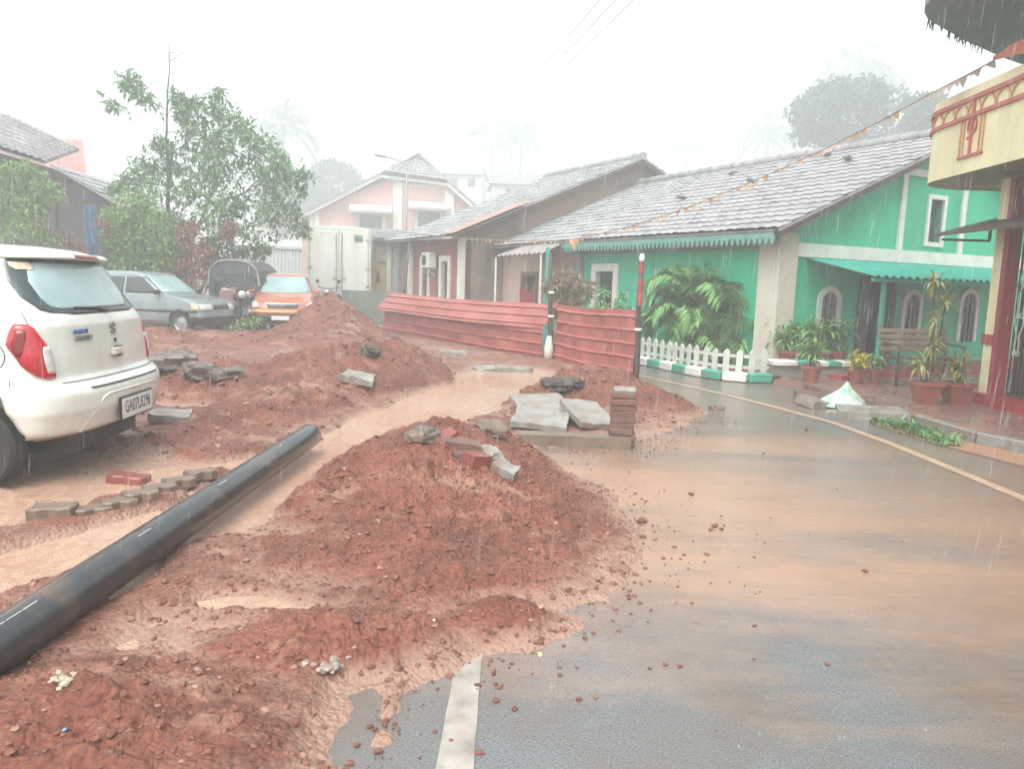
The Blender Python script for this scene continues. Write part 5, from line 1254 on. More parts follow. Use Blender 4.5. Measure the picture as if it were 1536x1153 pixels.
CL = [(203, 135, 18, 0), (190, 128, 14, 0), (168, 164, 8, 0), (222, 148, 14, 0), (264, 142, 12, .1), (270, 165, 13, 0), (277, 180, 14, -.2), (290, 158, 14, .2), (300, 175, 17, .1), (292, 195, 18, 0), (325, 140, 7, 0), (325, 158, 9, 0), (328, 176, 12, .2), (310, 205, 22, .3), (335, 200, 24, 0), (352, 182, 20, -.3), (365, 190, 16, .2), (345, 225, 28, .4), (370, 215, 22, -.4), (320, 230, 28, -.3), (285, 222, 18, .2), (258, 222, 18, 0),
      (240, 218, 12, -.2), (300, 255, 32, .4), (335, 262, 34, -.4), (370, 250, 30, .3), (395, 222, 24, 0), (405, 245, 28, -.3), (425, 245, 20, .2), (440, 262, 14, 0), (455, 270, 11, .1), (447, 285, 9, 0), (400, 280, 34, .3), (420, 300, 28, -.2), (435, 320, 24, .3), (445, 345, 16, 0), (415, 335, 26, -.3), (390, 350, 26, 0), (398, 378, 16, .2), (360, 300, 34, 0), (330, 305, 34, .6), (295, 295, 34, -.5), (265, 285, 28, .2), (235, 280, 26, -.2), (215, 262, 20, .2), (200, 275, 15, 0), (185, 272, 9, 0), (172, 282, 7, 0), (225, 250, 16, .1), (245, 255, 20, .3),
      (275, 325, 34, .5), (315, 340, 34, -.5), (350, 345, 28, .3), (300, 370, 30, .2), (335, 375, 26, .5), (365, 385, 18, .2), (282, 390, 26, .6), (310, 405, 24, .7), (340, 405, 18, .5)]
for px, py, rp, dy in CL:
    R0 = rp * YT / F_PX; n = int(9 + rp * 3.1)
    c = TL(px, py, dy)
    for q in range(3):
        cc = c + rdir(r) * R0 * .6; clump(cr, cc, R0 * .62, n // 2, .21, .085, r, .8)
        if r.random() < .8: spray(cr, cc, rdir(r, .1), 8, .22, .08, r, .22)
tr.build('trunk', M_BARK, tree, smooth=True); cr.build('crown', M_LEAF, tree)

def bush(name, label, cat, cl, Y, m, L, w, dens, seed, base_px, group=None, stems=6, dz=.35):
    rr = random.Random(seed); b = A(base_px[0], base_px[1], Y); t = thing(name, label, cat, (b.x, b.y, 0), 0, group)
    f = MB(); s = MB()
    for i, (px, py, rp) in enumerate(cl):
        p = A(px, py, Y + rr.uniform(-dz, dz)); c = Vector((p.x - b.x, p.y - b.y, p.z)); R0 = rp * Y / F_PX
        for q in range(4): clump(f, c + rdir(rr) * R0 * .5, R0 * .65, int(dens * rp / 4), L, w, rr, .85)
        if i % 2 == 0: limb(s, (rr.uniform(-.15, .15), rr.uniform(-.1, .1), 0), c, .025, .007, rr, .05)
    f.build('foliage', m, t); s.build('stem', M_BARK, t, smooth=True); return t
bush('bush', 'rounded light green bush behind the grey car', 'bush', [(205, 325, 42), (180, 340, 30), (232, 330, 32), (170, 318, 20), (215, 300, 24), (245, 350, 30), (190, 372, 34), (225, 380, 36), (258, 375, 24), (205, 395, 30), (245, 400, 26), (165, 355, 22)], 20.3, M_LEAF2, .17, .075, 9, 11, (212, 430), 'garden bushes behind the parked cars')
bush('bush', 'yellow green feathery bush above the white car roof in front of the timber shed', 'bush', [(35, 275, 34), (10, 300, 40), (55, 305, 30), (70, 290, 18), (20, 335, 36), (50, 345, 30), (-30, 300, 40), (85, 292, 10), (40, 252, 14), (5, 262, 20), (75, 360, 20)], 19.0, M_LEAF2, .2, .06, 8, 12, (30, 430), 'garden bushes behind the parked cars')
bush('bush', 'reddish leaved shrub between the light green bush and the tree', 'bush', [(282, 352, 16), (295, 345, 14), (275, 372, 18), (300, 372, 18), (312, 388, 14), (285, 395, 20), (305, 405, 18), (345, 340, 12), (340, 352, 10), (268, 398, 14)], 20.6, M_LEAFR, .17, .06, 7, 13, (290, 430), 'garden bushes behind the parked cars')
bush('bush', 'small rust tinted shrub at the foot of the blue tarpaulin', 'bush', [(152, 335, 9), (158, 345, 8), (100, 365, 16), (120, 372, 12), (85, 352, 12)], 19.8, M_LEAFR, .14, .05, 6, 14, (120, 420), 'garden bushes behind the parked cars')
bush('bush', 'dark low shrub at the foot of the tree beside the motorcycles', 'bush', [(325, 410, 18), (350, 400, 14), (310, 425, 18), (335, 428, 16)], 21.0, M_LEAF, .16, .06, 7, 15, (325, 440), 'garden bushes behind the parked cars')
bush('croton_shrub', 'croton shrub with yellow and red leaves behind the barricade post', 'shrub', [(835, 428, 15), (850, 418, 15), (862, 432, 16), (845, 445, 16), (822, 432, 10), (880, 435, 10), (886, 428, 8), (872, 448, 12), (832, 455, 12), (850, 460, 14)], 16.6, M_CROT, .22, .055, 6, 16, (850, 490), None)
bush('shrub', 'low green shrub by the green wall window behind the barricade', 'shrub', [(905, 440, 6), (935, 442, 6), (928, 460, 9), (905, 465, 9), (890, 470, 10), (940, 470, 9)], 15.8, M_PALMG, .15, .05, 6, 17, (918, 500), None)

# --- palm clump by the green cottage
def frond(mb, st, base, az, L, lift, droop, nl, lw, ll, rnd, twist=0.0):
    d0 = Vector((math.cos(az), math.sin(az), 0)); pts = []; N_ = 12
    for k in range(N_ + 1):
        t = k / N_; pts.append(Vector(base) + d0 * (L * (t * math.cos(lift) + .0)) * (1 - .18 * t * t) + Vector((0, 0, L * (math.sin(lift) * t - droop * t * t))))
    st.tube(pts, [.013 * (1 - .8 * k / N_) + .002 for k in range(N_ + 1)], 5)
    side = d0.cross(Vector((0, 0, 1)))
    for k in range(nl):
        t = .12 + .88 * k / nl; i = min(int(t * N_), N_ - 1); q = pts[i].lerp(pts[i + 1], t * N_ - i); tg = (pts[i + 1] - pts[i]).normalized()
        sc = math.sin(math.pi * min(.12 + .80 * t, 1)) ** .6
        for sg in (1, -1):
            dd = (side * sg + tg * .75 + Vector((0, 0, rnd.uniform(.0, .35)))).normalized()
            leaf(mb, q, dd, Vector((0, 0, 1)), ll * sc * rnd.uniform(.85, 1.1), lw, 0, .2, .35)
r = random.Random(5); pb_ = G(1062, 548); pc = thing('areca_palm', 'bushy feather leaved palm clump behind the white picket fence', 'palm', (pb_.x + .36, pb_.y + .40, 0)); pc.scale = (1.12, 1.12, 1.16)
f = MB(); s = MB()
for k in range(95):
    az = r.uniform(0, 6.28); bx, by = r.uniform(-.7, .65), r.uniform(-.2, .3); h = r.uniform(.3, 1.0)
    s.tube([(bx * .6, by * .6, 0), (bx, by, h)], [.022, .014], 6)
    frond(f, s, (bx, by, h), az, r.uniform(1.15, 1.75), r.uniform(.5, 1.3), r.uniform(.40, .75), 34, .045, .46, r)
for k in range(26):
    az = r.uniform(2.6, 6.8); frond(f, s, (r.uniform(-.6, .6), r.uniform(-.2, .1), r.uniform(.2, .5)), az, r.uniform(.8, 1.3), r.uniform(.2, .9), r.uniform(.5, .9), 28, .045, .40, r)
f.build('fronds', M_PALMG, pc); s.build('stems', M_STEM, pc, smooth=True)

# --- far coconut palms and trees dissolving in the rain
def coconut(px, py, Y, label, scale=1.0, seed=0):
    rr = random.Random(seed); top = A(px, py, Y); t = thing('coconut_palm', label, 'palm', (top.x + rr.uniform(-1, 1), top.y, 0), 0, 'far coconut palms')
    s = MB(); f = MB(); dx = top.x - t.location.x
    s.tube([(0, 0, 0), (dx * .3, 0, top.z * .35), (dx * .75, 0, top.z * .7), (dx, 0, top.z)], [.22 * scale, .16 * scale, .14 * scale, .12 * scale], 8)
    tk_ = s.build('trunk', M_BARK, t, smooth=True); st = MB()
    for k in range(20):
        frond(f, st, (dx, 0, top.z), k * 2.4 + rr.uniform(-.2, .2), rr.uniform(2.2, 3.0) * scale, rr.uniform(-.3, 1.3), rr.uniform(.35, .75), 26, .09 * scale, .75 * scale, rr)
    f.build('fronds', M_FAR, t); st.build('frond_ribs', M_STEM, t)
coconut(425, 192, 114, 'coconut palm rising behind the tree, left of the rose house', 2.54, 1)
coconut(738, 212, 153, 'left of the two close coconut palms behind the maroon house roof', 2.73, 2)
coconut(783, 208, 146, 'right of the two close coconut palms behind the maroon house roof', 2.67, 3)
coconut(1032, 222, 169, 'faintest coconut palm above the middle of the tiled ridge', 2.41, 4)
coconut(1152, 200, 136, 'coconut palm just left of the broad tree above the green cottage roof', 2.67, 5)
coconut(1285, 108, 117, 'tallest coconut palm standing over the broad hazy tree', 3.25, 6)
def far_tree(px0, px1, pyt, pyb, Y, label, seed, name='tree', dens=1.0, group='hazy trees beyond the roofs'):
    rr = random.Random(seed); b = A((px0 + px1) / 2, pyb, Y); t = thing(name, label, 'tree', (b.x, b.y, 0), 0, group); f = MB(); s = MB()
    w = (px1 - px0) * Y / F_PX / 2; zt = A(0, pyt, Y).z + (px0 + px1) / 2 * 0; zt = A((px0 + px1) / 2, pyt, Y).z; zb = max(b.z, 1.5); hc = (zt + zb) / 2; hh = (zt - zb) / 2
    limb(s, (0, 0, 0), (0, 0, hc), .28, .12, rr, .02)
    for k in range(int(46 * dens)):
        k_ = rdir(rr, .15); c = Vector((k_.x * w * .85, k_.y * w * .6, hc + k_.z * hh * .85)) * 1
        R0 = rr.uniform(.45, .95) * min(w, 5.5) * .36
        limb(s, (0, 0, hc - hh * .5), c, .05, .012, rr, .06, 4) if k % 4 == 0 else None
        for q in range(3): clump(f, c + rdir(rr) * R0 * .6, R0 * .7, 40, .55, .26, rr, .8)
    f.build('crown', M_FAR, t); s.build('trunk', M_BARK, t, smooth=True)
far_tree(1190, 1345, 132, 225, 60, 'broad hazy tree rising over the ridge of the green cottage', 21, dens=1.3)
far_tree(1350, 1425, 148, 205, 56, 'smaller hazy tree between the broad tree and the yellow balcony', 22, dens=.8)
far_tree(455, 545, 245, 330, 95, 'misty tree mass left of the rose gabled house', 23)
far_tree(380, 470, 275, 350, 90, 'misty low tree behind the street tree', 24)
far_tree(845, 930, 275, 330, 120, 'very faint tree behind the maroon roof', 25)
# ------------------------------------------------------------------ barricade
M_RSHEET = mat('red_painted_sheet', (.38, .095, .082), (.27, .068, .06), scale=2.2, rough=.32, bump=.15, bscale=18, stretch=(1, 1, .5), dirt=(.25, .12, .10), dirt_amt=.6)
M_POSTW = mat('dark_wet_wood', (.075, .05, .038), (.04, .03, .025), scale=8, rough=.5, bump=.5, bscale=24, stretch=(1, 1, .2))
def rib_sheet(P0, P1, h0, h1, parent, name, lean0=0, lean1=0, nr=4, seed=0, rib=.035):
    """horizontal ribbed sheet from P0 to P1 (ground points) between heights h0 and h1"""
    P0, P1 = Vector(P0), Vector(P1); d = (P1 - P0); n = Vector((d.y, -d.x, 0)).normalized(); rr = random.Random(seed)
    def prof(v):
        q = (v * nr) % 1.0; return rib * max(0, 1 - abs(q - .5) / .13) ** .7 if abs(q - .5) < .13 else 0
    mb = MB(); 
    def fn(u, v, o=0):
        p = P0.lerp(P1, u); l = lean0 + (lean1 - lean0) * v; z = h0 + (h1 - h0) * v
        b = .022 * math.sin(u * 9 + seed) * math.sin(v * 5 + 1) + .012 * math.sin(u * 31 + v * 7)
        return (p.x + n.x * (prof(v) + l + b + o), p.y + n.y * (prof(v) + l + b + o), p.z + z + .02 * math.sin(u * 5 + seed))
    mb.grid(lambda u, v: fn(u, v), 40, nr * 14); mb.grid(lambda u, v: fn(u, v, -.006), 40, nr * 14, flip=True)
    return mb.build(name, M_RSHEET, parent, angle=35)
pA0, pM, pR = G(570, 499), G(824, 541), G(953, 572)
ba = thing('sheet_barricade', 'longer red ribbed sheet barricade facing the trench, upper sheet leaning', 'barricade', pA0, 0, 'red metal sheet barricades')
def L2(p): return Vector(p) - pA0
rib_sheet(L2(pA0 + Vector((.1, .05, 0))), L2(pM + Vector((-.12, .02, 0))), .02, .62, ba, 'lower_sheet', 0, .05, 3, 1)
rib_sheet(L2(pA0 + Vector((.02, 0, 0))), L2(pM + Vector((-.05, 0, 0))), .58, 1.02, ba, 'upper_sheet', .12, -.22, 3, 2)
bb = thing('sheet_barricade', 'shorter red ribbed sheet barricade running from the middle post to the red topped post', 'barricade', pM, 0, 'red metal sheet barricades')
rib_sheet((.08, 0, 0), pR - pM + Vector((-.02, .02, 0)), .02, 1.04, bb, 'sheet', .02, -.04, 5, 3)
M_REDTAPE = mat('red_tape', (.40, .05, .05), rough=.4, bump=.2)
pp = thing('barricade_post', 'crooked wooden post joining the two red sheet barricades', 'post', pM)
MB().tube([(.02, 0, 0), (.0, 0, .6), (-.03, .02, 1.2), (-.05, .02, 1.95)], [.055, .05, .042, .034], 10).build('pole', M_POSTW, pp, smooth=True)
MB().lathe([(.075, .0), (.085, .25), (.05, .42), (.035, .46)], c=(-.02, -.07, 0), n=10).build('white_sack', M_WHT, pp, smooth=True)
MB().lathe([(.06, -.02), (.06, .02)], c=(.0, 0, .82), n=10).lathe([(.055, -.02), (.055, .02)], c=(-.01, 0, 1.25), n=10).build('tie', M_WHT, pp)
pq = thing('barricade_post', 'upright post with red tape and white cap at the roadside end of the barricade', 'post', pR)
MB().tube([(0, 0, 0), (.01, 0, .5), (-.01, 0, 1.1), (0, 0, 1.78)], [.052, .045, .04, .036], 10).build('pole', M_POSTW, pq, smooth=True)
MB().lathe([(.044, 1.12), (.046, 1.3), (.041, 1.31), (.046, 1.33), (.043, 1.52)], n=10, cap=False).lathe([(.043, 1.60), (.041, 1.76)], n=10, cap=False).build('red_tape', M_REDTAPE, pq, smooth=True)
MB().lathe([(.038, 1.78), (.042, 1.82), (.03, 1.88), (.001, 1.89)], n=10, cap=False).lathe([(.056, .76), (.058, .80)], n=10, cap=False).build('white_cap', M_WHT, pq, smooth=True)
MB().tube([(0, -.06, 1.36), (-.12, -.05, 1.33), (-.2, -.02, 1.38)], .006, 5).build('blue_cord', M_BLUE, pq)
q0 = G(598, 500); q0.y += .8
po_ = thing('barricade_post', 'dark slanting stick standing behind the left end of the barricade', 'post', (q0.x, q0.y, 0))
MB().tube([(-.05, 0, 0), (0, 0, .9), (.10, 0, 2.12)], [.05, .045, .04], 8).build('pole', M_POSTW, po_, smooth=True)
kb = MB()
r = random.Random(8)

# ------------------------------------------------------------------ kerb with painted blocks, picket fence
KP = [G(x, y) for x, y in ((940, 543), (965, 548), (1000, 555), (1040, 564), (1080, 571), (1120, 575), (1158, 575))]
def along(pl, d):
    for i in range(len(pl) - 1):
        L = (pl[i + 1] - pl[i]).length
        if d <= L or i == len(pl) - 2: return pl[i].lerp(pl[i + 1], d / L), (pl[i + 1] - pl[i]).normalized()
        d -= L
KL = sum((KP[i + 1] - KP[i]).length for i in range(len(KP) - 1))
ks = thing('painted_kerb', 'curved kerb painted in green and white blocks below the picket fence', 'kerb', (0, 0, 0))
M_GP = mat('green_kerb_paint', (.07, .36, .25), (.05, .26, .18), scale=6, rough=.4, bump=.3, bscale=40, dirt=(.2, .15, .1), dirt_amt=.5)
n = 9
for k in range(n):
    a, ta = along(KP, KL * k / n + .005); b, tb_ = along(KP, KL * (k + 1) / n - .005); mid = (a + b) / 2; dr_ = b - a
    MB().box((mid.x, mid.y + .09, .075), (dr_.length, .17, .15), rot=(0, 0, math.atan2(dr_.y, dr_.x)), bev=.02).build('kerb_block', M_GP if k % 2 == 0 else M_WHT, ks, angle=40)
soil = MB().add([(p.x + .12, p.y + .12, .09) for p in KP] + [(5.0, 13.2, .09), (4.3, 14.5, .09), (2.6, 17.6, .09)], [list(range(len(KP) + 3))]); struct(soil.build('planting_bed', M_MUD))
pf = thing('picket_fence', 'low curved white picket fence in front of the palm clump', 'fence', (0, 0, 0))
FP = [p + Vector((.03, .26, 0)) for p in KP]; FL = sum((FP[i + 1] - FP[i]).length for i in range(len(FP) - 1))
M_PICK = mat('white_picket_paint', (.60, .61, .57), (.48, .49, .45), scale=6, rough=.45, bump=.2, dirt=(.25, .28, .2), dirt_amt=.4)
rl = MB(); npk = 17
for k in range(npk):
    p, t = along(FP, FL * (k + .5) / npk); a = math.atan2(t.y, t.x); h = .41 * r.uniform(.95, 1.03)
    T = Matrix.Translation((p.x, p.y, .09)) @ Matrix.Rotation(a, 4, 'Z') @ Matrix.Rotation(r.uniform(-.03, .03), 4, 'Y')
    MB().prism([(-.05, 0), (.05, 0), (.05, h - .05), (.0, h), (-.05, h - .05)], -.012, .012, T=T).build('picket', M_PICK, pf)
for z in (.12, .29):
    rl = MB()
    for k in range(12):
        a, _ = along(FP, FL * k / 12); b, _ = along(FP, FL * (k + 1) / 12); rl.bar((a.x, a.y + .022, .09 + z), (b.x, b.y + .022, .09 + z), .02, .05)
    rl.build('rail', M_PICK, pf)

# ------------------------------------------------------------------ right pavement, drain strip and debris
M_PAVE = mat('wet_red_paving', (.30, .155, .12), (.17, .105, .09), scale=1.6, rough=.14, rough2=.4, bump=.3, bscale=16, dirt=(.28, .20, .16), dirt_amt=.6)
PV = [(4.0, 11.55), (4.35, 11.3), (4.45, 9.6), (4.55, 8.3), (4.62, 7.3), (5.15, 6.2), (6.3, 4.6), (7.2, 2.5), (9, 2.5), (12, 18), (6.2, 15), (4.9, 12.8)]
n = len(PV); pv = MB().add([(x, y, .06) for x, y in PV] + [(x, y, -.1) for x, y in PV], [list(range(n - 1, -1, -1))] + [(i, (i + 1) % n, n + (i + 1) % n, n + i) for i in range(n)])
o = pv.build('pavement', M_PAVE); struct(o)
me = o.data
import bmesh as _bm
b_ = _bm.new(); b_.from_mesh(me); _bm.ops.recalc_face_normals(b_, faces=b_.faces); b_.to_mesh(me); b_.free()
M_CONC = mat('wet_concrete', (.31, .30, .27), (.17, .15, .13), scale=7, rough=.2, rough2=.5, bump=.5, bscale=26, dist=.015, dirt=(.25, .12, .08), dirt_amt=.85)
kerb = thing('road_kerb', 'pale concrete kerb edging the right hand pavement', 'kerb', (0, 0, 0))
kl = [Vector((x, y, 0)) for x, y in PV[3:8]]
for i in range(len(kl) - 1):
    a, b = kl[i], kl[i + 1]; m_ = max(1, int((b - a).length / .6))
    for k in range(m_):
        p0, p1 = a.lerp(b, k / m_), a.lerp(b, (k + 1) / m_); d = p1 - p0; c = (p0 + p1) / 2
        MB().box((c.x - .05, c.y, .045), (d.length * .985, .10, .13), rot=(0, 0, math.atan2(d.y, d.x)), bev=.012).build('kerb_block', M_CONC, kerb)
# run-off washed strip of red silt between the edge line and the kerb
M_SILT = mat('red_silt', (.42, .21, .13), (.30, .15, .10), scale=3, rough=.2, rough2=.5, bump=.4, bscale=24)
sl_ = [(4.15, 9.0), (4.42, 8.2), (4.5, 7.3), (5.0, 6.15), (6.1, 4.6), (7.0, 2.5), (6.5, 2.5), (5.55, 4.6), (4.4, 6.2), (4.05, 7.3), (3.95, 8.3)]
struct(MB().add([(x, y, .005) for x, y in sl_], [list(range(len(sl_)))]).build('silt_strip', M_SILT))
def slab(name, label, cat, c, size, rot, m, seed, group=None, rough=.012):
    rr = random.Random(seed); t = thing(name, label, cat, c, 0, group); mb = MB(); nx, ny = max(3, int(size[0] / .06)), max(3, int(size[1] / .06))
    E_ = Euler(rot).to_matrix().to_4x4(); hx, hy, hz = size[0] / 2, size[1] / 2, size[2]
    ox_, oy_ = rr.random() * 50, rr.random() * 50
    def e(u, v): # jagged outline
        x, y = (u - .5) * 2 * hx, (v - .5) * 2 * hy
        j = np.array([x * 6 + ox_]), np.array([y * 6 + oy_]); return x + rough * 2 * float(vnoise(*j, seed)[0]), y + rough * 2 * float(vnoise(j[0] + 9, j[1], seed)[0])
    top = lambda u, v: (*e(u, v), hz + rough * .5 * float(vnoise(np.array([u * 9 + ox_]), np.array([v * 9]), seed)[0]))
    bot = lambda u, v: (*e(u, v), 0)
    mb.grid(top, nx, ny, T=E_); mb.grid(bot, nx, ny, T=E_, flip=True)
    side = lambda f: mb.grid(lambda u, v: tuple(Vector(bot(*f(u))).lerp(Vector(top(*f(u))), v)), max(nx, ny), 2, T=E_)
    for f in (lambda u: (u, 0), lambda u: (1, u), lambda u: (1 - u, 1), lambda u: (0, 1 - u)): side(f)
    o = mb.build(name, m, angle=30)
    bpy.data.objects.remove(t)
    o.location = c; return tag(o, label, cat, group)
M_REDBR = mat('red_paving_brick', (.26, .075, .06), (.17, .05, .042), scale=7, rough=.25, rough2=.5, bump=.4, bscale=50)
M_BRNBR = mat('brown_paver', (.20, .14, .10), (.12, .085, .065), scale=7, rough=.3, rough2=.55, bump=.4, bscale=50)
M_OLDBR = mat('old_brickwork', (.20, .09, .065), (.09, .052, .042), scale=9, rough=.4, rough2=.6, bump=.5, bscale=35, dirt=(.10, .08, .06), dirt_amt=.6)
p = G(1265, 612); slab('paving_slab', 'reddish paving slab lying loose behind the plastic bag', 'slab', (p.x + .1, p.y + .35, .03), (1.05, .55, .07), (0, .03, R_(-12)), M_OLDBR, 1)
p = G(1318, 632); slab('concrete_slab', 'grey mossy concrete slab lying at the pavement edge beside the weeds', 'slab', (p.x, p.y + .2, .0), (.72, .5, .11), (.03, -.03, R_(-16)), M_CONC, 2)
p = G(1225, 610); slab('broken_stone', 'pale broken stone lying left of the plastic bag', 'stone', (p.x, p.y, .0), (.34, .26, .10), (.15, .1, .5), M_CONC, 3, None, .03)
p = G(1250, 622); slab('broken_stone', 'thin broken concrete piece between the plastic bag and the mossy slab', 'stone', (p.x + .1, p.y - .25, .0), (.45, .2, .06), (.1, .05, -.6), M_CONC, 4, None, .03)
bag = MB(); p = G(1262, 612)
rr = random.Random(4)
bag.grid(lambda u, v: ((.25 * (1 - v) ** 1.6 + .015) * math.cos(2 * math.pi * u) * (1 + .38 * math.sin(5 * 2 * math.pi * u + v * 4)) + .05 * v, (.20 * (1 - v) ** 1.6 + .015) * math.sin(2 * math.pi * u) * (1 + .25 * math.cos(4 * 2 * math.pi * u)), .30 * v ** .8), 40, 14)
o = bag.build('plastic_bag', mat('white_green_plastic', (.75, .77, .73), (.10, .34, .22), scale=7, rough=.25, bump=.5, bscale=16, dist=.03, contrast=.9), smooth=True); o.location = (p.x, p.y, .03); tag(o, 'crumpled white and green plastic bag on the rubble by the pavement', 'plastic bag')
wd = thing('weed_patch', 'line of green weeds growing along the kerb at the right', 'weeds', G(1370, 650)); f = MB(); rr = random.Random(6); o0 = G(1370, 650)
for px, py, k in ((1335, 636, 26), (1350, 642, 30), (1365, 646, 30), (1380, 652, 30), (1395, 657, 26), (1412, 664, 22), (1425, 668, 8)):
    c = G(px, py) - o0
    for _ in range(k * 2): leaf(f, c + Vector((rr.uniform(-.16, .16), rr.uniform(-.13, .13), 0.0)), rdir(rr, .9), Vector((0, 0, 1)) + rdir(rr) * .4, rr.uniform(.06, .16), .035, 0)
f.build('leaves', M_LEAF, wd)

# ------------------------------------------------------------------ porch bench wall, pots, bench
bw0, bw1 = G(1156, 571), G(1312, 573)
bwl = thing('bench_wall', 'low wall with a green and white striped top in front of the porch', 'wall', bw0, math.atan2(bw1.y - bw0.y, bw1.x - bw0.x)); L_ = (bw1 - bw0).length
MB().box((L_ / 2, .12, .12), (L_ - .05, .22, .24)).build('base', M_GREY, bwl)
for k, (x0, x1, m) in enumerate(((0, .24, 1), (.24, .36, 0), (.36, .42, 0), (.42, .53, 1), (.53, .66, 0), (.66, .77, 1), (.77, .88, 0), (.88, 1, 1))):
    MB().box((L_ * (x0 + x1) / 2, .12, .28), (L_ * (x1 - x0) - .004, .34, .085), bev=.015).build('top_block', M_WHT if m else M_GP, bwl)
M_TERRA = mat('terracotta', (.34, .105, .075), (.24, .075, .055), scale=6, rough=.4, bump=.3, bscale=30, dirt=(.16, .08, .06), dirt_amt=.4)
def pot(label, c, s, square=False):
    t = thing('potted_plant', label, 'potted plant', c, 0, 'potted plants round the porch')
    n = 4 if square else 18; k = 1.25 if square else 1
    mb = MB().lathe([(.001, 0), (.10 * s * k, 0), (.145 * s * k, .21 * s), (.165 * s * k, .215 * s), (.168 * s * k, .26 * s), (.145 * s * k, .26 * s), (.135 * s * k, .20 * s), (.001, .20 * s)], n=n, T=Matrix.Rotation(math.pi / 4, 4, 'Z') if square else None, cap=False)
    mb.build('pot', M_TERRA, t, angle=40); return t
def foliage(t, h0, h, rad, n, L, w, m, seed, stems=5):
    rr = random.Random(seed); f = MB(); s = MB()
    for k in range(stems):
        tp = Vector((rr.uniform(-rad, rad), rr.uniform(-rad, rad) * .7, h0 + h * rr.uniform(.6, 1))); s.tube([(0, 0, h0 - .03), tp * .6 + Vector((0, 0, h0 * .3)), tp], [.008, .006, .004], 5)
        for _ in range(n // stems): leaf(f, tp * rr.uniform(.75, 1.0) + rdir(rr) * rad * .4, rdir(rr, .25), Vector((0, 0, 1)) + rdir(rr) * .3, L * rr.uniform(.7, 1.2), w, 0)
    f.build('leaves', m, t); s.build('stem', M_STEM, t)
p = G(1213, 578); t = pot('terracotta pot with a bright green plant below the arched window', (p.x, p.y - .05, .06), .95); foliage(t, .24, .38, .16, 90, .2, .05, M_LEAF2, 1)
p = G(1280, 580); t = pot('pot with yellow flowering plant at the porch post', (p.x, p.y - .05, .06), .85); foliage(t, .2, .22, .18, 90, .14, .05, leafmat('yellow_flower', (.30, .30, .03), (.70, .55, .06)), 2)
p = G(1305, 580); t = pot('small terracotta pot at the right end of the striped wall', (p.x + .05, p.y, .06), .8); foliage(t, .2, .2, .14, 60, .14, .04, M_PALMG, 3)
for px, py, lab, sd, hh in ((1195, 540, 'large shrub in a pot on the left of the porch under the arched window', 4, .45), (1245, 540, 'light green broad leaved potted plant behind the striped wall', 5, .5), (1270, 542, 'dark leafy potted plant behind the striped wall near the post', 6, .5)):
    q = G(px, 566); t = pot(lab, (q.x, q.y + .5, .12), 1.1); foliage(t, .27, hh, .26, 150, .24, .06, M_LEAF2 if sd == 5 else M_PALMG, sd, 8)
p = G(1386, 612); t = pot('left of the two red square pots, with tall dracaena stems', (p.x, p.y, .06), 1.08, True)
s = MB(); f = MB(); rr = random.Random(9)
for (dx, h) in ((-.02, 1.52), (.11, 1.28), (.0, 1.05), (.06, .72), (-.08, .5)):
    tp = Vector((dx, rr.uniform(-.05, .05), h)); s.tube([(dx * .4, 0, .28), (dx * .9, 0, h * .6), tp], [.013, .011, .009], 6)
    for _ in range(26): leaf(f, tp + rdir(rr) * .03, rdir(rr, .15), Vector((0, 0, 1)), rr.uniform(.16, .26), .04, 0, .2, .3)
f.build('leaves', leafmat('dracaena_leaf', (.20, .24, .07), (.50, .48, .20)), t); s.build('stem', M_POSTW, t)
p = G(1431, 613); t = pot('right of the two red square pots, with a yellow green upright plant', (p.x, p.y, .06), 1.08, True); foliage(t, .26, .35, .12, 90, .2, .045, leafmat('yellow_green_leaf', (.16, .18, .05), (.42, .38, .12)), 10)
p = G(1428, 600); bn = thing('park_bench', 'slatted wooden bench behind the two red pots', 'bench', (p.x + .18, p.y + .95, .06), R_(4))
sb = MB()
for k in range(4): sb.box((0, .02 + k * .1, .42), (1.1, .085, .03), bev=.006)
sb.build('seat', M_WOOD, bn)
sb = MB()
for k in range(4): sb.box((0, .44 + k * .03, .52 + k * .09), (1.1, .025, .075), rot=(-.25, 0, 0), bev=.006)
sb.build('backrest', mat('light_bench_wood', (.30, .20, .14), (.2, .13, .09), scale=6, rough=.4, bump=.2), bn)
for sg in (1, -1):
    sb = MB().tube([(sg * .5, 0, 0), (sg * .5, .03, .4), (sg * .5, .42, .4), (sg * .5, .58, .86)], .022, 8).tube([(sg * .5, .40, .4), (sg * .5, .50, .0)], .022, 8).tube([(sg * .5, .02, .4), (sg * .5, .0, .6), (sg * .5, .45, .62)], .018, 8); sb.build('leg', M_IRON, bn, smooth=True)
p = G(1300, 600); 
# red plastic chair seen over the barricade at the pink house door
ch_p = A(793, 452, 19.6); chh = thing('plastic_chair', 'red plastic chair standing before the pink cottage door behind the barricade', 'chair', (ch_p.x, ch_p.y, .42), R_(10))
M_RPL = mat('red_plastic', (.52, .07, .06), rough=.3, bump=.1)
MB().box((0, 0, .43), (.42, .42, .03), bev=.012).build('seat', M_RPL, chh)
bk = MB(); bk.prism([(-.20, .44), (.20, .44), (.21, .80), (.15, .88), (.10, .84), (.0, .76), (-.10, .86), (-.16, .90), (-.21, .80)], .18, .21); bk.build('backrest', M_RPL, chh)
for sx in (1, -1):
    for sy in (1, -1): MB().tube([(sx * .19, sy * .18, .43), (sx * .22, sy * .21, 0)], [.022, .018], 8).build('leg', M_RPL, chh)
st_ = MB().box((ch_p.x + .2, ch_p.y + .5, .21), (3.2, 2.0, .42)); tag(st_.build('door_step', M_GREY), 'raised grey doorstep before the pink cottage', 'doorstep')

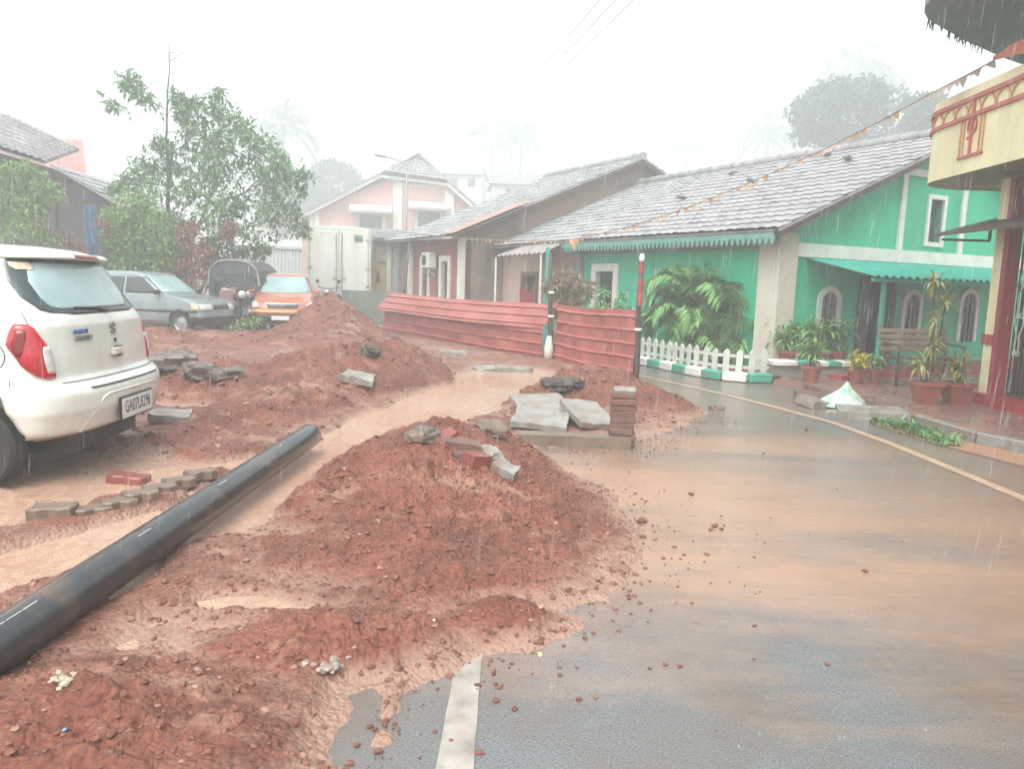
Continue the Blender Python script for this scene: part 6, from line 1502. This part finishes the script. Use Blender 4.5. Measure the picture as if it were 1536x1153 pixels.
def rock(name, label, cat, c, size, rz, m, seed, group=None):
    ox, oy = seed * 3.7, seed * 1.9; mb = MB(); sx, sy, sz = size[0] / 2, size[1] / 2, size[2]
    def f(u, v):
        a, b = 2 * math.pi * u, math.pi * (v - .5); d = Vector((math.cos(a) * math.cos(b), math.sin(a) * math.cos(b), math.sin(b)))
        e = lambda q: math.copysign(abs(q) ** .7, q)
        k = 1 + .60 * float(fbm(np.array([d.x * 1.9 + ox + d.z]), np.array([d.y * 1.9 + oy - d.z * 1.3]), 4, seed, .62)[0])
        return (e(d.x) * sx * k, e(d.y) * sy * k, sz * .4 + e(d.z) * sz * .6 * k)
    mb.grid(f, 26, 16); o = mb.build(name, m, angle=22, rot=(0, 0, rz)); o.location = c
    return tag(o, label, cat, group)
# ------------------------------------------------------------------ rubble in the roadway
r = random.Random(12)
def ground_at(px, py):
    d = ray(px, py); e = G(px, py); T_ = (e - CAMP).length / d.length; ts = np.linspace(T_ * .45, T_ * 1.02, 400)
    h = np.maximum(total_h(d.x * ts, d.y * ts), 0.0); k = int(np.argmax(HC + d.z * ts <= h)); p = CAMP + d * float(ts[k]); p.z = float(h[k])
    return p
M_LUMP = mat('muddy_rubble', (.17, .135, .115), (.07, .055, .05), scale=6, rough=.4, bump=.5, bscale=24, dist=.015, dirt=(.2, .08, .05), dirt_amt=.6)
bp0 = G(938, 673)
bpi = thing('brick_pier', 'broken stub of old brick pier standing in the wet road', 'brick pier', (bp0.x - .02, bp0.y + .14, 0), R_(-6))
mb = MB(); rows = 9
for k in range(rows):
    w = .235 - (.02 if k == rows - 1 else 0); mb.box((r.uniform(-.012, .012), r.uniform(-.01, .01), .028 + k * .054), (w + r.uniform(-.022, .012), .24 + r.uniform(-.03, .01), .052), rot=(r.uniform(-.04, .04), r.uniform(-.04, .04), r.uniform(-.08, .08)), bev=.007)
mb.box((.0, 0, .25), (.205, .2, .485)); mb.build('brickwork', M_OLDBR, bpi)
MB().box((.01, 0, .505), (.20, .2, .035), bev=.01).build('mortar_cap', M_CONC, bpi)
CG = 'broken concrete slabs round the brick pier'
p = G(862, 672); slab('concrete_beam', 'long low muddy concrete kerb piece lying in front of the slabs and the pier', 'kerb piece', (p.x - .02, p.y + .1, 0), (1.02, .16, .10), (0, 0, R_(-4)), M_BRNBR, 21, None, .01)
p = ground_at(815, 645); slab('concrete_slab', 'pale wet slab tilted on the soil left of the brick pier', 'slab', (p.x - .02, p.y + .10, .10), (.52, .55, .05), (.10, .05, R_(-8)), M_CONC, 22, CG)
p = ground_at(818, 612); slab('concrete_slab', 'flat pale slab sunk in the soil behind the tilted slab', 'slab', (p.x - .05, p.y - .2, .13), (.55, .7, .045), (.12, -.03, R_(12)), M_CONC, 23, CG)
p = ground_at(900, 640); slab('concrete_slab', 'slab tipped on its edge against the brick pier', 'slab', (p.x - .10, p.y + .22, .12), (.42, .62, .055), (.22, .12, R_(18)), M_CONC, 24, CG)
p = ground_at(742, 655); slab('broken_stone', 'flat grey stone at the left foot of the slabs', 'stone', (p.x, p.y, .03), (.34, .24, .07), (.1, .2, .4), M_CONC, 25, None, .03)
for i, (px, py, sx, sy, sz, rt, m, nm, lab) in enumerate((
        (668, 652, .16, .10, .06, (.2, -.3, .5), M_REDBR, 'brick', 'red brick stuck upright on the crest of the front soil heap'),
        (690, 664, .24, .12, .055, (.1, .1, -.1), M_OLDBR, 'brick', 'broad dark brick lying on the crest of the front soil heap'),
        (704, 680, .22, .11, .055, (.15, -.05, .25), M_OLDBR, 'brick', 'lower brick of the pile on the front soil heap'),
        (640, 655, .17, .15, .10, (.3, .3, .7), M_LUMP, 'broken_stone', 'muddy lump of mortar at the left of the brick pile'),
        (622, 652, .12, .10, .07, (.1, .3, .2), M_BRNBR, 'broken_stone', 'small brown stone at the top left of the front soil heap'),
        (728, 682, .2, .16, .1, (.4, .2, .3), M_CONC, 'broken_stone', 'grey stone right of the brick pile'),
        (748, 696, .24, .16, .05, (.1, .3, -.5), M_CONC, 'broken_stone', 'thin pale slab piece at the right end of the brick pile'),
        (712, 690, .14, .1, .08, (.2, .1, .9), M_REDBR, 'brick', 'small piece of red brick between the brick pile and the grey stone'),
        (735, 640, .2, .2, .10, (.3, .1, .4), M_BRNBR, 'broken_stone', 'brown clay lump on the slope behind the brick pile'),
        (835, 575, .34, .26, .13, (.3, -.2, .2), M_POSTW, 'broken_stone', 'dark stone in the heap below the barricade'),
        (860, 572, .26, .2, .10, (.2, .2, .9), M_POSTW, 'broken_stone', 'dark lump beside the dark stone below the barricade'),
        (1075, 608, .2, .14, .08, (.2, .1, .4), M_BRNBR, 'broken_stone', 'brown stone at the right end of the heap beside the barricade'),
        (536, 565, .42, .26, .08, (.1, .15, -.2), M_CONC, 'broken_stone', 'pale slab piece lying on the soil bank'),
        (556, 524, .24, .2, .13, (.3, .1, .4), M_POSTW, 'broken_stone', 'blackish lump near the top of the soil bank'),
        (262, 545, .55, .4, .22, (.1, .15, .2), M_LUMP, 'broken_stone', 'large grey lump of rubble beside the white car bumper'),
        (298, 556, .34, .26, .16, (.3, .1, .4), M_LUMP, 'broken_stone', 'medium grey lump of rubble on the mud right of the white car'),
        (340, 560, .4, .3, .15, (.2, .2, .7), M_LUMP, 'broken_stone', 'dark grey lump of rubble furthest right of the white car'),
        (258, 622, .3, .2, .07, (.1, .1, .3), M_CONC, 'broken_stone', 'flat grey stone in the puddle beside the white car'),
        (680, 526, .5, .3, .08, (.05, .05, .1), M_CONC, 'concrete_slab', 'pale slab lying below the longer barricade'),
        (770, 552, .55, .3, .10, (.05, .05, .1), M_CONC, 'concrete_slab', 'pale slab at the far edge of the muddy channel near the middle post'),
        (728, 550, .4, .2, .12, (.1, .05, .1), M_GREY, 'broken_stone', 'grey stone at the far edge of the muddy channel'))):
    p = ground_at(px, py + 6)
    if nm == 'broken_stone' and sz / sx > .28:
        rock(nm, lab, 'stone', (p.x, p.y, p.z - .02), (sx, sy, sz * .9), rt[2], m, 40 + i, 'bricks and stones strewn about the dig'); continue
    slab(nm, lab, 'brick' if nm == 'brick' else ('slab' if nm == 'concrete_slab' else 'stone'), (p.x, p.y, p.z - .015), (sx, sy, sz), rt, m, 40 + i, 'bricks and stones strewn about the dig', .012 if nm == 'brick' else .03)
# zigzag pavers left in the mud by the car
ZG = [(-.11, -.055), (-.055, -.075), (0, -.055), (.055, -.075), (.11, -.055), (.12, 0), (.11, .055), (.055, .035), (0, .055), (-.055, .035), (-.11, .055), (-.10, 0)]
def paver(px, py, label, rz, m, s=1.0, tilt=(0, 0)):
    p = ground_at(px, py); t = thing('paver', label, 'paver', (p.x, p.y, max(p.z, .0) - .015), rz, 'interlocking pavers lying in the mud')
    mb = MB(); n = len(ZG); b = .008; E_ = Euler((tilt[0], tilt[1], 0)).to_matrix().to_4x4()
    rings = [[(x * s, y * s, 0) for x, y in ZG], [(x * s, y * s, .062 * s) for x, y in ZG], [(x * s * .93, y * s * .90, .070 * s) for x, y in ZG]]
    mb.add([p_ for q in rings for p_ in q], [(i, (i + 1) % n, n + (i + 1) % n, n + i) for i in range(n)] + [(n + i, n + (i + 1) % n, 2 * n + (i + 1) % n, 2 * n + i) for i in range(n)] + [list(range(2 * n, 3 * n))], 0, E_)
    o = mb.build('paver', m); o.location = t.location; o.rotation_euler = (0, 0, rz); nm = t.name; lab = label; bpy.data.objects.remove(t); o.name = 'paver'
    return tag(o, lab, 'paver', 'interlocking pavers lying in the mud')
paver(193, 724, 'dark red paver lying in the mud between the white car and the black pipe', R_(-8), M_REDBR, 1.12, (.0, .06))
paver(80, 772, 'brown grey paver at the left end of the row of pavers', R_(8), M_BRNBR, 1.05, (.04, -.03))
for i, (px, py, lab) in enumerate(((140, 768, 'sunken paver next to the brown grey one'), (178, 757, 'second sunken paver from the brown grey one'), (210, 745, 'third sunken paver from the brown grey one, below the red paver'), (238, 735, 'fourth sunken paver from the brown grey one'), (268, 724, 'fifth sunken paver, the second nearest the pipe'), (300, 712, 'smallest sunken paver, nearest the pipe'))):
    paver(px, py + 2, lab, R_(33 + 3 * i), M_BRNBR, .86, (.05, .02))
for px, py, s, m, lab in ((98, 1024, .035, mat('pale_mortar', (.42, .34, .26), rough=.5, bump=.4), 'crumbled patch of pale mortar in the bottom left corner'), (492, 1002, .045, M_CONC, 'greenish grey stone on the near slope of the front heap'), (86, 1097, .012, mat('blue_scrap', (.16, .30, .55), rough=.4, bump=0), 'tiny blue scrap in the mud at the bottom left'), (810, 982, .014, mat('yellow_scrap', (.75, .60, .30), rough=.3, bump=0), 'small pale yellow scrap at the edge of the soil'), (652, 929, .010, M_CREAM, 'tiny white pebble on the front heap'), (72, 978, .012, M_CREAM, 'white pebble beside the black pipe')):
    p = ground_at(px, py); mb = MB()
    for q in range(16 if s > .03 else 1): mb.clod((r.gauss(0, 1) * s * .75, r.gauss(0, 1) * s * .75, r.uniform(0, .35) * s), s * (r.uniform(.2, .55) if s > .03 else .8), r)
    o = mb.build('scrap' if s < .02 else 'stone', m); o.location = p; tag(o, lab, 'scrap' if s < .02 else 'stone')

# ------------------------------------------------------------------ black plastic pipe
M_PIPE = mat('black_plastic_pipe', (.022, .024, .028), (.032, .032, .034), scale=6, rough=.13, rough2=.26, bump=.12, bscale=70, dist=.003, spec=.6, dirt=(.24, .13, .085), dirt_amt=.45)
e0, e1 = Vector((-1.60, 5.95, .155)), Vector((-1.815, .4, .115))
pip = thing('pipe', 'long black plastic water pipe lying across the mud', 'pipe', e0)
ax = (e1 - e0); n = 40; R1, R0 = .093, .081; mb = MB(); q = ax.to_track_quat('Z', 'Y').to_matrix().to_4x4(); L_ = ax.length
mb.lathe([(R1 - .012, .06), (R0, .0), (R1 - .002, -.002), (R1, .006)] + [(R1, L_ * k / 24) for k in range(1, 25)], n=n, T=q, cap=False); mb.build('tube', M_PIPE, pip, angle=50)
MB().lathe([(.001, .10), (R0 - .001, .10)], n=n, T=q, cap=False).build('bore', M_DARK, pip)
MM = MB(); W1 = mat('white_print', (.72, .72, .70), rough=.4, bump=0)
for (t0, t1) in ((.30, .322), (.455, .475), (.60, .69), (.135, .142), (.74, .80)):
    for k in range(6):
        a, b = t0 + (t1 - t0) * k / 6, t0 + (t1 - t0) * (k + .93) / 6; ang = R_(118)
        off = (q @ Vector((math.cos(ang), math.sin(ang), 0))) * (R1 + .0006)
        off = Vector((.028, -.0, .0843)).normalized() * (R1 + .0008)
        MM.bar(ax * a + off, ax * b + off, .003, .0016)
MM.build('printed_line', W1, pip)

# ------------------------------------------------------------------ bunting, wires, street lamp
M_FLAG = leafmat('faded_orange_cloth', (.60, .30, .14), (.78, .47, .27), rough=.7, trans=.4); M_STR = mat('cord', (.30, .25, .22), rough=.7, bump=0)
M_FLAGW = leafmat('faded_pale_cloth', (.55, .42, .40), (.75, .62, .58), rough=.7, trans=.4)
BP = [A(1560, 50, 8.2), A(1480, 97, 9.0), A(1400, 139, 9.9), A(1300, 192, 10.9), A(1210, 236, 11.9), A(1100, 284, 13.0), A(1000, 322, 14.1), A(930, 343, 15.0), A(860, 358, 16.1), A(800, 361, 17.2), A(740, 360, 18.5), A(680, 356, 20.3), A(610, 349, 23.2)]
bu_ = thing('bunting', 'string of faded orange triangular flags sagging across the street over the tiled roof', 'bunting', (0, 0, 0))
fine = []
for i in range(len(BP) - 1):
    p0, p1, p2, p3 = BP[max(i - 1, 0)], BP[i], BP[i + 1], BP[min(i + 2, len(BP) - 1)]
    for k in range(8):
        t = k / 8; fine.append(.5 * ((2 * p1) + (p2 - p0) * t + (2 * p0 - 5 * p1 + 4 * p2 - p3) * t * t + (3 * p1 - p0 - 3 * p2 + p3) * t ** 3))
fine.append(BP[-1]); MB().tube(fine, .008, 5).build('cord', M_STR, bu_)
r = random.Random(31); f1 = MB(); f2 = MB(); tl = 0
for i in range(len(fine) - 1):
    a, b = fine[i], fine[i + 1]; L = (b - a).length; m_ = max(1, int(L / .17))
    for k in range(m_):
        if r.random() < (.35 if i < 20 else 0): continue
        p = a.lerp(b, (k + .5) / m_); d = (b - a).normalized(); w = .075 if i < 20 else .062; dr_ = Vector((r.uniform(-.05, .05), r.uniform(-.07, .07), -r.uniform(.06, .12)))
        if r.random() < .4: dr_ = d * r.uniform(-.12, .12) + Vector((0, r.uniform(-.03, .03), -r.uniform(.02, .08)))
        (f2 if (i < 20 or r.random() < .2) else f1).add([p - d * w, p + d * w, p + dr_ * .5 + d * w * .45 + Vector((0, .02, 0)), p + dr_, p + dr_ * .5 - d * w * .45 - Vector((0, .015, 0))], [(0, 1, 2, 4), (4, 2, 3)])
f1.build('orange_flags', M_FLAG, bu_)['kind'] = 'stuff'; f2.build('pale_flags', M_FLAGW, bu_)['kind'] = 'stuff'
bt_ = thing('bunting', 'single larger orange flag hanging from the sagging string above the pink cottage', 'flag', A(862, 358, 16.0)); MB().add([(-.12, 0, 0), (.12, 0, 0), (.05, .03, -.12), (0, .02, -.26), (-.07, -.02, -.12)], [(0, 1, 2, 4), (4, 2, 3)]).build('cloth', M_FLAG, bt_); bt_.name = 'flag'
fp_ = A(1510, 84, 8.6); rf = thing('banner', 'red cloth strip tied below the upper canopy of the yellow building', 'banner', fp_)
a, b = A(1490, 84, 8.9), A(1545, 52, 8.0); MB().grid(lambda u, v: tuple(a.lerp(b, u) - fp_ + Vector((.02 * math.sin(u * 9), 0, -.12 * v * (.4 + u)))), 12, 3).build('cloth', mat('red_cloth', (.50, .12, .08), rough=.7, bump=.1), rf, smooth=True)
for i, (x0, x1, yb) in enumerate(((905, 688, 212), (930, 700, 205), (958, 715, 200))):
    a, b = A(x0 + 14, -22, 10.0), A(x1, yb, 44.0); pts = []
    for k in range(25):
        t = k / 24; p = a.lerp(b, t); p.z -= .35 * 4 * t * (1 - t); pts.append(p)
    o = MB().tube(pts, .0045, 5).build('overhead_wire', M_BLK); tag(o, ['leftmost of the three thin wires crossing the sky', 'middle of the three thin wires crossing the sky', 'rightmost of the three thin wires crossing the sky'][i], 'wire', 'overhead wires')
lp_ = A(608, 440, 29.0); sl2 = thing('street_lamp', 'thin street lamp with its arm to the left before the rose gabled house', 'street lamp', (lp_.x, lp_.y, 0))
tz = A(608, 243, 29.0).z; M_GAL = mat('galvanised_pole', (.30, .31, .31), rough=.4, metal=.3, bump=.1)
MB().tube([(0, 0, 0), (0, 0, 3), (0, 0, tz)], [.06, .05, .035], 8).build('pole', M_GAL, sl2, smooth=True)
MB().tube([(0, 0, tz - .1), (-.5, 0, tz + .10), (-.85, 0, tz + .17)], .022, 6).build('arm', M_GAL, sl2); MB().box((-1.0, 0, tz + .19), (.42, .16, .08), rot=(0, .15, 0), bev=.02).build('lamp_head', M_GAL, sl2)
# grey tyre-like arch: raised shutter hood of a parked rickshaw beside the orange car
rk = A(372, 470, 20.6); au = thing('auto_rickshaw', 'dark hooded auto rickshaw mostly hidden behind the motorcycles and the orange car', 'auto rickshaw', (rk.x, rk.y, 0), R_(-90))
prof = [(-.62, .45), (.62, .45), (.66, 1.1), (.60, 1.5), (.42, 1.68), (.2, 1.74), (-.2, 1.74), (-.42, 1.68), (-.60, 1.5), (-.66, 1.1)]
MB().prism(prof, -.6, 1.0, T=Matrix(((0, 1, 0, 0), (1, 0, 0, 0), (0, 0, 1, 0), (0, 0, 0, 1)))).build('hood', mat('dark_canvas', (.06, .065, .07), rough=.5, bump=.3), au)
hr = MB(); hr.tube([(1.02, x, z) for x, z in prof[2:]], .03, 6); hr.build('hood_rim', M_GREY, au)
MB().box((1.02, 0, 1.15), (.02, 1.0, .5)).build('windscreen', M_GLASS, au)
MB().box((1.25, 0, .75), (.5, .7, .6), taper=.7, bev=.06).build('front_cowl', M_BK2, au)
wheel(au, 1.3, 0.0001, .22, .1); wheel(au, -.3, .55, .22, .1); wheel(au, -.3, -.55, .22, .1)
ww = bush('weed_patch', 'pale weeds and grass growing beside the grey car front wheel', 'weeds', [(350, 490, 9), (365, 492, 8), (375, 488, 10), (385, 484, 8)], 17.9, M_LEAF2, .14, .04, 7, 44, (360, 500))
pk_ = A(600, 470, 21.2); gw_ = MB().box((0, 0, .5), (1.5, .18, 1.0)); o = gw_.build('low_wall', mat('mossy_wall', (.16, .19, .16), (.10, .12, .10), rough=.6, bump=.3)); p = G(540, 487); o.location = (p.x, p.y + 1.0, 0); tag(o, 'low dark mossy wall between the conical heap and the barricade', 'wall')
# ------------------------------------------------------------------ rain
r = random.Random(77); rain = MB()
for _ in range(9000):
    Y = 2.4 + 12.0 * r.random() ** .8; hw = Y * .74; x = r.uniform(-hw, hw); z = r.uniform(.05, min(1.42 + Y * .42, 6.5))
    L = r.uniform(.07, .19); w = r.uniform(.0006, .0012); dx = .06 * L
    p = Vector((x, Y, z)); q = p + Vector((dx, 0, L)); m_ = (p + q) / 2
    rain.add([p, m_ + Vector((w, 0, 0)), m_ + Vector((-w * .5, w * .87, 0)), m_ + Vector((-w * .5, -w * .87, 0)), q], [(0, 2, 1), (0, 3, 2), (0, 1, 3), (4, 1, 2), (4, 2, 3), (4, 3, 1)])
mr_ = bpy.data.materials.new('rain_drop'); N, L, b = nodes(mr_); b.inputs['Base Color'].default_value = (.9, .93, .95, 1); b.inputs['Roughness'].default_value = .1
b.inputs['Alpha'].default_value = .17
o = rain.build('rain', mr_); tag(o, 'heavy rain drops falling across the street', 'rain', kind='stuff')

# drops bursting on the road, the water and the car roofs
sp = MB(); r = random.Random(78)
def burst(x, y, z, s):
    for k in range(r.randint(3, 6)):
        a = r.uniform(0, 6.28); d = s * r.uniform(.3, 1.0); h = s * r.uniform(.3, 1.6); q = Vector((x + d * math.cos(a), y + d * math.sin(a), z + h)); rr_ = s * r.uniform(.05, .12)
        sp.add([q + Vector((rr_, 0, 0)), q + Vector((-rr_ * .5, rr_ * .87, 0)), q + Vector((-rr_ * .5, -rr_ * .87, 0)), q + Vector((0, 0, rr_ * 1.6)), q - Vector((0, 0, rr_ * 1.2))], [(0, 1, 3), (1, 2, 3), (2, 0, 3), (1, 0, 4), (2, 1, 4), (0, 2, 4)])
for _ in range(1500):
    y = 2.0 + 10 * r.random(); x = r.uniform(-.5, .62 * y); burst(x, y, .004, r.uniform(.012, .03))
for _ in range(500):
    y = 4 + 8 * r.random(); x = r.uniform(-2.4, .3); burst(x, y, max(th(x, y), .008), r.uniform(.012, .03))
for _ in range(160):
    burst(CARP[0] - r.uniform(.25, 2.4), CARP[1] + r.uniform(-.62, .62), 1.585, r.uniform(.012, .03))
o = sp.build('rain_splash', mr_); tag(o, 'drops bursting upward off the road and roofs', 'splashes', kind='stuff')

# ------------------------------------------------------------------ air thick with rain
b = MB().box((0, 100, 24), (280, 236, 50)); 
hm = bpy.data.materials.new('haze'); hm.use_nodes = True; N = hm.node_tree.nodes; L = hm.node_tree.links
N.remove(N['Principled BSDF']); pv_ = N.new('ShaderNodeVolumePrincipled'); pv_.inputs['Color'].default_value = (.955, .985, .98, 1); pv_.inputs['Density'].default_value = .0116; pv_.inputs['Anisotropy'].default_value = .25
L.new(pv_.outputs[0], N['Material Output'].inputs['Volume'])
o = b.build('haze', hm); tag(o, kind='stuff')

# ------------------------------------------------------------------ overcast light
SUN_EL, SUN_AZ = R_(58), R_(197)
w = bpy.data.worlds.new('World'); S.world = w; w.use_nodes = True; N = w.node_tree.nodes; L = w.node_tree.links
bg = N['Background']; sky = N.new('ShaderNodeTexSky'); sky.sky_type = 'NISHITA'; sky.sun_disc = False; sky.sun_elevation = SUN_EL; sky.sun_rotation = SUN_AZ
sky.air_density = 1.0; sky.dust_density = 6.0; sky.ozone_density = 1.0
hs = N.new('ShaderNodeHueSaturation'); hs.inputs['Saturation'].default_value = .40
L.new(sky.outputs[0], hs.inputs['Color']); tn = N.new('ShaderNodeMixRGB'); tn.blend_type = 'MULTIPLY'; tn.inputs[0].default_value = 1; tn.inputs[2].default_value = (.93, 1.0, .985, 1); L.new(hs.outputs[0], tn.inputs[1]); L.new(tn.outputs[0], bg.inputs['Color']); bg.inputs['Strength'].default_value = .15
sd = bpy.data.lights.new('sun', 'SUN'); sd.energy = .45; sd.angle = R_(30); sd.color = (1, .985, .96)
so_ = bpy.data.objects.new('sun', sd); COL.objects.link(so_)
dv = Vector((math.sin(SUN_AZ) * math.cos(SUN_EL), math.cos(SUN_AZ) * math.cos(SUN_EL), math.sin(SUN_EL)))
so_.rotation_euler = dv.to_track_quat('Z', 'Y').to_euler()
S.view_settings.view_transform = 'Standard'; S.view_settings.look = 'None'; S.view_settings.exposure = 1.58; S.view_settings.gamma = 1
S.render.engine = 'CYCLES'
c = S.cycles; c.use_denoising = True
try: c.denoiser = 'OPENIMAGEDENOISE'
except Exception: pass
c.max_bounces = 8; c.diffuse_bounces = 3; c.glossy_bounces = 3; c.transmission_bounces = 3; c.volume_bounces = 2; c.transparent_max_bounces = 8
c.volume_step_rate = 5; c.sample_clamp_indirect = 8; c.use_adaptive_sampling = True; c.adaptive_threshold = .02; c.caustics_reflective = False; c.caustics_refractive = False
